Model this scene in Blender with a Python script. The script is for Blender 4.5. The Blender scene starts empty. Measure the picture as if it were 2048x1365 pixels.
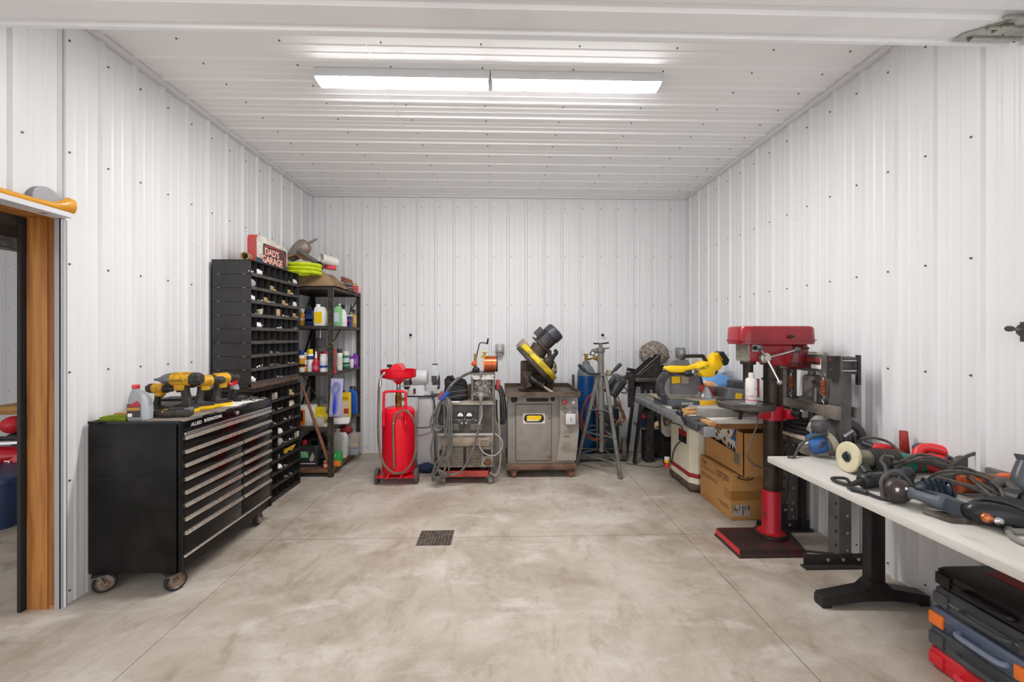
import bpy, bmesh, math, random
from mathutils import Vector, Matrix, Euler, noise
random.seed(7)
SC = bpy.context.scene
COL = SC.collection
PI = math.pi
# ---------------------------------------------------------------- pixel <-> place (camera at 0,0,CH)
F, CH, HZ = 835.0, 1.48, 673.0
TH = math.atan(23 / F)
_s, _c = math.sin(TH), math.cos(TH)
def ray(px, py):
    u, v = (px - 1024) / F, (HZ - py) / F
    return Vector((_s + u * _c, _c - u * _s, v))
def aY(px, py, y):
    d = ray(px, py); t = y / d.y
    return Vector((d.x * t, y, CH + d.z * t))
def aX(px, py, x):
    d = ray(px, py); t = x / d.x
    return Vector((x, d.y * t, CH + d.z * t))
def aZ(px, py, z):
    d = ray(px, py); t = (z - CH) / d.z
    return Vector((d.x * t, d.y * t, z))
# ---------------------------------------------------------------- materials
def lin(h):
    if isinstance(h, str):
        h = h.lstrip('#'); v = [int(h[i:i + 2], 16) / 255 for i in (0, 2, 4)]
    else: v = h
    return tuple(x / 12.92 if x <= .04045 else ((x + .055) / 1.055) ** 2.4 for x in v) + (1,)
MATS = {}
def M(name, col='808080', rough=.5, metal=0, col2=None, sc=6, lo=.45, hi=.65, bump=0, bsc=60, coat=0, emit=None, es=0,
      alpha=None, trans=0, stretch=None, col3=None, sc3=30, lo3=.6, hi3=.7, ior=1.45, spec=.5):
    if name in MATS: return MATS[name]
    m = bpy.data.materials.new(name); m.use_nodes = True
    nt = m.node_tree; N, L = nt.nodes, nt.links
    b = N['Principled BSDF']
    b.inputs['Base Color'].default_value = lin(col)
    b.inputs['Roughness'].default_value = rough
    b.inputs['Metallic'].default_value = metal
    b.inputs['Coat Weight'].default_value = coat
    b.inputs['Coat Roughness'].default_value = .06
    b.inputs['IOR'].default_value = ior
    b.inputs['Specular IOR Level'].default_value = spec
    if trans: b.inputs['Transmission Weight'].default_value = trans
    if alpha is not None: b.inputs['Alpha'].default_value = alpha
    if emit:
        b.inputs['Emission Color'].default_value = lin(emit); b.inputs['Emission Strength'].default_value = es
    tc = None
    def coords():
        nonlocal tc
        if tc is None:
            tc = N.new('ShaderNodeTexCoord').outputs['Object']
            if stretch:
                mp = N.new('ShaderNodeMapping'); mp.inputs['Scale'].default_value = stretch
                L.new(tc, mp.inputs['Vector']); tc = mp.outputs['Vector']
        return tc
    cur = None
    def layer(c2, s, lo, hi, det):
        nonlocal cur
        n = N.new('ShaderNodeTexNoise'); n.inputs['Scale'].default_value = s; n.inputs['Detail'].default_value = det
        n.inputs['Roughness'].default_value = .62
        L.new(coords(), n.inputs['Vector'])
        r = N.new('ShaderNodeMapRange'); r.inputs[1].default_value = lo; r.inputs[2].default_value = hi
        L.new(n.outputs['Fac'], r.inputs[0])
        x = N.new('ShaderNodeMix'); x.data_type = 'RGBA'
        if cur is None: x.inputs[6].default_value = lin(col)
        else: L.new(cur, x.inputs[6])
        x.inputs[7].default_value = lin(c2)
        L.new(r.outputs[0], x.inputs[0]); cur = x.outputs[2]
    if col2: layer(col2, sc, lo, hi, 6)
    if col3: layer(col3, sc3, lo3, hi3, 4)
    if cur is not None: L.new(cur, b.inputs['Base Color'])
    if bump:
        n = N.new('ShaderNodeTexNoise'); n.inputs['Scale'].default_value = bsc; n.inputs['Detail'].default_value = 4
        L.new(coords(), n.inputs['Vector'])
        bp = N.new('ShaderNodeBump'); bp.inputs['Strength'].default_value = bump; bp.inputs['Distance'].default_value = .01
        L.new(n.outputs['Fac'], bp.inputs['Height']); L.new(bp.outputs['Normal'], b.inputs['Normal'])
    MATS[name] = m
    return m
# ---------------------------------------------------------------- mesh builder
def rotm(r):
    return Euler(r).to_matrix().to_4x4() if not isinstance(r, Matrix) else r.to_4x4()
def frame(d):
    d = Vector(d).normalized()
    a = Vector((0, 0, 1)) if abs(d.z) < .95 else Vector((1, 0, 0))
    x = a.cross(d).normalized(); y = d.cross(x)
    return x, y, d
def smooth_path(pts, k=5, closed=False):
    P = [Vector(p) for p in pts]
    if len(P) < 3: return P
    out = []; n = len(P)
    R = range(n if closed else n - 1)
    for i in R:
        if closed: p0, p1, p2, p3 = P[i - 1], P[i], P[(i + 1) % n], P[(i + 2) % n]
        else: p0, p1, p2, p3 = P[max(i - 1, 0)], P[i], P[i + 1], P[min(i + 2, n - 1)]
        for j in range(k):
            t = j / k
            out.append(.5 * (2 * p1 + (p2 - p0) * t + (2 * p0 - 5 * p1 + 4 * p2 - p3) * t * t + (3 * p1 - p0 - 3 * p2 + p3) * t ** 3))
    if not closed: out.append(P[-1])
    return out
class G:
    def __init__(s): s.bm = bmesh.new(); s.m = 0
    def _merge(s, b, mat=None):
        if mat is not None: b.transform(mat)
        for f in b.faces: f.material_index = s.m
        me = bpy.data.meshes.new('t'); b.to_mesh(me); b.free()
        s.bm.from_mesh(me); bpy.data.meshes.remove(me)
        return s
    def mi(s, i): s.m = i; return s
    def box(s, c, d, rot=(0, 0, 0), bev=0, seg=2):
        b = bmesh.new(); bmesh.ops.create_cube(b, size=1)
        bmesh.ops.scale(b, vec=d, verts=b.verts)
        if bev: bmesh.ops.bevel(b, geom=b.edges[:], offset=min(bev, min(d) * .45), segments=seg, affect='EDGES', profile=.5)
        return s._merge(b, Matrix.Translation(c) @ rotm(rot))
    def bx(s, x0, x1, y0, y1, z0, z1, bev=0, seg=2):
        return s.box(((x0 + x1) / 2, (y0 + y1) / 2, (z0 + z1) / 2), (abs(x1 - x0), abs(y1 - y0), abs(z1 - z0)), bev=bev, seg=seg)
    def bar(s, p, q, w, t, bev=0, up=None):     # rectangular bar from p to q
        p, q = Vector(p), Vector(q); d = q - p
        if up is None: x, y, z = frame(d)
        else:
            z = d.normalized(); x = Vector(up).cross(z).normalized(); y = z.cross(x)
        m = Matrix((x, y, z)).transposed().to_4x4()
        return s.box((p + q) / 2, (w, t, d.length), rot=m.to_3x3(), bev=bev)
    def cyl(s, p, q, r, r2=None, n=16, cap=True, bev=0):
        p, q = Vector(p), Vector(q); r2 = r if r2 is None else r2
        d = q - p; h = d.length
        pr = [(0, 0), (r, 0), (r2, h), (0, h)] if cap else [(r, 0), (r2, h)]
        if bev and cap: pr = [(0, 0), (r - bev, 0), (r - bev * .3, bev * .3), (r, bev), (r2, h - bev), (r2 - bev * .3, h - bev * .3), (r2 - bev, h), (0, h)]
        return s.lathe(pr, p, d, n)
    def lathe(s, prof, o=(0, 0, 0), axis=(0, 0, 1), n=24, sx=1, sy=1, rz=0):
        x, y, z = frame(axis); o = Vector(o); bm = s.bm; rings = []
        for r, h in prof:
            if r <= 1e-6: rings.append([bm.verts.new(o + z * h)])
            else: rings.append([bm.verts.new(o + z * h + x * (r * sx * math.cos(2 * PI * i / n + rz)) + y * (r * sy * math.sin(2 * PI * i / n + rz))) for i in range(n)])
        for a, b in zip(rings, rings[1:]):
            if len(a) == 1 and len(b) == 1: continue
            for i in range(n):
                j = (i + 1) % n
                vs = [a[0], b[j], b[i]] if len(a) == 1 else ([a[i], a[j], b[0]] if len(b) == 1 else [a[i], a[j], b[j], b[i]])
                bm.faces.new(vs).material_index = s.m
        return s
    def tube(s, pts, r, n=8, k=5, closed=False, smooth=True, r1=None):
        P = smooth_path(pts, k, closed) if smooth else [Vector(p) for p in pts]
        bm = s.bm; rings = []; N = len(P)
        t0 = (P[1] - P[0]).normalized(); x, y, _ = frame(t0)
        for i in range(N):
            if closed: t = (P[(i + 1) % N] - P[i - 1])
            else: t = (P[min(i + 1, N - 1)] - P[max(i - 1, 0)])
            if t.length < 1e-9: t = t0.copy()
            t.normalize()
            x = (x - t * x.dot(t))
            if x.length < 1e-6: x = frame(t)[0]
            x.normalize(); y = t.cross(x)
            rr = r if r1 is None else r + (r1 - r) * i / max(N - 1, 1)
            rings.append([bm.verts.new(P[i] + x * rr * math.cos(2 * PI * j / n) + y * rr * math.sin(2 * PI * j / n)) for j in range(n)])
        for i in range(N if closed else N - 1):
            a, b = rings[i], rings[(i + 1) % N]
            for j in range(n):
                bm.faces.new([a[j], a[(j + 1) % n], b[(j + 1) % n], b[j]]).material_index = s.m
        if not closed:
            bm.faces.new(rings[0][::-1]).material_index = s.m; bm.faces.new(rings[-1]).material_index = s.m
        return s
    def prism(s, poly, axis, a, b, bev=0, hole=None):   # poly in the two other axes, extruded from a to b along axis
        bm = bmesh.new()
        def P(u, v, w): return {'x': (w, u, v), 'y': (u, w, v), 'z': (u, v, w)}[axis]
        lo = [bm.verts.new(P(u, v, a)) for u, v in poly]; hi = [bm.verts.new(P(u, v, b)) for u, v in poly]
        n = len(poly)
        bm.faces.new(lo); bm.faces.new(hi[::-1])
        for i in range(n): bm.faces.new([lo[i], hi[i], hi[(i + 1) % n], lo[(i + 1) % n]])
        bmesh.ops.recalc_face_normals(bm, faces=bm.faces[:])
        if bev: bmesh.ops.bevel(bm, geom=bm.edges[:], offset=bev, segments=2, affect='EDGES', profile=.5)
        return s._merge(bm)
    def ell(s, c, r, rot=(0, 0, 0), n=16, jit=0, seed=0, fr=3):
        b = bmesh.new(); bmesh.ops.create_uvsphere(b, u_segments=n, v_segments=max(6, n * 2 // 3), radius=1)
        if jit:
            for v in b.verts: v.co *= 1 + jit * noise.noise(v.co * fr + Vector((seed, seed * 2, 3)))
        bmesh.ops.scale(b, vec=r if hasattr(r, '__len__') else (r, r, r), verts=b.verts)
        return s._merge(b, Matrix.Translation(c) @ rotm(rot))
    def loft(s, rings, cap=True, closed=True):
        bm = s.bm; R = [[bm.verts.new(p) for p in r] for r in rings]; n = len(R[0])
        for a, b in zip(R, R[1:]):
            for j in range(n if closed else n - 1):
                bm.faces.new([a[j], a[(j + 1) % n], b[(j + 1) % n], b[j]]).material_index = s.m
        if cap and closed:
            bm.faces.new(R[0][::-1]).material_index = s.m; bm.faces.new(R[-1]).material_index = s.m
        return s
    def xf(s, m): s.bm.transform(m if isinstance(m, Matrix) else Matrix(m)); return s
    def rot(s, r, o=(0, 0, 0)):
        o = Vector(o); s.bm.transform(Matrix.Translation(o) @ rotm(r) @ Matrix.Translation(-o)); return s
    def mv(s, v): s.bm.transform(Matrix.Translation(v)); return s
def rrect(w, h, r, n=4, cx=0, cy=0):
    out = []
    for sx, sy, a0 in ((1, 1, 0), (-1, 1, 90), (-1, -1, 180), (1, -1, 270)):
        for i in range(n + 1):
            a = math.radians(a0 + 90 * i / n)
            out.append((cx + sx * (w / 2 - r) + r * math.cos(a), cy + sy * (h / 2 - r) + r * math.sin(a)))
    return out
def obj(name, g, mat, parent=None, w=False, ang=38, loc=None):
    bm = g.bm
    if w and parent is not None: bm.transform(wmat(parent).inverted())
    bmesh.ops.recalc_face_normals(bm, faces=bm.faces[:])
    me = bpy.data.meshes.new(name); bm.to_mesh(me); bm.free()
    for m in (mat if isinstance(mat, (list, tuple)) else [mat]): me.materials.append(m)
    me.polygons.foreach_set('use_smooth', [True] * len(me.polygons))
    me.set_sharp_from_angle(angle=math.radians(ang))
    o = bpy.data.objects.new(name, me); COL.objects.link(o)
    if parent is not None: o.parent = parent
    if loc is not None: o.location = loc
    return o
def wmat(o):
    m = Matrix.LocRotScale(o.location, o.rotation_euler, o.scale)
    return wmat(o.parent) @ m if o.parent else m
def tag(o, label, cat, group=None, kind=None):
    o['label'] = label; o['category'] = cat
    if group: o['group'] = group
    if kind: o['kind'] = kind
    return o
def T(name, label, cat, loc=(0, 0, 0), rz=0, group=None, rot=None):
    o = bpy.data.objects.new(name, None); COL.objects.link(o); o.empty_display_size = .1
    o.location = loc; o.rotation_euler = rot if rot else (0, 0, rz)
    return tag(o, label, cat, group)
def solo(name, g, mat, label, cat, loc=(0, 0, 0), rz=0, group=None, w=True, rot=None):   # a thing that is one mesh; g in world coordinates when w
    if w:
        loc = Vector(loc)
        if loc.length == 0:
            cs = [v.co for v in g.bm.verts]
            loc = Vector(((min(c.x for c in cs) + max(c.x for c in cs)) / 2, (min(c.y for c in cs) + max(c.y for c in cs)) / 2, min(c.z for c in cs)))
        g.mv(-loc)
    o = obj(name, g, mat); o.location = loc; o.rotation_euler = rot if rot else (0, 0, rz)
    return tag(o, label, cat, group)
def struct(name, g, mat, parent=None, ang=8):
    o = obj(name, g, mat, parent, ang=ang)
    if parent is None: o['kind'] = 'structure'
    return o
def text(name, s, size, loc, rot, mat, parent, depth=.0006, w=False, align='CENTER', sx=1, bold=0):
    cu = bpy.data.curves.new('tx', 'FONT'); cu.body = s; cu.size = size; cu.extrude = depth; cu.align_x = align; cu.align_y = 'CENTER'; cu.offset = bold
    cu.resolution_u = 3
    to = bpy.data.objects.new('tx', cu); COL.objects.link(to)
    dg = bpy.context.evaluated_depsgraph_get(); dg.update()
    me = bpy.data.meshes.new_from_object(to.evaluated_get(dg)); bpy.data.objects.remove(to)
    m = Matrix.Translation(loc) @ rotm(rot) @ Matrix.Diagonal((sx, 1, 1, 1))
    if w: m = wmat(parent).inverted() @ m
    me.transform(m); me.name = name; me.materials.clear(); me.materials.append(mat)
    o = bpy.data.objects.new(name, me); COL.objects.link(o); o.parent = parent
    return o
FACE_X = Matrix(((0, 0, 1), (1, 0, 0), (0, 1, 0)))      # text reads towards +Y and looks to +X
FACE_NX = Matrix(((0, 0, -1), (-1, 0, 0), (0, 1, 0)))   # text reads towards -Y and looks to -X
FACE_NY = Matrix(((1, 0, 0), (0, 0, -1), (0, 1, 0)))    # text reads towards +X and looks to -Y
# ================================================================ palette
wallm = M('white_painted_steel', 'e9e9ea', .36, spec=.4, bump=.025, bsc=3, col3='d9d6d2', sc3=4, lo3=.7, hi3=.9)
ceilm = M('white_steel_ceiling', 'f6f6f6', .34, bump=.02, bsc=4)
screwm = M('grey_screw', '6e6a66', .4, .6)
trimm = M('white_trim', 'e0e0e2', .35)
blk = M('black_metal', '1d1c1c', .45, col2='2b2928', sc=9)
blkpl = M('black_plastic', '1f1f21', .5, bump=.05, bsc=200)
rub = M('black_rubber', '232222', .7)
dkg = M('dark_grey_plastic', '3e3f42', .5)
gry = M('grey_plastic', '77787b', .5)
steel = M('bright_steel', 'c4c4c6', .28, 1)
dsteel = M('dull_steel', '8d8a86', .42, .85, col2='6c655e', sc=25)
chrome = M('chrome', 'e2e2e4', .12, 1)
white = M('white_plastic', 'e6e4df', .4)
paper = M('white_paper', 'f2f0ec', .7)
red = M('red_paint', 'd3202f', .28, coat=.4)
dred = M('dark_red_paint', '9b1526', .3, coat=.4, col2='7d1422', sc=5)
yel = M('yellow_plastic', 'f2c30f', .42)
dyel = M('amber_yellow_plastic', 'd99a12', .45, col2='a8720e', sc=30)
orange = M('orange_plastic', 'f2792a', .45)
blue = M('blue_plastic', '1d4fc0', .4)
brass = M('brass', 'a98a3c', .35, .9)
copper = M('copper', 'c9764f', .32, .9)
cardb = M('cardboard', 'c18f56', .8, col2='b78248', sc=4, bump=.05, bsc=80)
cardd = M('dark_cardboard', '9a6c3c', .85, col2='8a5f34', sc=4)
tapem = M('packing_tape', 'a9783f', .35)
wood = M('raw_wood', 'b98a58', .7, col2='a2733f', sc=4, stretch=(1, 1, 14))
inkm = M('black_ink', '2a2723', .8)
cord = M('black_cord', '2a2928', .5)
gcord = M('grey_cord', '6d6a66', .55, col2='4f4c49', sc=14)
clear = M('clear_plastic_bag', 'dfe0e0', .18, alpha=.42, bump=.4, bsc=30)
# ================================================================ camera, world
cam = bpy.data.cameras.new('camera'); cam.sensor_width = 36; cam.lens = 36 * F / 2048
cam.shift_y = -9.5 / 2048; cam.clip_start = .05; cam.clip_end = 60
co = bpy.data.objects.new('camera', cam); COL.objects.link(co)
co.location = (0, 0, CH); co.rotation_euler = (PI / 2, 0, -TH); SC.camera = co
W = bpy.data.worlds.new('daylight'); SC.world = W; W.use_nodes = True
W.node_tree.nodes['Background'].inputs[0].default_value = (.985, .99, 1, 1)
W.node_tree.nodes['Background'].inputs[1].default_value = .9
SC.view_settings.view_transform = 'Standard'; SC.view_settings.look = 'None'
SC.view_settings.exposure = 0.89; SC.view_settings.gamma = 1; SC.view_settings.use_curve_mapping = False
# ================================================================ shell
WL, WR, WB, CZ, Y0 = -2.39, 2.407, 5.33, 3.275, -1.4
RP = .2286
def ribsheet(g, a0, a1, b0, b1, off, P, girts=None, hr=.017):
    """corrugated sheet: runs along a (a0..a1), ribs along b; P(a, b, h) -> point with the rib height h towards the room"""
    prof = []
    k0 = math.floor((a0 - off) / RP) - 1
    for k in range(k0, k0 + int((a1 - a0) / RP) + 4):
        c = off + k * RP
        for da, h in ((-.021, 0), (-.010, hr), (.010, hr), (.021, 0)): prof.append((c + da, h))
        for m in (.36, .66):
            for da, h in ((-.014, 0), (-.006, .003), (.006, .003), (.014, 0)): prof.append((c + m * RP + da, h))
    pr = [p for p in prof if a0 < p[0] < a1]
    pr = [(a0, 0)] + pr + [(a1, 0)]
    lo = [g.bm.verts.new(P(a, b0, h)) for a, h in pr]; hi = [g.bm.verts.new(P(a, b1, h)) for a, h in pr]
    for i in range(len(pr) - 1): g.bm.faces.new([lo[i], lo[i + 1], hi[i + 1], hi[i]])
    if girts:
        g.mi(1)
        for k in range(k0, k0 + int((a1 - a0) / RP) + 4):
            a = off + k * RP + .045
            if a0 + .03 < a < a1 - .03:
                for z in girts:
                    if b0 < z < b1: g.cyl(P(a, z, -.002), P(a, z, .006), .0065, .0045, n=8)
        g.mi(0)
GI = [.07, .68, 1.28, 1.88, 2.50, 3.12]
def backing(g, x0, x1, y0, y1, z0, z1): g.bx(x0, x1, y0, y1, z0, z1)
g = G(); ribsheet(g, WL - .02, WR + .02, 0, CZ, -.360, lambda a, b, h: (a, WB - h, b), GI); backing(g, WL - .2, WR + .2, WB + .01, WB + .12, 0, CZ)
wall_back = struct('wall_back', g, [wallm, screwm])
g = G(); ribsheet(g, Y0, WB + .02, 0, CZ, 2.254, lambda a, b, h: (WR - h, a, b), GI); backing(g, WR + .01, WR + .12, Y0, WB, 0, CZ)
wall_right = struct('wall_right', g, [wallm, screwm])
JY = 2.345; HZT = 2.15
g = G()
ribsheet(g, JY, WB + .02, 0, CZ, 2.565, lambda a, b, h: (WL + h, a, b), GI)
ribsheet(g, Y0, JY, HZT, CZ, 2.565, lambda a, b, h: (WL + h, a, b), GI)
backing(g, WL - .165, WL - .01, JY + .01, WB + .1, 0, CZ); backing(g, WL - .165, WL - .01, Y0, JY + .01, HZT, CZ)
ribsheet(g, JY, 6.3, 0, CZ, 2.6, lambda a, b, h: (WL - .17 - h, a, b))
wall_left = struct('wall_left', g, [wallm, screwm])
g = G(); ribsheet(g, Y0, WB + .02, WL - .02, WR + .02, 3.208, lambda a, b, h: (b, a, CZ - h), [-1.95, -1.34, -.73, -.12, .49, 1.10, 1.71, 2.2], .009)
g.bx(WL - .2, WR + .2, Y0, WB + .1, CZ + .01, CZ + .1)
g.bx(-.83, -.82, 1.0, WB, CZ - .004, CZ + .001)
ceiling = struct('ceiling', g, [ceilm, screwm])
for nm, g in (('trim_1', G().bx(WL, WR, WB - .045, WB - .002, CZ - .038, CZ - .002, bev=.004)),
              ('trim_2', G().bx(WL + .002, WL + .045, Y0, WB - .045, CZ - .036, CZ - .002, bev=.004)),
              ('trim_3', G().bx(WR - .045, WR - .002, Y0, WB - .045, CZ - .036, CZ - .002, bev=.004)),
              ('trim_4', G().bx(WL + .001, WL + .03, WB - .03, WB - .001, 0, CZ - .04)),
              ('trim_5', G().bx(WR - .03, WR - .001, WB - .03, WB - .001, 0, CZ - .04))):
    struct(nm, g, trimm)
# floor: cast slabs with sawn joints and the drain opening
def floor_mat():
    m = bpy.data.materials.new('stained_concrete'); m.use_nodes = True
    nt = m.node_tree; N, L = nt.nodes, nt.links; b = N['Principled BSDF']
    tc = N.new('ShaderNodeTexCoord').outputs['Object']
    def nz(s, d, lo, hi, rough=.6, st=None, dist=0):
        v = tc
        if st:
            mp = N.new('ShaderNodeMapping'); mp.inputs['Scale'].default_value = st; mp.inputs['Rotation'].default_value = (0, 0, .5); L.new(tc, mp.inputs['Vector']); v = mp.outputs[0]
        n = N.new('ShaderNodeTexNoise'); n.inputs['Scale'].default_value = s; n.inputs['Detail'].default_value = d; n.inputs['Roughness'].default_value = rough; n.inputs['Distortion'].default_value = dist
        L.new(v, n.inputs['Vector'])
        r = N.new('ShaderNodeMapRange'); r.inputs[1].default_value = lo; r.inputs[2].default_value = hi; L.new(n.outputs['Fac'], r.inputs[0])
        return r.outputs[0]
    def mix(a, bcol, f, k=1):
        x = N.new('ShaderNodeMix'); x.data_type = 'RGBA'
        if isinstance(a, str): x.inputs[6].default_value = lin(a)
        else: L.new(a, x.inputs[6])
        x.inputs[7].default_value = lin(bcol)
        if k != 1:
            mm = N.new('ShaderNodeMath'); mm.operation = 'MULTIPLY'; mm.inputs[1].default_value = k; L.new(f, mm.inputs[0]); f = mm.outputs[0]
        L.new(f, x.inputs[0]); return x.outputs[2]
    c = mix('c3b9ad', 'a19384', nz(1.1, 8, .40, .62, .7, None, .4))
    c = mix(c, 'd6cec6', nz(1.9, 9, .52, .68, .7, (1, 2.2, 1), .35), .7)
    c = mix(c, '8a7865', nz(3.1, 8, .52, .70, .72, (2, 1, 1), .5), .6)
    c = mix(c, 'e0dad3', nz(5, 6, .66, .78, .7), .6)
    c = mix(c, '8d7f70', nz(24, 5, .56, .75, .8), .4)
    c = mix(c, '6f6459', nz(140, 3, .66, .74), .7)
    L.new(c, b.inputs['Base Color'])
    r = N.new('ShaderNodeMapRange'); r.inputs[3].default_value = .42; r.inputs[4].default_value = .7; L.new(nz(2, 5, .3, .7), r.inputs[0]); L.new(r.outputs[0], b.inputs['Roughness'])
    n = N.new('ShaderNodeTexNoise'); n.inputs['Scale'].default_value = 40; n.inputs['Detail'].default_value = 8; L.new(tc, n.inputs['Vector'])
    bp = N.new('ShaderNodeBump'); bp.inputs['Strength'].default_value = .12; bp.inputs['Distance'].default_value = .01; L.new(n.outputs['Fac'], bp.inputs['Height']); L.new(bp.outputs[0], b.inputs['Normal'])
    return m
g = G(); gp = .0022
xs = [-8.2, -1.66, 1.37, WR + .12]; ys = [Y0, 3.08, 6.4]
DX0, DX1, DY0, DY1 = -.598, -.352, 2.965, 3.192
for i in range(3):
    for j in range(2):
        x0, x1, y0, y1 = xs[i] + gp, xs[i + 1] - gp, ys[j] + gp, ys[j + 1] - gp
        if i == 1:      # leave the drain pit open
            yy = (y0, DY0) if j == 0 else (DY1, y1)
            g.bx(x0, x1, yy[0], yy[1], -.05, 0)
            ya, yb = (DY0, y1) if j == 0 else (y0, DY1)
            g.bx(x0, DX0, ya, yb, -.05, 0); g.bx(DX1, x1, ya, yb, -.05, 0)
        else: g.bx(x0, x1, y0, y1, -.05, 0)
g.mi(1).bx(-8.2, WR + .12, Y0, 6.4, -.14, -.06)
struct('floor', g, [floor_mat(), M('dark_joint', '4a423a', .9)])
# drain grate: cast iron with rows of round holes
g = G(); n = 10
gx = (DX1 - DX0 - .008) / n
for i in range(n + 1):
    x = DX0 + .004 + i * gx
    g.bx(x - .006, x + .006, DY0 + .004, DY1 - .004, -.02, .001)
gy = (DY1 - DY0 - .008) / n
for i in range(n + 1):
    y = DY0 + .004 + i * gy
    g.bx(DX0 + .004, DX1 - .004, y - .006, y + .006, -.02, .0008)
solo('drain_grate', g, M('cast_iron', '6f655b', .6, .3, col2='4d453d', sc=30), 'square perforated iron drain grate set in the concrete floor', 'drain')
# ---- adjoining bay behind the doorway
g = G(); ribsheet(g, -8.2, WL - .17, 0, CZ, -7.0, lambda a, b, h: (a, 6.3 - h, b), GI); g.bx(-8.2, WL, 6.31, 6.4, 0, CZ)
struct('wall_bay_back', g, [wallm, screwm])
g = G(); g.bx(-8.3, -8.2, Y0, 6.4, 0, CZ); struct('wall_bay_side', g, wallm)
g = G(); g.bx(-8.2, WL - .165, Y0, 6.4, CZ, CZ + .1); struct('ceiling_bay', g, ceilm)
# doorway: timber jamb, steel corner trim, header with ledge, folded-up door edge
fir = M('fir_timber', 'b3783a', .6, col2='935a24', sc=2.2, stretch=(9, 9, .55), lo=.42, hi=.6, col3='8a5420', sc3=1.6, lo3=.62, hi3=.7)
d1 = struct('door_1', G().bx(-2.522, -2.418, 2.335, 2.349, 0, 2.12), fir)
obj('jamb_board', G().bx(-2.448, -2.419, 2.331, 2.3355, .02, 2.12), M('fir_timber_dark', 'a0682f', .6, col2='7f4a1c', sc=2.5, stretch=(9, 9, .5), lo=.42, hi=.6), d1)
obj('jamb_board', G().bx(-2.56, -2.453, 2.329, 2.3348, 0, 2.12), fir, d1)
obj('header_board', G().bx(-2.56, -2.40, Y0, 2.345, 2.12, 2.148), fir, d1)
obj('corner_trim', G().bx(-2.418, -2.385, 2.331, 2.36, 0, 2.118).bx(-2.392, -2.384, 2.331, 2.365, 0, 2.118), M('grey_steel_trim', 'a5a5a8', .4), d1)
obj('header_trim', G().bx(-2.415, -2.318, Y0, 2.325, 2.119, 2.123).bx(-2.324, -2.318, Y0, 2.325, 2.119, 2.146).bx(-2.395, -2.318, Y0, 2.325, 2.142, 2.1465), trimm, d1)
obj('door_seal', G().bx(-2.583, -2.562, 2.30, 2.333, 0, 2.12, bev=.005), rub, d1)
obj('door_curtain', G().bx(-2.72, -2.66, -.9, 2.46, 2.02, 2.25).cyl((-2.72, -.9, 2.2), (-2.72, 2.46, 2.2), .14, n=24), M('brown_door_sheet', '4a3a2f', .5, col2='35291f', sc=6), d1)
obj('bottom_rail', G().bx(-2.71, -2.652, -.9, 2.44, 1.955, 2.02, bev=.004).cyl((-2.66, -.9, 1.955), (-2.66, 2.44, 1.955), .012, n=10), dsteel, d1)
# ---- overhead door standing open under the ceiling, its far edge in view
odm = M('white_door_panel', 'f3f3f4', .36, col2='eaeaec', sc=2)
g = G(); OY, OZ = 1.90, 2.832
prof = [(OY, OZ + .01), (OY - .012, OZ), (OY - .03, OZ + .001), (OY - .036, OZ + .012), (OY - .06, OZ + .012), (OY - .066, OZ + .003), (OY - .17, OZ + .003), (OY - .185, OZ + .014), (OY - .21, OZ + .014), (OY - .225, OZ + .003), (OY - .36, OZ + .003), (OY - .375, OZ + .014),
        (OY - .40, OZ + .014), (OY - .415, OZ + .003), (OY - .53, OZ + .003), (OY - .53, OZ + .05), (OY, OZ + .05)]
g.prism(prof, 'x', -2.33, 2.355)
od = struct('door_2', g, odm)
for k in range(1, 5):
    obj('door_section', G().bx(-2.33, 2.355, OY - .54 * (k + 1) + .01, OY - .54 * k - .002, OZ + .003, OZ + .05, bev=.006), odm, od)
galv = M('galvanised_steel', 'b6b7ad', .35, .75, col2='9a9b90', sc=14)
g = G()
g.loft([[(2.06, OY - .095, OZ - .004), (2.06, OY - .05, OZ - .004), (2.06, OY - .05, OZ - .001), (2.06, OY - .095, OZ - .001)],
        [(2.355, OY - .31, OZ - .004), (2.355, OY - .05, OZ - .004), (2.355, OY - .05, OZ - .001), (2.355, OY - .31, OZ - .001)]])
for y in (-.075, -.14, -.20): g.cyl((2.12, OY + y, OZ - .006), (2.352, OY + y, OZ - .006), .009, n=8)
g.bx(2.17, 2.22, OY - .16, OY - .11, OZ - .016, OZ - .004, bev=.003)
obj('corner_bracket', g, galv, od)
g = G()
for x, y in ((2.12, -.065), (2.23, -.105), (2.31, -.21), (2.335, -.065)): g.box((x, OY + y, OZ - .006), (.03, .008, .006), rot=(0, 0, .6))
obj('bracket_slot', g, M('slot_dark', '55564c', .6), od)
g = G()
for sx in (-2.365, 2.372): g.bx(sx - .02, sx + .02, Y0, OY + .0, OZ + .055, OZ + .075)
struct('trim_6', g, galv)
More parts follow.
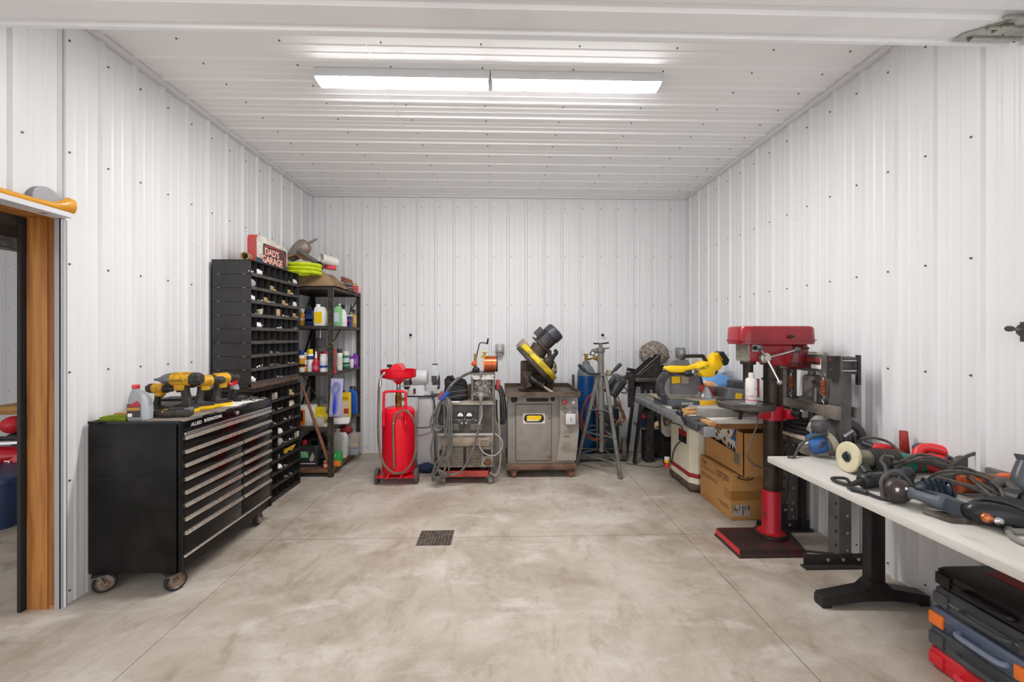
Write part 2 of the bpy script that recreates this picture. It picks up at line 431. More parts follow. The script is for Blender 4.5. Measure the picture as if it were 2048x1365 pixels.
# ================================================================ ceiling light (two 4 ft units in a row)
lensm = M('lit_diffuser', 'ffffff', .4, emit='fdfcfc', es=50)
hous = M('white_light_housing', 'dededf', .4)
for i, (x0, x1, lab) in enumerate(((-1.245, -.072, 'left half of the lit twin strip light on the ceiling'), (-.066, 1.105, 'right half of the lit twin strip light on the ceiling'))):
    t = T('ceiling_light', lab, 'light', ((x0 + x1) / 2, 2.87, CZ - .02), group='ceiling strip lights')
    L2 = (x1 - x0) / 2
    g = G(); g.prism([(-.064, -.044), (-.056, .018), (.056, .018), (.064, -.044)], 'x', -L2, L2); obj('housing', g, hous, t)
    g = G(); g.prism([(-.060, -.0445), (-.054, -.053), (-.04, -.057), (.04, -.057), (.054, -.053), (.060, -.0445)], 'x', -L2 + .012, L2 - .012); obj('diffuser', g, lensm, t)
    for sx in (-1, 1):
        g = G(); a, b = sorted((sx * L2, sx * (L2 - .012))); g.prism([(-.066, -.02), (-.065, -.05), (-.036, -.060), (.036, -.060), (.065, -.05), (.066, -.02)], 'x', a, b); obj('end_cap', g, hous, t)
# ================================================================ rolling tool chest, left
cb = M('glossy_black_paint', '0a0a0b', .14, spec=.32)
cbm = M('worn_black_paint', '121111', .42, spec=.2, col2='201e1d', sc=5, col3='4a4541', sc3=160, lo3=.72, hi3=.78)
linerm = M('dusty_liner', '8f857a', .85, col2='6a6058', sc=10)
CX0, CX1, CY0, CY1 = -2.366, -1.852, 2.46, 3.43
t = T('tool_chest', 'black rolling tool chest with chrome drawer pulls by left wall', 'tool chest', (-2.12, 2.945, 0))
obj('body', G().bx(CX0, CX1, CY0, CY1, .112, .976, bev=.006), cbm, t, w=True)
g = G(); g.bx(CX0, CX0 + .012, CY0, CY1, .976, .99).bx(CX0, CX1, CY0, CY0 + .01, .976, .99).bx(CX0, CX1, CY1 - .01, CY1, .976, .99).bx(CX1 - .01, CX1, CY0, CY1, .976, .985)
obj('top_rim', g, cb, t, w=True)
g = G(); b = bmesh.new()
g.bx(CX0 + .014, CX1 - .012, CY0 + .012, CY1 - .012, .976, .983)
# loose liner edge curling over the front
for i in range(12):
    y = CY0 + .02 + i * .075
    g.bx(CX1 - .02, CX1 + .004 + .006 * math.sin(i * 2.1), y, y + .078, .981, .986 + .004 * math.sin(i * 1.7))
obj('top_liner', g, linerm, t, w=True)
for y0, y1 in ((CY0, CY0 + .026), (CY1 - .026, CY1)):
    obj('corner_stile', G().bx(CX1 - .02, CX1 + .006, y0, y1, .112, .985, bev=.004), cbm, t, w=True)
obj('centre_stile', G().bx(CX1 - .02, CX1 + .003, 3.033, 3.045, .20, .76), cbm, t, w=True)
lid = obj('lid_panel', G().bx(CX1 - .01, CX1 + .008, CY0 + .026, CY1 - .026, .922, .98, bev=.005), cb, t, w=True)
text('lettering', 'ALLIED', .03, (CX1 + .0085, 2.585, .951), FACE_X, white, t, w=True, sx=.95)
text('lettering', 'INTERNATIONAL', .03, (CX1 + .0085, 2.735, .953), FACE_X, white, t, w=True, sx=.72)
obj('lock', G().cyl((CX1 + .006, 2.97, .945), (CX1 + .02, 2.97, .945), .014, n=20, bev=.003).cyl((CX1 + .02, 2.97, .945), (CX1 + .0215, 2.97, .945), .006, n=12), chrome, t, w=True)
obj('chrome_trim', G().bx(CX1, CX1 + .016, CY0 + .026, CY1 - .026, .897, .918, bev=.003), steel, t, w=True)
def drawer(y0, y1, z0, z1, nm='drawer'):
    d = obj(nm, G().bx(CX1 - .015, CX1 + .006, y0, y1, z0, z1, bev=.003), cb, t, w=True)
    p = G().bx(CX1 + .004, CX1 + .02, y0, y1, z1 - .008, z1 - .001, bev=.002).bx(CX1 + .012, CX1 + .022, y0, y1, z1 - .02, z1 - .010, bev=.002).bx(CX1, CX1 + .012, y0, y1, z1 - .02, z1)
    obj('drawer_pull', p, dusty, d, w=True)
dusty = M('dusty_chrome', 'efe9df', .26, .85, col2='c9c0b3', sc=60)
drawer(CY0 + .028, CY1 - .028, .835, .893, 'drawer')
rows = [.81, .732, .652, .574, .499, .418, .337, .20]
drawer(CY0 + .028, CY1 - .028, .752, .812)
for a, b in zip(rows[1:], rows[2:]):
    drawer(CY0 + .028, 3.031, b + .002, a); drawer(3.047, CY1 - .028, b + .002, a)
obj('bottom_trim', G().bx(CX1, CX1 + .014, CY0 + .026, CY1 - .026, .185, .2, bev=.004), dusty, t, w=True)
obj('side_badge', G().bx(CX0 + .03, CX1 - .03, CY0 - .001, CY0, .66, .664), M('seam_black', '050505', .6), t, w=True)
wheelm = M('rusty_wheel', '9a8f84', .45, .4, col2='7a4a2e', sc=18)
def caster(t, x, y, r=.058, yaw=.5, z=.118, wid=.03, fm=dsteel, wm=wheelm, tm=rub):
    c, s = math.cos(yaw), math.sin(yaw); ax = Vector((c, s, 0)); o = Vector((x, y, r)); off = Vector((-s, c, 0)) * .018
    g = G()
    for sg in (-1, 1):
        p = o + ax * sg * (wid / 2 + .006)
        g.bar(p, Vector((x, y, z - .012)) + ax * sg * (wid / 2 + .006) - off, .034, .003, up=(0, 0, 1)) if False else g.bar(p, Vector((x, y, z - .012)) + ax * sg * (wid / 2 + .006) - off, .036, .003)
    g.box((x - off.x, y - off.y, z - .009), (.075, .075, .005), rot=(0, 0, yaw)).cyl((x - off.x, y - off.y, z - .025), (x - off.x, y - off.y, z - .006), .026)
    f = obj('caster', g, fm, t, w=True)
    g = G(); g.lathe([(r * .72, -wid / 2), (r * .93, -wid / 2), (r, -wid * .3), (r, wid * .3), (r * .93, wid / 2), (r * .72, wid / 2)], o, ax, 28)
    obj('tyre', g, tm, f, w=True)
    g = G(); g.lathe([(0, -wid * .3), (r * .25, -wid * .56), (r * .3, -wid * .2), (r * .62, -wid * .2), (r * .74, -wid * .54), (r * .74, wid * .54), (r * .62, wid * .2), (r * .3, wid * .2), (r * .25, wid * .56), (0, wid * .3)], o, ax, 28)
    obj('wheel', g, wm, f, w=True)
for x, y, yw in ((-1.893, 2.487, -.6), (-2.29, 2.482, -.85), (-1.905, 3.33, .15), (-2.28, 3.33, .2)): caster(t, x, y, yaw=yw, r=.056, z=.114)
# ---------------------------------------------------------------- on top of the chest
TZ = .983
def rloft(secs, n=4):   # secs: (z, w, d, r, cx, cy)
    return [[(x, y, z) for x, y in rrect(w, d, min(r, w * .49, d * .49), n, cx, cy)] for z, w, d, r, cx, cy in secs]
gg = G(); gg.box((-2.26, 2.535, TZ + .013), (.15, .085, .026), bev=.006)
for i in range(40): gg.ell((-2.325 + random.random() * .13, 2.497 + random.random() * .075, TZ + .024), (.009, .007, .004), n=6)
solo('scrub_sponge', gg, M('olive_sponge', '8b9a1e', .95, col2='6d7a14', sc=60, bump=.6, bsc=300), 'flat olive green sponge on the chest corner nearest the doorway', 'sponge')
solo('wood_block', G().box((-2.27, 2.63, TZ + .018), (.16, .05, .022), rot=(0, 0, .1), bev=.004), wood, 'small tan wood block lying behind the green sponge', 'wood block')
# oil bottle
silv = M('silver_bottle_plastic', '97989b', .38)
t = T('oil_bottle', 'silver motor oil bottle with red cap on the tool chest', 'bottle', (-2.135, 2.535, TZ), rz=.22)
R = [(0, .095, .06, .012, 0, 0), (.008, .102, .066, .014, 0, 0), (.09, .105, .067, .016, 0, 0), (.125, .10, .064, .018, 0, 0), (.15, .084, .056, .02, -.006, 0), (.172, .052, .044, .018, -.016, 0), (.182, .034, .034, .016, -.022, 0), (.192, .03, .03, .014, -.022, 0)]
obj('bottle_body', G().loft(rloft(R)), silv, t)
obj('grip', G().loft(rloft([(.004, .034, .068, .012, .036, 0), (.07, .036, .071, .012, .036, 0), (.12, .032, .069, .012, .033, 0), (.152, .026, .06, .012, .020, 0)])), M('ribbed_silver', 'b4b7be', .35), t)
obj('cap', G().cyl((-.022, 0, .188), (-.022, 0, .211), .019, n=24, bev=.003), red, t)
lb = obj('label_sticker', G().bx(-.048, .018, -.0345, -.033, .022, .10), M('dark_label', '35302f', .5), t)
obj('label_stripe', G().bx(-.046, .016, -.0352, -.034, .062, .08), M('amber_label', 'b98a2e', .5), lb)
obj('label_crest', G().prism([(-.046, .084), (.016, .084), (.014, .1), (.002, .118), (-.02, .104)], 'y', -.0352, -.033), M('maroon_label', 'b3203a', .5), lb)
obj('barcode', G().bx(-.044, -.022, -.0354, -.034, .026, .046), paper, lb)
# cordless tools
dwy = M('worn_yellow_housing', 'd8a11a', .5, col2='9a7416', sc=22, lo=.5, hi=.7)
dwb = M('dark_tool_rubber', '2c2a28', .6, col2='4a4238', sc=25)
nose = M('grey_cast_nose', '77777a', .4, .6, col2='56565a', sc=20)
def gun(name, label, loc, rz, kind='impact', tilt=0, group='cordless tools on the tool chest', s=1.0, batt='amber'):
    """pistol tool standing on its battery; the nose points to local -X"""
    t = T(name, label, 'drill', loc, group=group, rot=(0, tilt, rz))
    def Z(g): return g.xf(Matrix.Scale(s, 4))
    hz = .195
    g = G(); g.lathe([(0, -.052), (.034, -.052), (.04, -.045), (.041, .03), (.036, .06), (0, .062)], (0, 0, hz), (1, 0, 0), 24, sx=1, sy=.95)
    g.box((0, 0, hz + .03), (.09, .05, .022), bev=.008); g.box((-.005, 0, hz - .045), (.06, .052, .04), bev=.012)
    body = obj('housing', Z(g), dwy, t)
    g = G(); g.lathe([(0, 0), (.037, 0), (.042, .012), (.04, .04), (.03, .055), (0, .058)], (.048, 0, hz), (1, 0, 0), 24, sx=1, sy=.95)
    for k in range(4): g.box((.075, 0, hz - .02 + k * .013), (.045, .08, .004))
    obj('motor_cover', Z(g), dwb, t)
    g = G()
    if kind == 'impact': g.lathe([(.036, 0), (.038, .012), (.034, .028), (.024, .05), (.013, .064), (.013, .07), (.0075, .072), (.0075, .09), (.006, .093), (0, .093)], (-.05, 0, hz), (-1, 0, 0), 24)
    else: g.lathe([(.036, 0), (.036, .02), (.026, .03), (.026, .06), (.02, .075), (.008, .085), (0, .085)], (-.05, 0, hz), (-1, 0, 0), 24)
    obj('nose_cone' if kind == 'impact' else 'chuck', Z(g), nose if kind == 'impact' else dwb, t)
    g = G().loft([[(x + dx, y, z) for x, y in rrect(w, d, .012, 3)] for z, w, d, dx in ((.165, .05, .04, .012), (.13, .042, .036, .016), (.09, .042, .037, .024), (.06, .05, .042, .028), (.05, .085, .06, .015), (.045, .09, .062, .012))])
    obj('grip', Z(g), dwb, t)
    obj('trigger', Z(G().box((-.018, 0, .137), (.016, .02, .035), rot=(0, .2, 0), bev=.005)), blkpl, t)
    g = G().box((.012, 0, .024), (.125, .075, .04), bev=.01); g.box((-.025, 0, .03), (.06, .078, .02), bev=.006)
    b = obj('battery', Z(g), dwb, t)
    obj('battery_shell', Z(G().box((.01, 0, .013), (.133, .082, .026), bev=.006).box((-.058, 0, .018), (.022, .06, .026), bev=.006)), yel, b)
    if kind == 'impact':
        m = FACE_NY
        text('lettering', 'DEWALT', .022 * s, (0.0 * s, -.0405 * s, (hz - .005) * s), m, blkpl, body)
    return t
gun('impact_wrench', 'large yellow and black impact wrench with grey nose cone on the chest', (-2.06, 2.76, TZ), .12, 'impact', s=1.12)
gun('cordless_drill', 'yellow cordless drill behind the silver oil bottle on the chest', (-2.225, 2.79, TZ), PI - .15, 'drill', s=.8)
gun('cordless_drill', 'middle of three cordless drills, just behind the large impact wrench', (-2.02, 2.90, TZ), -2.2, 'drill', s=.98)
gun('cordless_drill', 'yellow and black cordless drill standing nearest the white paper sheets', (-1.985, 3.02, TZ), -2.0, 'drill', s=1.0)
def battpack(loc, rz, label, top, s=1, name='battery_pack'):
    t = T(name, label, 'battery', loc, rz)
    obj('pack_body', G().box((0, 0, .02 * s), (.12 * s, .078 * s, .04 * s), bev=.009 * s).box((0, 0, .043 * s), (.085 * s, .05 * s, .012), bev=.004), dwb, t)
    obj('pack_top', G().box((.045 * s, 0, .035 * s), (.032 * s, .06 * s, .022 * s), bev=.005 * s), top, t)
battpack((-1.99, 2.64, TZ), .35, 'loose grey battery pack lying in front of the impact wrench', M('grey_battery', '6e737c', .5), 1.15)
battpack((-2.1, 2.63, TZ), .1, 'small yellow tabbed battery beside the silver oil bottle', yel, .8)
t = T('battery_charger', 'black battery charger tray behind the impact wrench', 'charger', (-2.22, 2.96, TZ), .1)
obj('charger_body', G().box((0, 0, .03), (.2, .13, .06), bev=.012), M('charger_grey', '8c8d90', .5), t)
obj('charger_top', G().box((0, 0, .066), (.205, .135, .016), bev=.005), blkpl, t)
t = T('flashlight', 'black work light with a clear lens near the far chest end', 'flashlight', (-2.10, 3.06, TZ))
obj('light_body', G().lathe([(0, 0), (.03, 0), (.032, .01), (.026, .05), (.028, .09), (.022, .12), (0, .12)]), blkpl, t)
obj('lens_cup', G().lathe([(.022, .118), (.034, .14), (.036, .16), (.03, .166), (0, .166)]), M('smoky_lens', 'a9b0bd', .15), t)
t = T('hose_nozzle', 'red and black air tool with angled red head on the chest', 'air tool', (-2.03, 3.2, TZ), .3)
obj('tool_grip', G().tube([(0, 0, .02), (.02, 0, .06), (.03, 0, .10)], .03, n=12).ell((.05, 0, .03), (.06, .04, .03)), blkpl, t)
obj('tool_collar', G().tube([(.03, 0, .09), (.02, 0, .13)], .028, n=14), M('silver_collar', '9a9aa0', .4), t)
obj('tool_head', G().lathe([(0, 0), (.03, 0), (.036, .012), (.036, .05), (.026, .056), (.012, .05), (0, .05)], (.0, .02, .155), (.4, -1, .15), 24), red, t)
g = G()
for k in range(14):
    a = random.random() * 6.28; p = Vector((-2.0 + random.random() * .13, 3.22 + random.random() * .17, TZ + .008))
    q = p + Vector((math.cos(a), math.sin(a), .1)) * .05; g.cyl(p, q, .007, n=8)
solo('loose_fittings', g, dsteel, 'pile of small dark fittings at the far end of the chest', 'fittings', group=None)['kind'] = 'stuff'
for i, (x, y, a, lb) in enumerate(((-1.955, 3.10, .12, 'white paper sheet beside the drills on the chest'), (-1.94, 3.21, -.1, 'second white paper sheet, nearer the far chest end'))):
    solo('paper_sheet', G().box((x, y, TZ + .0025 + i * .003), (.16, .22, .002), rot=(0, 0, a)), paper, lb, 'paper')
solo('cardboard_flap', G().box((-2.12, 3.16, TZ + .002), (.2, .3, .003), rot=(0, 0, .3)), M('tan_sheet', 'a99880', .8), 'dusty tan sheet lying flat under the air tool on the chest', 'sheet')
# ================================================================ steel bin cabinets
binm = M('charcoal_steel', '3b3a3a', .48, .2, col2='2f2c2b', sc=4, col3='5a4d44', sc3=45, lo3=.68, hi3=.78)
bind = M('black_bin_steel', '262524', .5, .2, col2='3a3028', sc=7)
BX0, BX1, BY0, BY1 = -2.345, -2.03, 3.455, 4.265
def bins(name, label, z0, z1, nrow, ncol, mat, shelfmat, top=True, x1=BX1):
    t = T(name, label, 'bin cabinet', ((BX0 + x1) / 2, (BY0 + BY1) / 2, z0), group='steel bin cabinets')
    for y in (BY0, BY1 - .004): obj('side_panel', G().bx(BX0, x1, y, y + .004, z0, z1), mat, t, w=True)
    obj('back_panel', G().bx(BX0, BX0 + .004, BY0, BY1, z0, z1), mat, t, w=True)
    obj('top_panel', G().bx(BX0, x1, BY0, BY1, z1 - .004, z1), mat, t, w=True)
    h = (z1 - z0 - .03) / nrow; zs = []
    for k in range(nrow):
        z = z0 + .025 + k * h; zs.append(z)
        obj('shelf', G().bx(BX0, x1, BY0, BY1, z - .003, z).bx(x1 - .003, x1, BY0, BY1, z - .012, z + .014), shelfmat, t, w=True)
        g = G()
        for c in range(1, ncol):
            y = BY0 + (BY1 - BY0) * c / ncol; g.bx(BX0, x1 - .012, y - .001, y + .001, z, z + h - .006)
        obj('divider_row', g, mat, t, w=True)
    return t, zs, h
tu, zu, hu = bins('bin_cabinet', 'upper charcoal pigeonhole bin cabinet under the garage sign', 1.066, 2.105, 9, 8, binm, M('dusty_bin_shelf', '55524f', .55, .2, col2='403d3b', sc=12))
g = G()
for z in zu[1:]:
    for x in (BX0 + .055, BX1 - .055): g.bx(x - .01, x + .01, BY0 - .002, BY0 + .001, z - .002, z + .002)
obj('slot_tabs', g, M('bare_tab', 'a8a29c', .5, .3), tu, w=True)
obj('base_plinth', G().bx(BX0 + .01, BX1 - .008, BY0 + .006, BY1 - .002, 1.022, 1.066), M('rusty_plinth', '4a3a30', .7, col2='332b27', sc=8), tu, w=True)
obj('front_ledge', G().bx(BX1 - .02, BX1 + .012, BY0, BY1, 1.05, 1.082), M('rusty_ledge', '6a5546', .7, .2, col2='4f4038', sc=20), tu, w=True)
tl, zl, hl = bins('bin_cabinet', 'lower black pigeonhole bin cabinet on the floor behind the chest', .0, 1.02, 9, 8, bind, binm, x1=-2.015)
# contents of the bins
bagw = M('white_bag_plastic', 'e9e9ea', .3, bump=.5, bsc=60)
tan = M('tan_packet', 'b39a73', .7, col2='8a7350', sc=30)
hard = M('zinc_hardware', 'b8b4ae', .35, .8, col2='8d877f', sc=50)
def binitem(upper, r, c, kind, span=1.0, n=[0]):
    zs, h = (zu, hu) if upper else (zl, hl); r = len(zs) - 1 - r if upper else len(zs) - 1 - r
    z = zs[r]; cw = (BY1 - BY0) / 8; y = BY0 + cw * (c + .5); x1 = BX1 if upper else -2.015; x = x1 - .045; n[0] += 1; sd = n[0]
    rowname = ['top', 'second', 'third', 'fourth', 'fifth', 'sixth', 'seventh', 'eighth', 'bottom'][len(zs) - 1 - r]
    where = 'in %s %s compartment, %s row down' % ('upper bin cabinet,' if upper else 'lower bin cabinet,', ['nearest', 'second nearest', 'third nearest', 'fourth nearest', 'fourth farthest', 'third farthest', 'second farthest', 'farthest'][c], rowname)
    z += .0005
    if kind == 'bag':
        g = G().ell((x, y, z + .03), (.045, .048 * span, .03), jit=.35, seed=sd, n=14); nm, m, lb, ct = 'hardware_bag', bagw, 'crumpled white hardware bag ', 'bag'
    elif kind == 'clear':
        g = G().ell((x, y, z + .042), (.05, .05 * span, .042), jit=.12, seed=sd, n=16); nm, m, lb, ct = 'clear_package', clear, 'clear plastic package ', 'package'
    elif kind == 'packet':
        g = G().box((x, y, z + .034), (.06, .075 * span, .05), rot=(0, .15, .25), bev=.01); g.ell((x + .02, y, z + .016), (.04, .04, .016), jit=.4, seed=sd, n=10); nm, m, lb, ct = 'parts_packet', tan, 'tan parts packet ', 'packet'
    elif kind == 'paper':
        g = G()
        for k in range(4): g.box((x + .015, y + (k - 1.5) * .014, z + .026 + .004 * k), (.06, .002, .05), rot=(.5 * math.sin(sd + k), .2 * math.cos(k), .4 * math.sin(2 * k)))
        g.box((x, y, z + .004), (.07, .07, .008)); nm, m, lb, ct = 'paper_scraps', M('cream_paper', 'd6cbb8', .8), 'bundle of cream paper slips ', 'paper'
    elif kind == 'roll':
        g = G().lathe([(.02, 0), (.046, 0), (.048, .01), (.048, .07), (.044, .078), (.02, .078)], (x - .01, y, z), (0, 0, 1), 18); nm, m, lb, ct = 'tape_roll', tan, 'tan roll standing ', 'roll'
    elif kind == 'yellow':
        g = G()
        for k in range(4): g.bar((x - .03, y - .03 + k * .016, z + .012 + .008 * k), (x + .05, y - .02 + k * .02, z + .03 + .01 * k), .018, .008, bev=.003)
        nm, m, lb, ct = 'wire_connector', M('yellow_connector', 'd8b23a', .5), 'yellow plastic connectors ', 'connectors'
    else:
        g = G()
        for k in range(9):
            rr = random.Random(sd * 31 + k); p = Vector((x + rr.uniform(-.03, .035), y + rr.uniform(-.034, .034), z + rr.uniform(.006, .02)))
            a = rr.uniform(0, 6.28); q = p + Vector((math.cos(a), math.sin(a), rr.uniform(-.1, .4))) * rr.uniform(.02, .04)
            g.cyl(p, q, .005, n=7); g.cyl(p, p + (q - p) * .2, .0095, n=6)
        nm, m, lb, ct = 'bolt_pile', hard, 'loose zinc bolts ', 'bolts'
    solo(nm, g, m, lb + where, ct, group='contents of the bin cabinets')
for r, c, k, sp in ((0, 0, 'hw', 1), (0, 1, 'bag', 1), (0, 6, 'hw', 1), (0, 7, 'bag', 1), (1, 0, 'clear', .95), (1, 3, 'packet', 1), (1, 6, 'packet', .7), (2, 0, 'bag', .9), (2, 1, 'hw', 1), (2, 2, 'packet', .8),
                    (2, 3, 'hw', 1), (2, 5, 'packet', .7), (2, 7, 'bag', 1), (3, 0, 'hw', 1), (3, 1, 'paper', 1), (3, 4, 'roll', 1), (3, 5, 'hw', 1), (3, 7, 'packet', .8), (4, 1, 'bag', .9), (4, 4, 'hw', 1), (4, 7, 'hw', 1), (5, 3, 'hw', 1),
                    (6, 0, 'hw', 1), (6, 3, 'hw', 1), (6, 4, 'hw', 1), (7, 1, 'hw', 1), (7, 3, 'hw', 1), (7, 4, 'hw', 1), (7, 6, 'hw', 1), (8, 0, 'bag', .8), (8, 4, 'hw', 1)): binitem(True, r, c, k, sp)
for r, c, k, sp in ((0, 3, 'paper', 1), (0, 6, 'packet', .8), (1, 3, 'hw', 1), (1, 4, 'hw', 1), (1, 6, 'paper', 1), (2, 3, 'hw', 1), (2, 6, 'hw', 1), (2, 5, 'hw', 1), (3, 4, 'bag', .7), (3, 6, 'hw', 1), (4, 4, 'clear', .8), (4, 5, 'hw', 1), (4, 6, 'hw', 1), (4, 7, 'paper', 1),
                    (5, 5, 'yellow', 1), (5, 6, 'yellow', 1), (5, 4, 'hw', 1), (6, 4, 'bag', .7), (6, 5, 'hw', 1), (7, 5, 'hw', 1), (7, 6, 'hw', 1)): binitem(False, r, c, k, sp)
# ================================================================ garage sign and clutter on top
t = T('garage_sign', 'white and red garage sign standing on the upper bin cabinet', 'sign', (-2.09, 3.82, 2.106))
fr = M('aged_white_enamel', 'd5d2c8', .45, col2='b3ada0', sc=14)
redw = M('faded_red_enamel', 'c23a3c', .45, col2='a5564f', sc=9)
def ring(y0, y1, z0, z1, r): return rrect(y1 - y0, z1 - z0, r, 5, (y0 + y1) / 2, (z0 + z1) / 2)
out = [(3.565, 2.107), (3.565, 2.30)] + [(3.61 + .045 * math.cos(a), 2.30 + .045 * math.sin(a)) for a in [PI - i * PI / 10 for i in range(1, 6)]] + [(4.03 + .045 * math.cos(a), 2.275 + .045 * math.sin(a)) for a in [PI / 2 - i * PI / 10 for i in range(0, 6)]] + [(4.075, 2.107)]
obj('sign_edge', G().prism(out, 'x', -2.125, -2.052), redw, t, w=True)
fo = [(y + (.006 if y < 3.8 else -.006), z) for y, z in out]
fo = [(3.572, 2.148)] + fo[1:-1] + [(4.068, 2.148)]
obj('sign_frame', G().prism(fo, 'x', -2.054, -2.046, bev=.002), fr, t, w=True)
obj('sign_base', G().bx(-2.127, -2.047, 3.566, 4.074, 2.1065, 2.15), M('petrol_blue_enamel', '1f4f66', .45, col2='2a3c44', sc=12), t, w=True)
dk = obj('sign_panel', G().prism(ring(3.655, 4.04, 2.11, 2.285, .012), 'x', -2.047, -2.0425), M('dark_plum_panel', '3a2a2f', .45, col2='5a3f45', sc=9), t, w=True)
obj('panel_arch', G().tube([(-2.042, 3.67, 2.262), (-2.042, 3.8, 2.272), (-2.042, 3.93, 2.262), (-2.042, 4.0, 2.225), (-2.042, 4.02, 2.15)], .006, n=6), redw, dk, w=True)
salm = M('salmon_letter', 'f4a58f', .5, col2='e9d9cc', sc=60)
text('lettering', "DAD'S", .083, (-2.041, 3.79, 2.218), FACE_X, salm, t, w=True, sx=1.0, depth=.002, bold=.0015)
text('lettering', 'GARAGE', .088, (-2.041, 3.80, 2.147), FACE_X, salm, t, w=True, sx=.98, depth=.002, bold=.0015)
g = G(); p = aY(489, 513, 3.50); p.z = 2.142; g.lathe([(.026, 0), (.036, 0), (.036, .3), (.026, .3), (.026, 0)], p, (-.1, 1, 0), 20)
solo('cardboard_tube', g, M('brown_tube', 'a58a68', .8, col2='8a7050', sc=12), 'brown cardboard tube lying behind the near end of garage sign', 'tube')
# ================================================================ corner shelving unit
SX0, SX1, SY0, SY1 = -2.365, -1.757, 4.42, 5.295
shm = M('rusty_shelf_steel', '4a443f', .55, .3, col2='33302d', sc=8, col3='7a4b30', sc3=14, lo3=.58, hi3=.72)
shd = M('dark_shelf_post', '3d3833', .55, .3, col2='5d5148', sc=16)
plank = M('brown_shelf_board', '7c5a40', .7, col2='5c422f', sc=7)
SZ = [.085, .525, 1.10, 1.59, 2.005]
t = T('shelving_unit', 'dark steel shelving unit in the corner loaded with bottles', 'shelves', ((SX0 + SX1) / 2, (SY0 + SY1) / 2, 0))
for x, dx in ((SX0, 1), (SX1, -1)):
    for y, dy in ((SY0, 1), (SY1, -1)):
        g = G(); g.bx(x, x + dx * .003, y, y + dy * .036, 0, 2.02).bx(x, x + dx * .05, y, y + dy * .003, 0, 2.02)
        g.mi(1)
        for k in range(38):
            z = .06 + k * .052
            g.cyl((x - dx * .0006, y + dy * .02, z), (x + dx * .0012, y + dy * .02, z), .006, n=8)
        obj('post', g, [shd, M('hole_dark', '9a948c', .6) if dx < 0 else blk], t, w=True)
for k, z in enumerate(SZ):
    g = G(); g.bx(SX0 + .004, SX1 - .004, SY0 + .004, SY1 - .004, z - .003, z)
    g.bx(SX0 + .004, SX1 - .004, SY0 + .003, SY0 + .006, z - .034, z).bx(SX0 + .004, SX1 - .004, SY1 - .006, SY1 - .003, z - .034, z).bx(SX1 - .007, SX1 - .003, SY0 + .004, SY1 - .004, z - .034, z).bx(SX0 + .003, SX0 + .006, SY0 + .004, SY1 - .004, z - .034, z)
    obj('shelf', g, plank if k == 0 else shm, t, w=True)
g = G()
for za, zb in ((1.55, 1.13), (1.06, .62), (1.99, 1.62)):
    obj('brace', G().bar((SX0 + .01, SY1 - .02, za), (SX0 + .01, SY1 - .3, zb), .022, .004), blk, t, w=True)
obj('brace', G().bar((SX1 - .02, SY1 - .005, 1.97), (SX1 - .22, SY1 - .005, 1.62), .03, .004), shd, t, w=True)
obj('brace', G().bar((SX1 - .25, SY1 - .005, 1.56), (SX1 - .5, SY1 - .005, 1.13), .024, .004), blk, t, w=True)
obj('brace', G().bar((SX0 + .3, SY0 + .006, 1.07), (SX0 + .44, SY0 + .006, .85), .02, .004), blk, t, w=True)
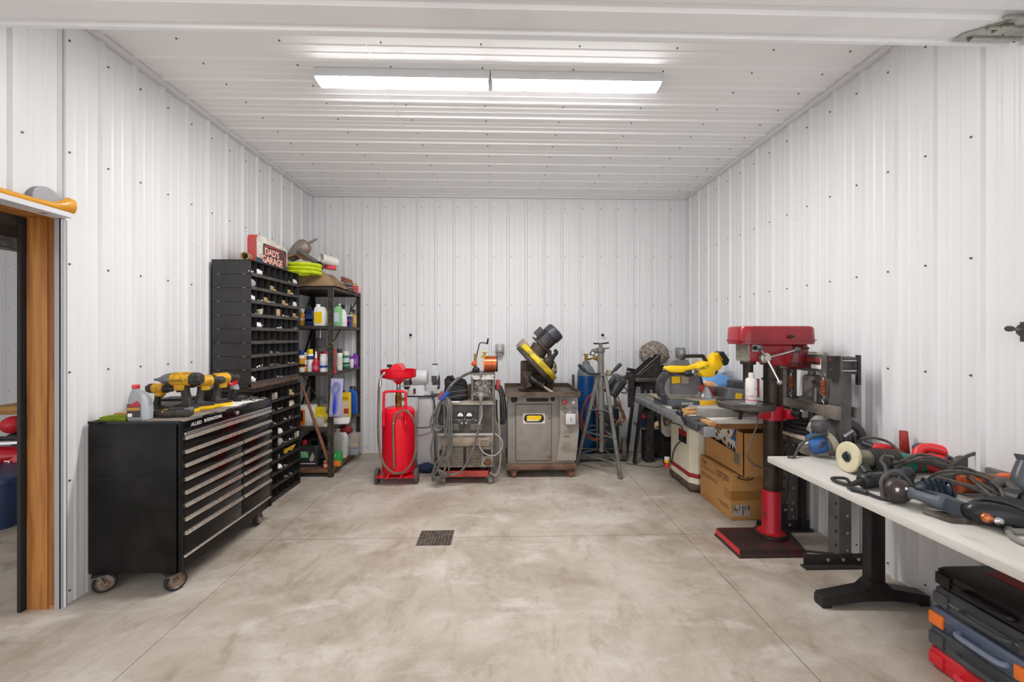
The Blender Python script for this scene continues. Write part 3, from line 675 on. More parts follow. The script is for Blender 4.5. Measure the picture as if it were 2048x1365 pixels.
# ---------------------------------------------------------------- bottles and cans
def cm(h, r=.38): return M('tint_' + h, h, r)
def lshape(kind, w, d, h):
    if kind == 'can': return [(0, 0), (w * .47, 0), (w * .5, h * .02), (w * .5, h * .78), (w * .44, h * .82), (w * .3, h * .83)]
    return None
SHG = 'bottles and cans on the corner shelves'
def bottle(px, py, Y, z, wpx, hpx, body, cap, label, kind='jug', patch=None, cat='bottle', name=None, rz=0, patch2=None, capf=.3, pf=(.2, .62), X=None):
    """stands on z; px is its centre column in the photograph, wpx and hpx its size there"""
    if X is None: p = aY(px, py, Y)
    else: p = aX(px, py, X)
    lim = SX1 - .012 - wpx * .0028
    if p.x > lim: p = aX(px, py, lim); p.y = min(p.y, 5.23)
    dep = p.x * _s + p.y * _c; k = dep / F
    w, h = wpx * k, hpx * k; d = w * .62 if kind in ('jug', 'flat') else w
    nm = name or {'jug': 'oil_jug', 'flat': 'oil_bottle', 'can': 'spray_can', 'spray': 'spray_bottle', 'neck': 'neck_bottle', 'tub': 'plastic_tub', 'tin': 'metal_tin'}[kind]
    t = T(nm, label, cat, (p.x, p.y, z + .0005), rz, SHG)
    bm_, cm_ = (cm(body) if isinstance(body, str) else body), (cm(cap) if isinstance(cap, str) else cap)
    yf = -d / 2
    if kind in ('jug', 'flat'):
        R = [(0, w * .94, d * .94, w * .12, 0, 0), (h * .02, w, d, w * .14, 0, 0), (h * .66, w, d, w * .14, 0, 0), (h * .78, w * .86, d * .9, w * .14, -w * .05, 0), (h * .87, w * .5, d * .6, w * .12, -w * .18, 0), (h * .9, w * .32, w * .32, w * .15, -w * .2, 0), (h * .93, w * .3, w * .3, w * .14, -w * .2, 0)]
        if kind == 'flat': R = [(a, b, c, r, 0, 0) for a, b, c, r, _, _ in R]
        obj('bottle_body', G().loft(rloft(R)), bm_, t)
        cx = -w * .2 if kind == 'jug' else 0
        obj('cap', G().cyl((cx, 0, h * .91), (cx, 0, h), w * .19, n=16, bev=w * .02), cm_, t)
        if kind == 'jug': obj('handle', G().tube([(w * .05, 0, h * .84), (w * .3, 0, h * .84), (w * .43, 0, h * .72), (w * .44, 0, h * .55)], w * .085, n=8), bm_, t)
    elif kind == 'can':
        obj('can_body', G().lathe([(0, 0), (w * .46, 0), (w * .5, h * .02), (w * .5, h * (.94 - capf)), (w * .45, h * (.99 - capf)), (0, h * (.99 - capf))]), bm_, t)
        obj('cap', G().cyl((0, 0, h * (.98 - capf)), (0, 0, h), w * .46, w * .43, n=20, bev=w * .04), cm_, t)
    elif kind == 'neck':
        obj('bottle_body', G().lathe([(0, 0), (w * .46, 0), (w * .5, h * .03), (w * .5, h * .42), (w * .36, h * .55), (w * .18, h * .66), (w * .14, h * .7)]), bm_, t)
        obj('cap', G().lathe([(w * .17, h * .66), (w * .19, h * .7), (w * .1, h * .97), (w * .06, h), (0, h)]), cm_, t)
    elif kind == 'spray':
        obj('bottle_body', G().lathe([(0, 0), (w * .46, 0), (w * .5, h * .03), (w * .5, h * .45), (w * .4, h * .58), (w * .2, h * .7), (w * .15, h * .76)], sy=.8), bm_, t)
        g = G().cyl((0, 0, h * .74), (0, 0, h * .82), w * .18, n=14).box((-w * .1, 0, h * .88), (w * .62, w * .22, h * .09), bev=w * .05).bar((-w * .2, 0, h * .85), (-w * .34, 0, h * .72), w * .12, w * .06).cyl((-w * .4, 0, h * .9), (-w * .52, 0, h * .9), w * .08, n=8)
        obj('trigger_head', g, cm_, t)
    elif kind == 'tin':
        obj('can_body', G().loft(rloft([(0, w, d * .6, w * .06, 0, 0), (h * .9, w, d * .6, w * .06, 0, 0), (h * .93, w * .9, d * .55, w * .06, 0, 0)])), bm_, t); yf = -d * .3
        obj('cap', G().cyl((-w * .25, 0, h * .92), (-w * .25, 0, h), w * .14, n=16), cm_, t)
    elif kind == 'tub':
        obj('tub_body', G().loft(rloft([(0, w * .9, w * .7, w * .08, 0, 0), (h * .9, w, w * .76, w * .08, 0, 0)])), bm_, t); yf = -w * .38
        obj('lid', G().loft(rloft([(h * .88, w * 1.04, w * .8, w * .08, 0, 0), (h, w * 1.02, w * .78, w * .08, 0, 0)])), cm_, t)
    def wrap(z0, z1, mat, nm='label_sticker', f=1.012):
        if kind in ('can', 'neck', 'spray'):
            sy = .8 if kind == 'spray' else 1
            obj(nm, G().lathe([(w * .5 * f, h * z0), (w * .5 * f, h * z1)], sy=sy), cm(mat), t)
        else: obj(nm, G().bx(-w * .38, w * .38 if kind != 'jug' else w * .25, yf - .0014, yf + .004, h * z0, h * z1), cm(mat), t)
    if patch: wrap(pf[0], pf[1], patch)
    if patch2: wrap(pf[0] + .04, pf[0] + (pf[1] - pf[0]) * .4, patch2, 'label_band', 1.022)
    return t
A, B, C_, D_, E_ = SZ[3], SZ[2], SZ[1], SZ[0], SZ[4]
# top bottle shelf
bottle(606, 645, 4.56, A, 12, 37, 'e9a02c', 'f0ece4', 'orange bottle with white shoulders at the near end, top bottle shelf', 'spray', 'f1ede6', pf=(.3, .42))
bottle(614, 645, 4.75, A, 9, 46, 'e8cf1f', '4e8a3a', 'narrow bright yellow bottle behind the navy jug', 'neck')
bottle(620.5, 649, 4.50, A, 18, 37, '1c2749', '1c2749', 'navy blue oil jug beside the white jug on the top bottle shelf', 'flat', '31406f', patch2='c9c9d2')
bottle(641, 650, 4.50, A, 23, 43, 'f0efea', 'f4f2ee', 'white oil jug with a large yellow label', 'jug', 'f2c90f', pf=(.12, .64))
bottle(622, 640, 4.85, A, 15, 36, 'c62230', 'c62230', 'red jug standing behind the navy blue jug', 'jug')
bottle(646, 640, 4.85, A, 20, 40, 'd8452e', '4b4a4c', 'orange red jug behind the white jug with yellow label', 'jug')
bottle(657, 642, 4.72, A, 14, 38, '4aa83a', '57b13d', 'green and orange bottle tucked behind the front shelf post', 'spray', 'e8642c', pf=(.1, .45))
bottle(674, 649, 4.66, A, 13, 44, '8cc98c', '2f6b3a', 'pale green spray bottle right of the front shelf post', 'flat', 'd5dbe8')
bottle(679, 646, 4.85, A, 12, 46, '9bd39a', 'e7e9e2', 'second pale green bottle, behind the first and taller', 'flat')
bottle(687, 650, 4.82, A, 16, 47, 'eef0f2', '232325', 'white spray bottle with black trigger head', 'spray')
bottle(694, 652, 4.80, A, 19, 24, '2b2f78', 'd8cfc4', 'blue tub with red and white patches below the white spray bottle', 'tub', 'b3324a', patch2='e8e6ea')
bottle(708, 653, 4.98, A, 12, 38, 'b98a3a', '1f1e1e', 'amber brown spray bottle with black trigger', 'spray', 'd8b04a')
bottle(702, 650, 5.1, A, 10, 46, '8f8468', '1d1c1c', 'tall drab bottle with long black nozzle at the far shelf corner', 'neck')
# second shelf
bottle(603, 742, 4.50, B, 12, 44, 'efe9df', '1f3b78', 'white can with navy cap at the near end of second shelf', 'can', 'd9952e', patch2='1f1e22', capf=.22)
bottle(611, 740, 4.56, B, 12, 38, 'e6a12c', 'd9dad6', 'orange and white can with pale cap beside the navy capped can', 'can', 'f2eee6', patch2='b23a3a', capf=.2)
bottle(620.5, 741, 4.54, B, 12, 45, 'f2f2f0', 'f2c90f', 'white can with blue shoulder and bright yellow cap', 'can', None, capf=.2, patch2='1f3f7d', pf=(.5, 1.0))
bottle(632, 743, 4.52, B, 14, 41, 'c8263a', 'f1eeea', 'red additive bottle with long white neck', 'neck', 'd9667a', pf=(.12, .3))
bottle(647.5, 743, 4.50, B, 15, 36, 'f3f3f4', 'f3f3f4', 'white spray can with blue print in front of the red bottles', 'can', 'dfe3ee', patch2='35479a', capf=.12)
bottle(640, 733, 4.82, B, 14, 36, 'b8222e', 'c73a45', 'red bottle behind the red additive bottle', 'neck')
bottle(650, 733, 4.86, B, 14, 36, 'cc2a36', 'd8465a', 'red bottle with pink cap behind the white spray can', 'can', capf=.2)
bottle(658, 735, 4.8, B, 9, 32, 'e0a124', 'e0a124', 'yellow orange bottle half hidden by the front shelf post', 'neck')
bottle(679, 740, 4.62, B, 11, 43, 'eceae2', '34383a', 'tall white spray can with dark grey cap', 'can', 'd8d5cc', capf=.18)
bottle(691.5, 738, 4.78, B, 13, 35, '2f7d5c', 'e9e6df', 'green spray can with white and red cap', 'can', 'cfe0d8', patch2='1f5a44', capf=.22)
bottle(703, 733, 4.92, B, 8, 24, 'ece8ee', '8a3fb5', 'slim white bottle with purple cap beside the purple bottle', 'can', capf=.25)
bottle(709.5, 733, 4.98, B, 12, 27, '8b35bd', '9c4ccc', 'purple cleaner bottle near the far end of second shelf', 'flat', 'b98ad0')
bottle(716, 732, 5.1, B, 8, 27, '7d2fb0', '8d44c2', 'second purple bottle at the far end of second shelf', 'flat', 'd5c6e2')
t = T('oil_pump', 'grey oil pump can with a thin upright spout on second shelf', 'pump', (*aY(640, 700, 4.92).xy, B))
obj('pump_body', G().lathe([(0, 0), (.06, 0), (.06, .24), (.05, .25), (0, .25)]), M('tarnished_grey', '85827c', .5), t)
obj('pump_lid', G().lathe([(0, .25), (.045, .25), (.05, .33), (.05, .35), (0, .36)]), gry, t)
obj('spout', G().cyl((.0, 0, .35), (.008, 0, .50), .008, .002, n=8), steel, t)
g = G(); p = aY(670, 745, 4.41); g.tube([p + Vector((0, 0, .25)), p + Vector((.005, -.004, .18)), p], .009, n=8).ell(p, (.016, .012, .022)).ell(p + Vector((0, 0, .235)), (.013, .01, .014))
solo('red_hook_tool', g, M('worn_red', 'b5382f', .45, col2='8f3a30', sc=30), 'thin red bar tool hanging beside the front shelf post', 'tool')
g = G(); p = aY(661, 690, 4.405); g.tube([p + Vector((.028 * math.cos(a), 0, .028 * math.sin(a))) for a in [i * PI / 5 for i in range(10)]], .0018, n=6, closed=True)
solo('wire_ring', g, brass, 'thin wire ring hung on the front shelf post', 'ring')
# third shelf
t = T('white_box', 'white and orange filter box at the near end of third shelf', 'box', (*aY(616, 847, 4.56).xy, C_), group=None)
obj('carton', G().bx(-.075, .075, -.06, .06, 0, .215, bev=.003), white, t)
obj('carton_print', G().bx(-.07, -.005, -.0612, -.055, .01, .17), orange, t); obj('carton_picture', G().bx(-.052, -.026, -.0622, -.055, .05, .16), M('dark_print', '4a2420', .5), t)
g = G().ell((0, 0, .06), (.075, .06, .065), jit=.25, seed=4, n=18).box((-.01, 0, .14), (.11, .05, .1), rot=(.1, .05, .1), bev=.015)
solo('yellow_bag', g, M('yellow_film', 'e6cf1a', .35, bump=.5, bsc=30), 'crumpled yellow plastic bag beside the white and orange box', 'bag', loc=(*aY(643, 845, 4.60).xy, C_), w=False)
solo('grey_rag', G().ell((0, 0, .11), (.13, .1, .11), jit=.4, seed=9, n=20), M('grey_cloth', '8f8c88', .9, col2='6a6764', sc=12), 'heap of grey cloth behind the yellow bag', 'rag', loc=(*aY(640, 830, 4.95).xy, C_), w=False)
solo('small_carton', G().bx(-.05, .05, -.03, .03, 0, .095, bev=.003), M('pale_carton', 'b9b3a6', .7, col2='9e978a', sc=25), 'small pale printed carton leaning before the yellow bag', 'box', loc=(*aY(639, 845, 4.47).xy, C_ ), w=False)
t = T('blister_pack', 'clear blister pack with blue tool hung on the front shelf post', 'package', (*aY(670, 828, 4.405).xy, .64), rot=(0, .06, .1))
obj('backing_card', G().bx(-.062, .062, -.004, 0, 0, .4, bev=.003), M('lilac_card', 'a9a7c9', .4), t)
g = G().lathe([(0, .03), (.03, .04), (.036, .10), (.028, .2), (.022, .25), (0, .26)], (0, -.02, 0), sy=.6); g.tube([(-.02, -.02, .24), (-.035, -.022, .3), (-.01, -.024, .35), (.025, -.022, .34), (.03, -.02, .29), (.005, -.02, .25)], .01, n=8)
obj('blue_tool', g, M('vivid_blue', '2c3fd0', .35), t)
obj('blister', G().box((0, -.024, .2), (.1, .04, .36), bev=.015), M('clear_blister', 'ffffff', .08, alpha=.16), t)
t = bottle(691.5, 836, 4.66, C_, 18, 54, 'f0c81c', '2b2926', 'yellow topped white tin printed with black letters', 'tin', 'ead9c4', name='solvent_tin', cat='tin', pf=(.02, .62))
text('lettering', 'OVS', .042, (0, -.0325, .225), FACE_NY, inkm, t, depth=.001)
obj('label_picture', G().bx(-.01, .045, -.0345, -.03, .05, .11), M('red_print', 'c8402c', .5), t)
bottle(706, 830, 4.90, C_, 16, 55, '2160c4', '2a2a2c', 'large blue jug with black cap beside the yellow topped tin', 'jug')
bottle(714, 832, 5.08, C_, 10, 54, '22262a', '22262a', 'black jug at the far end of third shelf', 'jug')
solo('white_card_strip', G().box((0, 0, .03), (.17, .1, .05), rot=(.1, 0, .2), bev=.005), paper, 'folded white paper lying under the blister pack', 'paper', loc=(*aY(683, 845, 4.62).xy, C_), w=False)
solo('paper_booklet', G().box((0, 0, .014), (.16, .10, .028), rot=(0, 0, -.15), bev=.004), M('cream_booklet', 'd2c5ae', .7), 'cream booklet flat on third shelf beside the front post', 'booklet', loc=(*aY(645, 850, 4.5).xy, C_), w=False)
# leaning wooden handle
g = G(); a, b = aY(604, 771, 4.335), aY(659, 931, 4.462)
g.loft([[c + x * w * math.cos(k * PI / 6) + y * d * math.sin(k * PI / 6) for k in range(12)] for c, w, d in [(a.lerp(b, f), .012 + .012 * k, .01 + .006 * k) for f, k in ((0, 0), (.1, .4), (.5, .6), (.55, 1.1), (.6, .9), (.8, 1), (.95, 1.1), (1, .8))] for x, y, _ in [frame(b - a)]])
solo('wooden_shaft', g, M('red_brown_wood', '8a5a40', .6, col2='6d4632', sc=6), 'brown wooden shaft leaning across the near end of the shelves', 'shaft')
# bottom shelf
t = T('plastic_canister', 'black plastic canister with red cap and green print on the bottom shelf', 'canister', (*aY(621, 936, 4.56).xy, D_))
w, h = .20, .285
R = [(0, w * .96, .12, .02, 0, 0), (.006, w, .125, .024, 0, 0), (h * .74, w, .125, .026, 0, 0), (h * .8, w * .95, .115, .026, 0, 0)]
grym = M('charcoal_plastic', '36373a', .42)
obj('canister_body', G().loft(rloft(R)), grym, t)
obj('handle', G().tube([(-.01, 0, h * .78), (-.005, 0, h * .94), (.03, 0, h), (.075, 0, h * .99), (.09, 0, h * .92), (.09, 0, h * .76)], .014, n=10, k=3), grym, t)
obj('cap', G().cyl((-.06, 0, h * .8), (-.06, 0, h * .98), .027, n=18, bev=.004), M('pink_red_cap', 'd83a4e', .4), t)
lb = obj('label_sticker', G().bx(-.085, .005, -.0645, -.06, .1, .17), M('leaf_green', '2f9a45', .5), t)
text('lettering', 'FULL', .04, (-.04, -.0652, .15), FACE_NY, white, t, depth=.001); text('lettering', 'SYNTH', .03, (-.04, -.0652, .118), FACE_NY, white, t, depth=.001)
obj('label_figure', G().prism([(.015, .09), (.05, .16), (.07, .12), (.06, .07), (.03, .06)], 'y', -.0642, -.06), M('sage_print', 'a8a890', .6), t)
obj('label_line', G().bx(-.085, .08, -.0642, -.06, .036, .044), white, t)
bottle(651, 920, 4.62, D_, 16, 32, '202124', '1c1c1e', 'small black bottle behind the leaning wooden handle', 'flat', '3a3b3f', patch2='b9b9bb')
bottle(653, 935, 4.48, D_, 12, 15, 'cf4a2a', 'd9d3c8', 'short orange red tin beside the front shelf post', 'can', 'e6b7a2', capf=.15, name='grease_tin', cat='tin')
bottle(681, 918, 4.72, D_, 27, 58, 'eeeeec', 'e9e9e7', 'big white jug on the bottom shelf right of the post', 'jug', 'd8dcd0')
t = T('green_carton', 'small green and orange carton before the big white jug', 'box', (*aY(674, 922, 4.55).xy, D_))
obj('carton', G().bx(-.05, .05, -.03, .03, 0, .15, bev=.003), M('leaf_green', '2f9a45', .5), t); obj('carton_print', G().bx(-.02, .048, -.0312, -.02, .004, .06), orange, t); text('lettering', '7', .05, (-.01, -.0318, .11), FACE_NY, white, t)
solo('orange_bottle', G().lathe([(0, 0), (.03, 0), (.03, .08), (.012, .11), (.012, .13), (0, .13)], (*aY(662, 925, 4.47).xy, D_)), white, 'small white bottle between front post and green carton', 'bottle')
for i, (z, m) in enumerate(((0, '7d97b5'), (.085, 'd8b24a'), (.165, 'd2903a'))):
    t = T('food_container', ['blue based clear container at the bottom of its stack', 'clear container of yellow parts in mid stack', 'clear container of orange parts on top of stack'][i], 'container', (*aY(708, 905, 5.0).xy, D_ + z), group='stacked clear containers')
    obj('container_contents', G().ell((0, 0, .032), (.06, .05, .026), jit=.3, seed=i, n=14), cm(m), t)
    obj('container_shell', G().loft(rloft([(0.001, .13, .11, .015, 0, 0), (.07, .16, .135, .015, 0, 0), (.07, .168, .142, .015, 0, 0), (.078, .168, .142, .015, 0, 0)])), M('clear_tub', 'e6eaec', .12, alpha=.4), t)
solo('red_bag', G().ell((0, 0, .05), (.09, .08, .05), jit=.3, seed=12), M('maroon_rag', '8a2a30', .8), 'dark red rag on the stacked containers under third shelf', 'rag', loc=(*aY(690, 870, 4.93).xy, .335), w=False)
solo('dark_bag', G().ell((0, 0, .13), (.14, .1, .13), jit=.35, seed=15, n=18), M('dark_bag', '25211f', .7), 'dark lumpy bag at the back of the bottom shelf', 'bag', loc=(*aY(628, 900, 4.95).xy, D_), w=False)
# ---------------------------------------------------------------- on top of the shelving unit
def heap(x, y):
    fx = min(1, max(0, (SX1 + .01 - x) / .10)); fy = min(1, max(0, (y - 4.40) / .07)); fy2 = min(1, max(.28, (4.98 - y) / .2))
    return 2.012 + (.13 + .05 * noise.noise(Vector((x * 6, y * 6, 1)))) * fx ** .6 * fy ** .5 * fy2 + .012 * noise.noise(Vector((x * 15, y * 13, 4)))
def hx(i): return -2.30 + (SX1 + .015 + 2.30) * i / 22
top = [[(hx(i), 4.405 + .04 * j, heap(hx(i), 4.405 + .04 * j)) for i in range(23)] for j in range(19)]
g = G().loft([[(x, y, 2.0065) for x, y, z in top[0]]] + top + [[(x, y, 2.0065) for x, y, z in top[-1]]], cap=False, closed=False)
ox = solo('kraft_sack', g, M('kraft_paper', '9a7f5e', .8, col2='7c6448', sc=9, bump=.4, bsc=25), 'crumpled brown kraft sack spread over the top shelf', 'sack')
neon = M('neon_yellow_hose', 'cfe01a', .4, col2='aebb16', sc=12)
g = G()
for k in range(3):
    for q in range(2):
        R_ = .165 - q * .024
        g.tube([(R_ * math.cos(a), R_ * math.sin(a) * .8, .022 + k * .038) for a in [i * PI / 9 for i in range(18)]], .0195, n=8, k=2, closed=True)
solo('neon_hose_coil', g, neon, 'coiled neon yellow hose between the sign and white pipe elbow', 'hose', loc=(-2.03, 4.36, 2.108), w=False)
g = G(); a, b = aY(577, 519, 4.62), aY(616, 487, 4.62)
d = b - a; g.lathe([(.02, 0), (.05, .02), (.085, d.length * .5), (.09, d.length * .8), (.07, d.length * .95), (.05, d.length), (0, d.length)], a, d, 18, sx=.8); g.tube([b - d * .05, b + Vector((.06, 0, .03)), b + Vector((.1, 0, .05))], .02, n=8, r1=.008)
solo('muffler', g, M('rusty_grey_steel', '97918a', .5, .4, col2='a8684e', sc=8), 'rust streaked grey exhaust muffler lying behind garage sign', 'muffler')
g = G().loft([[aY(x, y, yy) for x, y, yy in r] for r in [[(570, 516, 4.45), (578, 506, 4.7), (580, 520, 4.7)], [(592, 510, 4.45), (600, 500, 4.75), (606, 516, 4.7)], [(605, 521, 4.45), (618, 512, 4.75), (622, 524, 4.7)]]])
solo('rusty_bracket', g, M('rust_tan', 'a5805f', .7, col2='8a5a3d', sc=14), 'tan rusty bracket wedged under the muffler', 'bracket')
g = G(); a, b = aY(597, 501, 4.5), aY(640, 530, 4.5); d = b - a; g.lathe([(.018, 0), (.026, 0), (.026, d.length), (.018, d.length), (.018, 0)], a, d, 18)
solo('grey_pipe', g, M('grey_pipe', '6f6a66', .55, .2), 'grey pipe slanting down across the neon yellow hose', 'pipe')
c = aY(645, 518, 4.5); g = G(); g.lathe([(.05, -.02), (.058, -.02), (.058, .0), (.052, .01), (.052, .16), (.045, .16), (.045, 0), (.05, -.02)], c, (.55, .8, -.1), 26)
solo('pipe_elbow', g, M('white_pvc', 'e4e1da', .35), 'open white plastic pipe elbow facing out above the shelves', 'pipe')
c = aY(636, 534, 4.48); g = G(); g.lathe([(0, 0), (.04, 0), (.048, .01), (.048, .06), (.03, .075), (0, .075)], c - Vector((.02, 0, .0)), (1, -.4, .1), 20)
solo('black_canister', g, blkpl, 'small black canister in front of the white pipe elbow', 'canister')
c = aY(661, 533, 4.62); solo('red_box', G().box(c, (.12, .1, .07), rot=(0, .1, .3), bev=.004), red, 'bright red box right of the white pipe elbow', 'box')
for i, y in enumerate((549, 555)):
    a, b = aX(684, y, -1.86), aX(703, y + 6, -1.82); a.z, b.z = (2.165, 2.15) if i == 0 else (2.135, 2.12); b.x += .01 * i
    g = G(); g.tube([a, a.lerp(b, .5) + Vector((0, 0, .006)), b], .016, n=10)
    solo('copper_pipe', g, M('dull_copper', 'a8745a', .45, .6), ['copper pipe lying uppermost beside the red can', 'copper pipe lying beneath another one beside the red can'][i], 'pipe')
for i, (x, z) in enumerate(((695, 2.10), (698, 2.062))):
    c = aX(x, 560, -1.835); c.z = z; g = G(); g.ell(c, (.05, .09, .022), n=14)
    solo('grey_roll', g, M('grey_cloth_roll', '8a878a', .8), ['grey cloth roll on top, beside the red can', 'grey cloth roll underneath, touching the red can'][i], 'roll')
t = T('red_can', 'open red can holding yellow tipped parts at the shelf end', 'can', (*aX(709, 570, -1.83).xy, 2.007), .3)
obj('can_body', G().loft(rloft([(0, .085, .085, .006, 0, 0), (.1, .09, .09, .006, 0, 0)])), red, t)
g = G()
for k in range(6): g.bar((-.02 + .008 * k, .01 * math.sin(k * 3), .06), (-.025 + .012 * k, .02 * math.sin(k * 2), .15 + .01 * math.sin(k)), .008, .004)
obj('can_contents', g, M('yellow_tip', 'd9d04a', .5), t)
# ================================================================ waste oil drainer
drn = M('bright_red_enamel', 'e2102a', .34, coat=.12, spec=.35)
DXc, DYc = -1.042, 4.30
t = T('oil_drainer', 'red upright waste oil drainer with funnel and looped hose', 'oil drainer', (DXc, DYc, 0))
obj('tank', G().lathe([(0, .10), (.13, .10), (.158, .115), (.163, .14), (.163, .70), (.158, .728), (.14, .748), (.10, .76), (0, .765)], n=40), drn, t)
obj('tank_seam', G().lathe([(.163, .145), (.1655, .15), (.163, .155)], n=40).lathe([(.163, .705), (.1655, .71), (.163, .715)], n=40), drn, t)
obj('brass_valve', G().cyl((0, 0, .76), (0, 0, .80), .03, n=20).cyl((0, 0, .80), (0, 0, .88), .036, n=6).cyl((0, 0, .88), (0, 0, .93), .028, n=18).cyl((0, 0, .84), (.06, -.01, .84), .012).cyl((.05, -.012, .84), (.075, -.014, .84), .02, n=10), M('aged_brass', '9a7132', .4, .7, col2='6d4a22', sc=30), t)
obj('lift_tube', G().cyl((0, 0, .9), (0, 0, 1.03), .02, n=16), steel, t)
fu = obj('funnel', G().lathe([(.022, .99), (.03, 1.0), (.06, 1.03), (.13, 1.05), (.17, 1.062), (.176, 1.07), (.178, 1.13), (.183, 1.135), (.183, 1.14), (.172, 1.138), (.168, 1.075), (.06, 1.045), (.02, 1.01)], n=40), drn, t)
g = G(); n = 14
g.loft([[(-.062 * math.cos(PI * i / n) + .0 + dx, -.02 + dy, 1.09 + .115 * math.sin(PI * i / n) ** .7 * hh) for i in range(n + 1)] for dx, dy, hh in ((0, -.09, 1), (.0, .09, 1))], cap=False, closed=False)
g.prism([(-.062 * math.cos(PI * i / n), 1.09 + .115 * math.sin(PI * i / n) ** .7) for i in range(n + 1)], 'y', -.112, -.109)
obj('splash_guard', g, drn, fu)
obj('funnel_clip', G().box((-.10, .03, 1.175), (.05, .012, .03)).box((-.09, .03, 1.15), (.02, .012, .04)), blk, fu)
g = G(); g.tube([(-.107, -.155, .60), (-.107, -.157, .70), (-.107, -.15, .90), (-.09, -.148, .93), (0, -.146, .936), (.09, -.148, .93), (.107, -.15, .90), (.107, -.157, .70), (.107, -.155, .60)], .0125, n=10, k=4)
for sx in (-.107, .107): g.box((sx, -.163, .62), (.022, .012, .05), bev=.004)
obj('handle', g, drn, t)
obj('base_frame', G().bx(-.185, .185, -.14, .14, .075, .085).cyl((-.19, -.10, .075), (.19, -.10, .075), .012, n=10).bar((-.08, -.165, .08), (-.05, -.16, .13), .02, .02).bar((.05, -.165, .08), (.08, -.16, .13), .02, .02).cyl((0, .1, 0.01), (0, .1, .1), .02), drn, t)
for sx in (-1, 1):
    w_ = obj('wheel', G().lathe([(0, -.016), (.07, -.016), (.075, -.01), (.075, .01), (.07, .016), (0, .016)], (sx * .197, -.06, .0755), (1, 0, 0), 28), M('grey_rubber', '55534f', .7), t)
    obj('hub', G().cyl((sx * .178, -.06, .0755), (sx * .216, -.06, .0755), .03, n=16), dsteel, w_)
hz_ = M('brown_hose', '7a6a58', .5, col2='4d443b', sc=4)
L = lambda px, py, dy=-.19: Vector(((px - 797) * .00514, dy, 1.48 + (673 - py) * .00514))
obj('hose', G().tube([L(785, 748, -.12), L(774, 748, -.15), L(769, 765, -.18), L(768, 800), L(767, 850, -.18), L(770, 888), L(778, 915), L(790, 929), L(803, 934), L(818, 930), L(831, 913), L(838, 890), L(839, 860), L(835, 835), L(824, 817), L(812, 815), L(801, 822), L(796, 840), L(796, 870), L(797, 925, -.185)], .0105, n=10, k=5), hz_, t)
obj('hose_fitting', G().tube([L(787, 742, -.11), L(778, 743, -.14), L(772, 750, -.165), L(771, 758, -.178)], .011, n=10).cyl(L(771, 758, -.178), L(771, 768, -.18), .014), chrome, t)
obj('hose_clamp', G().cyl(L(796, 837, -.19), L(796, 841, -.19), .0135), steel, t)
# ================================================================ bench grinder on its pedestal
wg = M('pale_grey_enamel', 'd3d4d6', .32)
t = T('bench_grinder', 'pale grey bench grinder on a pedestal behind the red drainer', 'grinder', (-.86, 4.78, 0))
obj('pedestal', G().loft(rloft([(.05, .20, .18, .02, .02, 0), (.80, .17, .16, .02, .02, 0)])), M('pedestal_white', 'cfcfd1', .4), t)
obj('pedestal_foot', G().cyl((.02, 0, 0), (.02, 0, .05), .2, .19, n=32, bev=.01), M('dark_grey_iron', '4f5152', .55), t)
obj('mount_plate', G().bx(-.19, .15, -.1, .1, .80, .815), blk, t)
obj('motor_base', G().loft(rloft([(.815, .21, .17, .02, -.09, 0), (.93, .17, .14, .025, -.085, 0)])).box((.02, -.02, .835), (.14, .12, .04), bev=.008), wg, t)
sw = obj('switch', G().box((-.10, -.088, .868), (.026, .012, .055), bev=.003), blk, t); obj('switch_button', G().box((-.10, -.096, .856), (.016, .01, .018), bev=.002), red, sw)
obj('motor', G().lathe([(0, -.10), (.05, -.10), (.078, -.085), (.085, -.05), (.085, .06), (.08, .08), (0, .085)], (-.05, 0, 1.01), (1, 0, 0), 32), wg, t)
for x in (-.19, .13):
    gd = obj('wheel_guard', G().lathe([(0, -.028), (.09, -.028), (.098, -.02), (.098, .02), (.09, .028), (0, .028)], (x, .01, .975), (1, 0, 0), 32), wg, t)
    obj('grinding_wheel', G().lathe([(0, -.03), (.075, -.032), (.08, -.02), (.08, .02), (.075, .034), (0, .034)], (x, -.015, .955), (1, 0, 0), 32), M('dark_stone', '45423f', .85), gd)
obj('eye_shield', G().box((.125, -.09, 1.10), (.055, .006, .13), rot=(-.2, 0, .1), bev=.002), M('frosted_shield', 'd6dadb', .25, alpha=.6), t)
obj('shield_arm', G().bar((.125, -.08, 1.03), (.125, -.06, 1.17), .02, .008).box((.125, -.07, 1.165), (.06, .03, .012)).box((.12, -.1, 1.0), (.06, .012, .075)), dkg, t)
obj('tool_rest', G().box((.12, -.12, .93), (.09, .06, .012)).box((.12, -.1, .90), (.07, .012, .06)).box((-.19, -.12, .93), (.09, .06, .012)), M('pale_steel', 'c2c3c5', .35, .7), t)
obj('power_cord', G().tube([(.08, -.09, .83), (.13, -.12, .72), (.12, -.13, .62), (.13, -.13, .52), (.05, -.14, .47), (-.07, -.16, .475)], .006, n=7), cord, t)
solo('blue_rag', G().ell((-.80, 4.545, .06), (.085, .05, .05), jit=.3, seed=3, n=16), M('navy_cloth', '2b3550', .9), 'navy cloth bundle on the floor between drainer and welder', 'rag')
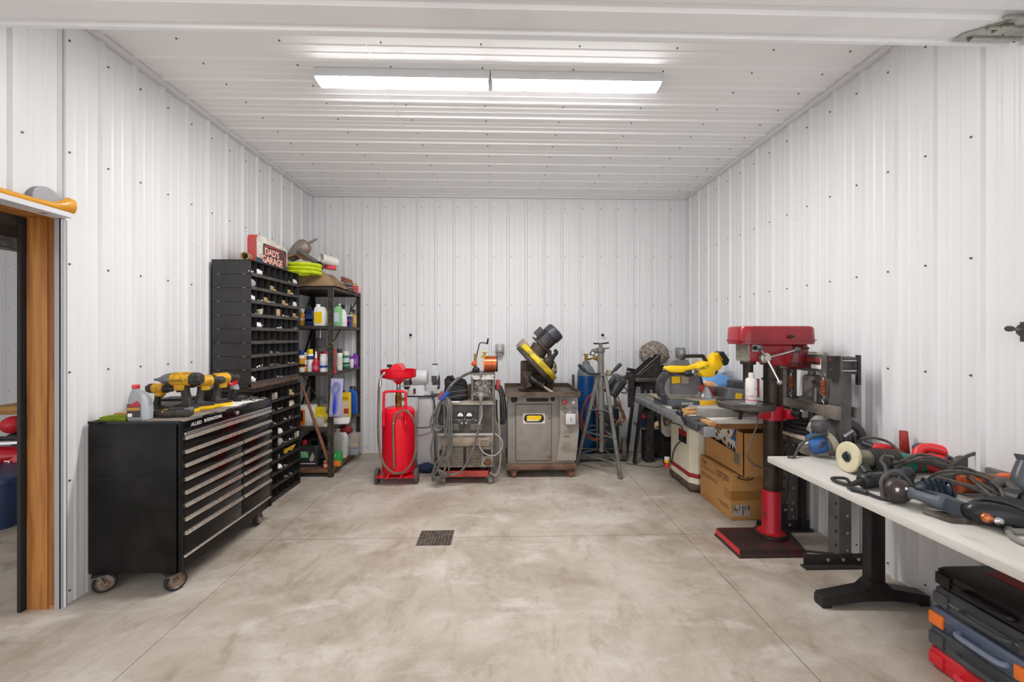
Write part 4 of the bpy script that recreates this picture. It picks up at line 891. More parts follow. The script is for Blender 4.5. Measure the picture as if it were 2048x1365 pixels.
# ================================================================ welder on its cart
wst = M('grimy_grey_enamel', '8f877d', .5, .1, col2='5f564d', sc=6, col3='b5aa9b', sc3=18, lo3=.58, hi3=.72)
wdk = M('dark_control_panel', '4a4643', .5, col2='2f2c2a', sc=8)
wpl = M('beige_nameplate', 'a0907e', .55, col2='7d6c5b', sc=9)
WX0, WX1, WYf, WYb = -.632, -.072, 4.23, 4.95
t = T('welder', 'grimy grey arc welder on a red wheeled cart with cable loops', 'welder', (-.352, 4.59, 0))
obj('cabinet', G().bx(WX0, WX1, WYf + .006, WYb, .15, .785, bev=.006), wst, t, w=True)
obj('top_cover', G().bx(WX0 - .006, WX1 + .006, WYf - .01, WYb, .785, .803, bev=.004), M('dusty_top', 'a39a8e', .6, col2='7d7368', sc=8), t, w=True)
cp = obj('control_panel', G().bx(WX0 + .01, WX1 - .01, WYf, WYf + .01, .50, .782), wdk, t, w=True)
for x in (-.405, -.315):
    m_ = obj('gauge', G().box((x, WYf - .003, .685), (.075, .012, .06), bev=.004), blk, t, w=True)
    obj('gauge_face', G().prism([(x + .03 * math.cos(a), .672 + .036 * math.sin(a)) for a in [PI * i / 10 for i in range(11)]], 'y', WYf - .0105, WYf - .008), white, m_, w=True)
g = G()
for k in range(11): g.cyl((-.50 + k * .028, WYf + .002, .63 + .006 * (k % 3)), (-.50 + k * .028, WYf - .012, .63 + .006 * (k % 3)), .006 + .003 * (k % 3 == 0), n=10)
for x in (-.39, -.345): g.cyl((x, WYf, .605), (x, WYf - .02, .605), .012, n=14)
obj('control_knob', g, M('worn_knob', 'a29c94', .4, .4), t, w=True)
g = G()
for k in range(4):
    for x0, x1 in ((-.55, -.425), (-.30, -.185)): g.bx(x0, x1, WYf - .003, WYf, .535 + k * .0165, .543 + k * .0165)
obj('upper_louvre', g, M('louvre_light', '8b8379', .5, .3), t, w=True)
obj('front_trim', G().bx(WX0, WX1, WYf - .014, WYf + .006, .475, .5, bev=.003), M('worn_edge', 'b9b4ab', .4, .5), t, w=True)
obj('lower_panel', G().bx(WX0 + .003, WX1 - .003, WYf - .006, WYf + .006, .16, .475), wst, t, w=True)
nm_ = obj('name_plate', G().bx(-.59, -.115, WYf - .016, WYf - .005, .375, .455, bev=.003), wpl, t, w=True)
text('lettering', 'Lincoln', .036, (-.175, WYf - .0165, .425), FACE_NY, M('dull_dark_print', '4a3f36', .6), t, w=True); text('lettering', 'ELECTRIC', .018, (-.17, WYf - .0165, .395), FACE_NY, M('dull_dark_print'), t, w=True)
g = G()
for k in range(14):
    z = .185 + k * .0128
    for x0, x1 in ((-.5, -.375), (-.345, -.20)): g.bx(x0, x1, WYf - .013, WYf - .005, z, z + .006)
obj('lower_louvre', g, M('louvre_tan', '9b8f80', .5, .2, col2='7d6f60', sc=20), t, w=True)
obj('louvre_recess', G().bx(-.505, -.195, WYf - .008, WYf - .005, .18, .365), M('louvre_dark', '2b2623', .8), t, w=True)
for x0, x1 in ((-.615, -.55), (-.175, -.095)): obj('side_opening', G().bx(x0, x1, WYf - .0085, WYf - .005, .27, .335), M('louvre_dark'), t, w=True)
g = G(); g.cyl((-.125, WYf - .01, .215), (-.125, WYf - .05, .215), .03, n=18, bev=.005).cyl((-.125, WYf - .05, .215), (-.16, WYf - .07, .215), .016, n=12)
obj('cable_socket', g, M('rusty_socket', '8a5a40', .5, .4, col2='5c3f2f', sc=20), t, w=True)
obj('cart_tray', G().bx(WX0 - .01, WX1 - .03, WYf - .03, WYb + .05, .075, .085).bx(WX0 + .0, WX1 - .05, WYf - .05, WYf - .045, .075, .135).bx(WX0, WX0 + .005, WYf - .05, WYb, .075, .135).bx(WX1 - .055, WX1 - .05, WYf - .05, WYb, .075, .135), M('faded_red_cart', 'b0443a', .5, col2='8a362e', sc=8), t, w=True)
g = G()
for x in (WX0 + .05, WX1 - .1):
    for y in (WYf + .05, WYb - .05): g.bx(x - .03, x + .03, y - .03, y + .03, .085, .15)
obj('cart_post', g, blk, t, w=True)
obj('cart_handle', G().tube([(WX1 + .008, 4.26, .09), (WX1 + .008, 4.26, .40), (WX1 + .006, 4.28, .85)], .014, n=8), M('frame_grey', '6e6862', .5, .3), t, w=True)
for x, y in ((-.575, 4.23), (-.105, 4.21), (-.575, 4.92), (-.105, 4.92)): caster(t, x, y, r=.043, yaw=.15, z=.086, wid=.036, fm=dsteel, wm=M('pale_wheel', '9d978e', .6, col2='7b746b', sc=12), tm=M('pale_tyre', '8d877e', .75))
def cable(nm, pts, r, m=gcord, par=t, n=8, k=5): return obj(nm, G().tube(pts, r, n=n, k=k), m, par, w=True)
q = lambda px, py, y=4.19: aY(px, py, y)
cable('welding_cable', [q(945, 744, 4.5), q(925, 753, 4.4), q(905, 768), q(890, 790), q(876, 820), q(868, 848), q(873, 862, 4.17), q(890, 852, 4.17), q(903, 830, 4.17), q(900, 803, 4.18), q(889, 797, 4.19)], .014, n=10)
cable('welding_cable', [q(885, 797), q(872, 818, 4.16), q(861, 846, 4.15), q(867, 868, 4.16), q(862, 900, 4.16), q(868, 928, 4.16), q(885, 945, 4.13), q(905, 950, 4.12), q(925, 940, 4.12), q(944, 905, 4.12), q(955, 868, 4.13), q(959, 840, 4.14), q(961, 812, 4.15), q(964, 795, 4.18)], .0115)
cable('welding_cable', [q(890, 793), q(900, 810, 4.15), q(903, 860, 4.15), q(902, 900, 4.14), q(893, 930, 4.13), q(880, 957, 4.12), q(866, 952, 4.12), q(871, 930, 4.12), q(886, 905, 4.13), q(893, 860, 4.15), q(895, 820, 4.15), q(889, 797)], .010)
cable('welding_cable', [q(884, 795), q(876, 830, 4.17), q(874, 850, 4.17), q(888, 853, 4.16), q(897, 835, 4.15), q(895, 800, 4.16)], .010)
cable('welding_cable', [q(892, 797), q(898, 812, 4.14), q(898, 870, 4.14), q(897, 920, 4.13), q(897, 945, 4.12), q(885, 954, 4.12), q(876, 940, 4.12)], .009)
cable('welding_cable', [q(888, 798), q(889, 850, 4.14), q(889, 905, 4.14), q(878, 932, 4.13), q(867, 955, 4.12)], .009, gcord)
cable('welding_cable', [q(959, 880, 4.17), q(960, 895, 4.15), q(970, 908, 4.14), q(988, 912, 4.14), q(1002, 900, 4.15), q(1005, 885, 4.16), q(997, 873, 4.18), q(990, 868, 4.2)], .0075, M('pale_cord', '9b948a', .5))
cable('welding_cable', [q(997, 800, 4.3), q(998, 850, 4.25), q(1001, 910, 4.22), q(998, 940, 4.2), q(990, 952, 4.2), q(980, 945, 4.18)], .008, M('pale_cord'))
for i, (x, w_) in enumerate(((1004, 12), (1008, 6), (1000, 3))):
    cable('hanging_cable', [q(990, 775, 4.5), q(x - 8, 772, 4.5), q(x, 790, 4.5), q(x + 4, 830, 4.5), q(x, 848, 4.48), q(x - 6, 838, 4.48), q(x - 7, 800, 4.48)], .009, cord)
g = G()
for k in range(7):
    a = k * .9; c = q(877, 955, 4.12); g.tube([c + Vector((.05 * math.cos(a + s_) - .01, .05 * math.sin(a + s_) + .0, -.015 + .012 * k * .4 + .01 * math.sin(3 * s_))) for s_ in [i * .55 for i in range(12)]], .008, n=6, k=3)
obj('cable_bundle', g, gcord, t, w=True)
obj('tape_wrap', G().tube([q(897, 783), q(890, 792), q(882, 800)], .026, n=10), M('blue_tape', '2a56a8', .6, col2='1f3f80', sc=30), t, w=True)
# wire feeder / torch head stand on top of the welder
t = T('wire_feeder', 'open grey wire feeder frame with worn label on the welder', 'wire feeder', (-.19, 4.52, .8035))
wf = M('feeder_grey', '7b766f', .45, .4, col2='57524d', sc=12)
g = G(); fx0, fx1 = -.305, -.062; yf, yb = 4.36, 4.7
for x in (fx0 + .012, fx1 - .012):
    for y in (yf, yb): g.bx(x - .012, x + .012, y - .012, y + .012, .804, 1.09)
g.bx(fx0, fx1, yf - .012, yb + .012, 1.075, 1.095, bev=.008); g.bx(fx0, fx1, yb, yb + .006, .82, 1.08)
obj('frame', g, wf, t, w=True)
obj('worn_label', G().bx(fx0 + .004, fx1 - .004, yf - .016, yf - .012, 1.03, 1.078), M('scuffed_label', 'c9c4bf', .5, col2='5a5552', sc=18, lo=.48, hi=.58), t, w=True)
g = G(); rr = random.Random(5)
for k in range(11):
    x = rr.uniform(fx0 + .03, fx1 - .03); z = rr.uniform(.85, 1.0); g.cyl((x, yf - .005, z), (x + rr.uniform(-.02, .02), yf + .1, z), rr.uniform(.01, .022), n=12)
for k in range(5): g.cyl((fx0 + .045, yf + .01, .87 + k * .035), (fx0 + .045, yf + .01, .895 + k * .035), .018 - .001 * k, n=12).cyl((fx1 - .05, yf + .01, .87 + k * .035), (fx1 - .05, yf + .01, .895 + k * .035), .014, n=12)
g.box((fx0 + .12, yf + .09, .95), (.15, .1, .2))
obj('drive_rolls', g, M('feeder_mech', '958e86', .4, .6, col2='4c4743', sc=24), t, w=True)
obj('torch_cable', G().tube([aY(960, 795, 4.31), aY(962, 806, 4.25), aY(963, 830, 4.16), aY(958, 850, 4.13)], .012, n=10).ell(aY(962, 792, 4.31), (.03, .025, .035)), M('pale_cord'), t, w=True)
# copper wire spool and crank valve
t = T('copper_spool', 'copper coloured wire spool on the wire feeder', 'spool', (-.105, 4.5, 1.0955))
c = Vector((-.105, 4.5, 1.185))
obj('wire_winding', G().cyl(c - Vector((.062, 0, 0)), c + Vector((.062, 0, 0)), .086, n=36), M('copper_wire', 'cf6f48', .3, .85, col2='b35c3a', sc=120, stretch=(1, .05, .05)), t, w=True)
obj('spool_flange', G().cyl(c + Vector((.062, 0, 0)), c + Vector((.075, 0, 0)), .089, n=36), blkpl, t, w=True); obj('spool_flange', G().cyl(c - Vector((.075, 0, 0)), c - Vector((.062, 0, 0)), .089, n=36), orange, t, w=True)
t = T('crank_reel', 'small hand crank reel with black handle beside the copper spool', 'crank', (-.245, 4.45, 1.0955))
w_ = lambda px, py: aY(px, py, 4.45)
obj('crank_arm', G().tube([w_(953, 715), w_(957, 695), w_(960, 687), w_(967, 686), w_(974, 688)], .006, n=8, k=3), blk, t, w=True)
obj('crank_grip', G().cyl(w_(974, 689), w_(976.5, 677), .011, .009, n=14, bev=.003), blkpl, t, w=True)
b_ = w_(952, 740); obj('reel_base', G().box((b_.x, 4.45, 1.118), (.075, .07, .045), bev=.006).ell((b_.x, 4.42, 1.13), (.035, .03, .03)), M('navy_black', '2a2c38', .5), t, w=True)
obj('reel_body', G().bar((b_.x - .01, 4.45, 1.12), w_(951, 708), .022, .03).cyl(w_(948, 728) + Vector((0, -.03, 0)), w_(948, 728), .026, n=16), M('reel_bronze', '8a6a3a', .45, .6), t, w=True)
obj('reel_knob', G().ell(w_(949, 727) - Vector((0, .03, 0)), (.028, .02, .028)), M('red_orange_knob', 'd8502f', .4), t, w=True)
g = G(); g.cyl(w_(960, 714), w_(975, 712), .008, n=8).cyl(w_(969, 716), w_(969, 705), .012, n=12).cyl(w_(963, 705), w_(976, 704), .006, n=8).lathe([(0, 0), (.022, 0), (.022, .012), (0, .012)], w_(968, 713), (0, -1, 0), 16)
obj('brass_fitting', g, brass, t, w=True)
# tool bag
bagm = M('black_canvas', '232224', .8, col2='343336', sc=10, bump=.2, bsc=120)
t = T('tool_bag', 'black canvas tool bag slumped on top of the welder', 'bag', (-.475, 4.47, .8035))
R = [(0, .16, .14, .05), (.03, .215, .2, .06), (.09, .24, .22, .06), (.14, .235, .2, .06), (.19, .23, .17, .05)]
obj('bag_body', G().loft([[(x + .008 * noise.noise(Vector((x * 9, z * 9, 2))), y + .012 * noise.noise(Vector((x * 8, z * 12, 5))), z) for x, y in rrect(w, d, r, 6)] for z, w, d, r in R]), bagm, t)
g = G()
for z in (.05, .10): g.tube([(x * 1.03, y * 1.03, z + .01 * math.sin(x * 20)) for x, y in rrect(.238, .215, .06, 4)], .006, n=6, k=1, closed=True)
obj('bag_piping', g, M('grey_piping', '5e5d61', .7), t)
obj('bag_pocket', G().loft([[(x, y - .012, z) for x, y in rrect(w, .2, .05, 6)] for z, w in ((.02, .16), (.06, .19), (.085, .19))]), bagm, t)
obj('bag_flap', G().box((0, -.02, .195), (.2, .16, .03), rot=(.15, .1, 0), bev=.012).box((-.06, -.04, .225), (.09, .05, .05), rot=(.3, -.4, .2), bev=.012).box((.05, -.03, .215), (.09, .06, .03), rot=(.2, .3, 0), bev=.01), bagm, t)
obj('bag_strap', G().tube([(-.09, -.06, .19), (-.09, -.07, .24), (-.06, -.07, .255), (-.02, -.07, .22)], .008, n=6).box((-.108, -.02, .19), (.02, .03, .06)), bagm, t)
solo('red_clamp', G().box((-.615, 4.36, .86), (.05, .06, .09), rot=(0, .4, .2), bev=.01).bar((-.60, 4.36, .83), (-.58, 4.36, .805), .03, .03), M('red_brown_plastic', 'a8483c', .5), 'reddish clamp grip beside the black tool bag', 'clamp')
solo('white_cards', G().box((-.50, 4.30, .807), (.16, .06, .006), rot=(0, 0, .05)), paper, 'white card strip lying before the black tool bag', 'card')
solo('brown_jar', G().lathe([(0, 0), (.055, 0), (.058, .01), (.058, .13), (.045, .15), (0, .15)], (-.352, 4.62, .8035)), M('brown_jar', '7d5f47', .35), 'brown jar between the tool bag and wire feeder', 'jar')
solo('red_tool_grip', G().box((-.028, 4.52, .955), (.05, .06, .11), bev=.012).bar((-.04, 4.52, .92), (-.055, 4.52, .90), .02, .04), M('pink_red_plastic', 'b5474c', .45), 'red plastic handle at the right side of the wire feeder', 'handle')
# ================================================================ cold saw on its cabinet
cg = M('grey_hammered_paint', '8f8880', .48, col2='837b72', sc=9, col3='5f5850', sc3=30, lo3=.7, hi3=.8)
cgd = M('greasy_brown_steel', '6a5a4c', .55, .3, col2='46392f', sc=7)
QX0, QX1, QYf, QYb = .075, .635, 4.37, 5.02
t = T('cold_saw_cabinet', 'grey wheeled saw cabinet with yellow badge and side controls', 'cabinet', (.43, 4.7, 0))
obj('body', G().bx(QX0, QX1 + .15, QYf, QYb, .145, .86, bev=.006), cg, t, w=True)
dr = obj('door', G().bx(.162, .532, QYf - .008, QYf, .178, .765, bev=.003), cg, t, w=True)
obj('door_gap', G().bx(.157, .537, QYf - .0025, QYf, .173, .77), M('gap_dark', '2f2b27', .8), t, w=True)
bd = obj('badge', G().bx(.235, .465, QYf - .011, QYf - .008, .565, .675), M('cream_plate', 'd5d0c4', .5), dr, w=True)
obj('badge_oval', G().prism(rrect(.21, .085, .04, 8, .35, .62), 'y', QYf - .0125, QYf - .010), blkpl, bd, w=True)
obj('badge_yellow', G().prism([(.275, .602), (.275, .645), (.30, .65), (.42, .65), (.43, .635), (.42, .61), (.40, .598)], 'y', QYf - .014, QYf - .012), yel, bd, w=True)
obj('badge_scuff', G().bx(.272, .40, QYf - .0145, QYf - .012, .592, .60).bx(.30, .33, QYf - .0145, QYf - .012, .60, .607), M('white_scuff', 'dcd9d2', .5), bd, w=True)
obj('door_lock', G().cyl((.512, QYf - .008, .623), (.512, QYf - .014, .623), .008, n=12), blk, dr, w=True)
g = G()
for x, r in ((.142, .036), (.548, .024)): g.cyl((x, QYf - .003, .82), (x, QYf + .001, .82), r, n=24)
g.prism(rrect(.235, .036, .017, 6, .388, .813), 'y', QYf - .003, QYf + .001)
obj('vent_hole', g, M('gap_dark'), t, w=True)
obj('rust_patch', G().prism([(.49, .20), (.52, .185), (.528, .21), (.522, .25), (.505, .24)], 'y', QYf - .0088, QYf - .007), M('rust', '7d4a33', .8, col2='a06a50', sc=40), dr, w=True)
cpn = M('control_grey', '9c948a', .5, col2='7f776d', sc=8)
g = G(); g.loft([[(.612, QYf + .02, .86), (.805, QYf + .02, .86), (.805, QYf - .035, .845), (.612, QYf - .035, .845)], [(.622, QYf + .02, .50), (.815, QYf + .02, .50), (.815, QYf - .05, .50), (.622, QYf - .05, .50)], [(.585, QYf + .02, .17), (.79, QYf + .02, .17), (.79, QYf - .02, .18), (.585, QYf - .02, .18)]])
cbx = obj('control_box', g, cpn, t, w=True)
cyf = QYf - .04
for x, z, m, r in ((.665, .795, red, .023), (.755, .795, white, .018)):
    obj('push_button', G().cyl((x, cyf, z), (x, cyf - .03, z), r, n=20, bev=.005), m, cbx, w=True)
for x in (.67, .762): obj('rotary_switch', G().box((x, cyf - .006, .715), (.035, .014, .04), bev=.003).cyl((x, cyf - .01, .71), (x, cyf - .03, .71), .012, n=14), gry, cbx, w=True)
so = obj('switch_box', G().box((.722, cyf - .04, .625), (.105, .05, .11), bev=.012), M('pale_grey_box', 'c9cacb', .4), cbx, w=True)
obj('switch_lever', G().box((.722, cyf - .068, .628), (.008, .012, .035), bev=.003), gry, so, w=True)
obj('control_slot', G().box((.69, QYf - .046, .44), (.055, .004, .012)), M('rust'), cbx, w=True)
tr = obj('coolant_tray', G().bx(.05, .82, 4.24, 5.06, .862, .872).bx(.05, .82, 4.236, 4.242, .862, .912).bx(.05, .82, 5.05, 5.056, .862, .912).bx(.046, .052, 4.236, 5.056, .862, .912).bx(.815, .821, 4.236, 5.056, .862, .912), cgd, t, w=True)
g = G(); rr = random.Random(2)
for k in range(90): x, y = rr.choice([(rr.uniform(.58, .80), rr.uniform(4.27, 4.7)), (rr.uniform(.06, .2), rr.uniform(4.26, 4.45))]); g.box((x, y, .874), (.012, .003, .004), rot=(0, 0, rr.uniform(0, 3)))
sw_ = obj('metal_swarf', g, steel, t, w=True); sw_['kind'] = 'stuff'
obj('wheeled_base', G().bx(.06, .795, QYf - .035, QYb, .085, .145, bev=.006), M('rusty_base', '7a5c4c', .6, .2, col2='5c4538', sc=8), t, w=True)
for x in (.135, .735):
    for y in (4.385, 4.95): caster(t, x, y, r=.045, yaw=.25, z=.088, wid=.042, fm=cgd, wm=M('rosy_wheel', '9a6a58', .6, col2='7a5244', sc=14), tm=M('rosy_tyre', '8a5c4c', .7))
# the saw head
t = T('cold_saw', 'yellow guarded cold saw with ribbed motor on the grey cabinet', 'saw', (.40, 4.65, .8725))
K = lambda px, py, y=4.55: aY(px, py, y)
irn = M('grimy_cast_iron', '57483d', .6, .3, col2='3a3029', sc=8, col3='85705c', sc3=22, lo3=.62, hi3=.75)
obj('swivel_base', G().lathe([(0, 0), (.19, 0), (.19, .03), (.15, .05), (.13, .09), (0, .1)], (.385, 4.68, .8725), (0, 0, 1), 28).bx(.26, .52, 4.56, 4.72, .90, 1.06, bev=.02).bx(.23, .44, 4.66, 4.84, .90, 1.20, bev=.02).bar((.30, 4.5, .885), (.30, 4.75, 1.03), .12, .07), irn, t, w=True)
obj('vice_jaw', G().bx(.24, .34, 4.46, 4.56, .98, 1.1, bev=.01).bar(K(1050, 750, 4.5), K(1060, 775, 4.48), .09, .08, bev=.01).bx(.50, .57, 4.5, 4.6, .90, 1.03, bev=.01), irn, t, w=True)
vc = obj('vice_screw', G().cyl(K(1063, 757, 4.44), K(1074, 766, 4.40), .045, .038, n=20).cyl(K(1074, 766, 4.40), K(1084, 771, 4.36), .03, n=16).cyl(K(1084, 771, 4.36), K(1086, 773, 4.355), .038, n=16), blk, t, w=True)
obj('vice_handle', G().cyl(K(1085, 772, 4.35), K(1106, 787, 4.28), .014, .02, n=12, bev=.004), M('worn_handle', '8a7a6c', .4, .5), vc, w=True)
# blade guard: half disc lying along the slanted blade, seen nearly edge on
A_, B_ = K(1036, 694, 4.58), K(1106, 768, 4.5)
ax_ = (B_ - A_).normalized(); nrm = Vector((ax_.z * -1, 0, ax_.x)).normalized()
if nrm.x < 0: nrm = -nrm
up_ = nrm.cross(ax_)
if up_.y > 0: up_ = -up_
mid = (A_ + B_) / 2 + Vector((0, .02, 0)); Rg = (B_ - A_).length / 2
def disc_poly(r0, sq, n=22, a0=0, a1=2 * PI): return [(r0 * math.cos(a0 + (a1 - a0) * i / n), r0 * sq * math.sin(a0 + (a1 - a0) * i / n)) for i in range(n)]
FM = Matrix((ax_, up_, nrm)).transposed().to_4x4(); FM.translation = mid
g = G().prism(disc_poly(Rg, .95), 'z', -.03, .016, bev=.012).xf(FM); obj('saw_blade_case', g, M('dark_guard', '3c3733', .5, .3, col2='5c4f43', sc=14), t, w=True)
g = G().prism(disc_poly(Rg * .96, .93), 'z', .014, .085, bev=.03).xf(FM); obj('blade_guard', g, M('worn_yellow_guard', 'e3c522', .42, col2='8c7a34', sc=9, lo=.46, hi=.66), t, w=True)
g = G().prism([(-Rg * 1.08, -.13), (-Rg * .62, -.14), (-Rg * .62, .1), (-Rg * 1.08, .06)], 'z', -.01, .1, bev=.01).xf(FM); obj('guard_end', g, M('brown_guard', '8a7a66', .5, .2, col2='5f5346', sc=9), t, w=True)
gb = G(); p0, p1 = K(1065, 715, 4.6), K(1078, 697, 4.6)
gb.cyl(mid + nrm * .08 - ax_ * .07, mid + nrm * .19 - ax_ * .11, .095, n=24).cyl(mid + nrm * .185 - ax_ * .115, mid + nrm * .2 - ax_ * .115, .125, n=28).ell(mid + nrm * .13 + ax_ * .07 + up_ * .05, (.06, .05, .05)).cyl(mid + nrm * .1 + ax_ * .14 + up_ * .04, mid + nrm * .16 + ax_ * .14 + up_ * .04, .03)
obj('gearbox', gb, irn, t, w=True)
mb = mid + nrm * .20 - ax_ * .115; mt_ = mb + nrm * .14
mot = M('dark_violet_motor', '3d3942', .45, .3, col2='57504d', sc=10)
g = G().cyl(mb, mt_, .09, n=28)
for i in range(22):
    a = 2 * PI * i / 22; o_ = ax_ * math.cos(a) + up_ * math.sin(a); g.bar(mb + o_ * .095, mt_ + o_ * .095, .018, .004, up=o_)
m_ = obj('motor', g, mot, t, w=True)
obj('fan_cowl', G().lathe([(.104, -.005), (.108, .0), (.108, .07), (.098, .092), (.06, .1), (0, .1)], mt_, nrm, 28), M('slate_cowl', '43434d', .42, .3), m_, w=True)
g = G().prism(rrect(.07, .075, .008), 'z', .03, .13).xf(Matrix((ax_, up_, nrm)).transposed().to_4x4()); g.mv(mb - ax_ * .12); obj('terminal_box', g, mot, m_, w=True)
obj('feed_arm', G().bar(mid + nrm * .12 + ax_ * .12 + up_ * .06, K(1099, 742, 4.42), .03, .03).cyl(K(1095, 736, 4.42), K(1106, 712, 4.40), .02, n=12), M('arm_black', '26242a', .5), t, w=True)
obj('feed_handle', G().tube([K(1098, 735, 4.42), K(1106, 715, 4.40), K(1113, 706, 4.39), K(1109, 700, 4.39)], .024, n=12, r1=.018), blkpl, t, w=True)
obj('trigger_cluster', G().ell(K(1108, 732, 4.45), (.02, .02, .05)).ell(K(1106, 742, 4.45), (.045, .03, .035), jit=.4, n=12).ell(K(1110, 738, 4.47), (.02, .03, .06)), M('oily_metal', '8f8574', .4, .6, col2='5c5144', sc=30), t, w=True)
obj('support_arm', G().bar(K(1098, 700, 4.72), K(1104, 770, 4.72), .08, .05, bev=.015).bx(.48, .58, 4.66, 4.8, .88, 1.05, bev=.015), M('grey_arm', '6f6a66', .5, .3), t, w=True)
# outlets and hooks on the back wall
def outlet(px, py, label, flip):
    p = aY(px, py, WB - .004)
    t = T('outlet_box', label, 'outlet', p, group='wall outlet boxes')
    obj('box_body', G().box((0, -.022, 0), (.105, .045, .125), bev=.006), M('grey_box', '8e8e8c', .45, .3), t)
    obj('box_cover', G().box((0, -.05, .008), (.095, .016, .10), bev=.008).box((-.035, -.048, .064), (.014, .02, .014)).box((.035, -.048, .064), (.014, .02, .014)).cyl((0, -.05, -.052), (0, -.05, -.075), .034, n=16), M('grey_cover', 'a3a39f', .4, .3), t)
    obj('box_label', G().box((0, -.0585, .012), (.03, .003, .05)), M('pale_label', 'd6d3ca', .5), t)
outlet(999.5, 699, 'grey weatherproof outlet box on back wall above the welder', 0)
outlet(1359, 706, 'grey weatherproof outlet box on back wall beside the nest', 1)
for px, lb in ((823, 'black knob peg on the back wall above the drainer'), (1203.5, 'black knob peg on the back wall above the tripod stand')):
    p = aY(px, 670, WB); solo('wall_peg', G().cyl(p, p - Vector((0, .05, 0)), .009, n=10).ell(p - Vector((0, .055, .004)), (.018, .016, .018)), blkpl, lb, 'peg', group='black wall pegs')
# ================================================================ pipe stand tripod
tg = M('grey_tube_paint', '7d7a76', .5, .2, col2='66635f', sc=9, col3='8a7560', sc3=20, lo3=.66, hi3=.78)
TC = Vector((1.12, 4.6, 0))
t = T('pipe_stand', 'grey three legged pipe stand with tall centre post by the blue cylinder', 'stand', TC)
obj('centre_post', G().cyl(TC + Vector((0, 0, .20)), TC + Vector((0, 0, .66)), .026, n=18).cyl(TC + Vector((-.004, 0, .62)), TC + Vector((-.01, 0, 1.30)), .034, n=20), tg, t, w=True)
hd = TC + Vector((-.01, 0, 1.30))
obj('post_head', G().cyl(hd, hd + Vector((0, 0, .055)), .046, n=8, bev=.006).cyl(hd + Vector((0, 0, .05)), hd + Vector((0, 0, .10)), .02, n=14).ell(hd + Vector((-.05, 0, .02)), (.03, .028, .028)), M('grey_casting', '74706c', .55, .3), t, w=True)
obj('top_handle', G().tube([hd + Vector((-.08, 0, .1)), hd + Vector((0, 0, .098)), hd + Vector((.09, 0, .108))], .009, n=8).cyl(hd + Vector((-.1, .02, .03)), hd + Vector((.09, -.02, .05)), .006, n=8), blk, t, w=True)
tops = [Vector((1.155, 4.575, 1.05)), Vector((1.08, 4.59, 1.05)), Vector((1.13, 4.65, 1.05))]
feet = [Vector((1.243, 4.30, 0)), Vector((.865, 4.76, 0)), Vector((1.24, 5.0, 0))]
for a, b in zip(tops, feet):
    obj('leg', G().bar(a, b + Vector((0, 0, .004)), .05, .034, bev=.003), tg, t, w=True)
obj('collar', G().box(TC + Vector((0, 0, 1.055)), (.16, .1, .022), bev=.004).cyl(TC + Vector((0, 0, .665)), TC + Vector((0, 0, .69)), .05, n=16), tg, t, w=True)
pt = lambda i, f: tops[i].lerp(feet[i], f)
g = G()
for i, j in ((0, 1), (1, 2), (2, 0)): g.bar(pt(i, .62), pt(j, .62), .026, .008).bar(pt(i, .86), pt(j, .86), .026, .008)
for i in range(3): g.bar(TC + Vector((0, 0, .68)), pt(i, .38), .022, .008)
obj('cross_brace', g, tg, t, w=True)
g = G()
for i in range(3):
    for f in (.38, .62, .86): p = pt(i, f) + Vector((.0, -.02, 0)); g.cyl(p, p + Vector((.004, -.012, 0)), .009, n=8)
obj('brace_bolt', g, steel, t, w=True)
obj('clamp_arm', G().tube([aY(1200, 748, 4.55), aY(1180, 748, 4.5), aY(1170, 742, 4.48)], .012, n=8).tube([aY(1171, 743, 4.48), aY(1163, 736, 4.47), aY(1158, 730, 4.46)], .02, n=10), M('slate_grip', '34383c', .5), t, w=True)
obj('clamp_block', G().box(aY(1218, 746, 4.56), (.06, .06, .05), rot=(0, .3, 0), bev=.008).cyl(aY(1218, 746, 4.52), aY(1218, 746, 4.49), .025, n=8), M('oily_metal'), t, w=True)
obj('clamp_lever', G().cyl(aY(1222, 748, 4.53), aY(1229, 741, 4.52), .012, n=10).cyl(aY(1228, 742, 4.52), aY(1242, 728, 4.50), .019, .022, n=14, bev=.005), M('slate_grip'), t, w=True)
# hood hanging on the stand
hx_, hy_ = aY(1219, 790, 4.72), aY(1243, 752, 4.72); d = hy_ - hx_
g = G().lathe([(0, 0), (.085, 0), (.1, .015), (.112, d.length * .5), (.115, d.length * .8), (.10, d.length * .93), (.06, d.length), (0, d.length)], hx_, d, 28, sy=.8)
t = T('welding_hood', 'glossy dark grey rounded hood tilted beside the tripod stand', 'hood', (hx_.x, hx_.y, .85))
obj('hood_shell', g, M('gloss_slate', '3b3e43', .22, coat=.3), t, w=True)
obj('hood_rim', G().lathe([(.114, d.length * .8), (.118, d.length * .82), (.112, d.length * .88)], hx_, d, 28, sy=.8), M('rim_grey', '5a5c60', .4), t, w=True)
obj('hood_strap', G().tube([aY(1237, 783, 4.66), aY(1247, 776, 4.66), aY(1254, 780, 4.66), aY(1251, 787, 4.66), aY(1242, 785, 4.66)], .007, n=8), cord, t, w=True)
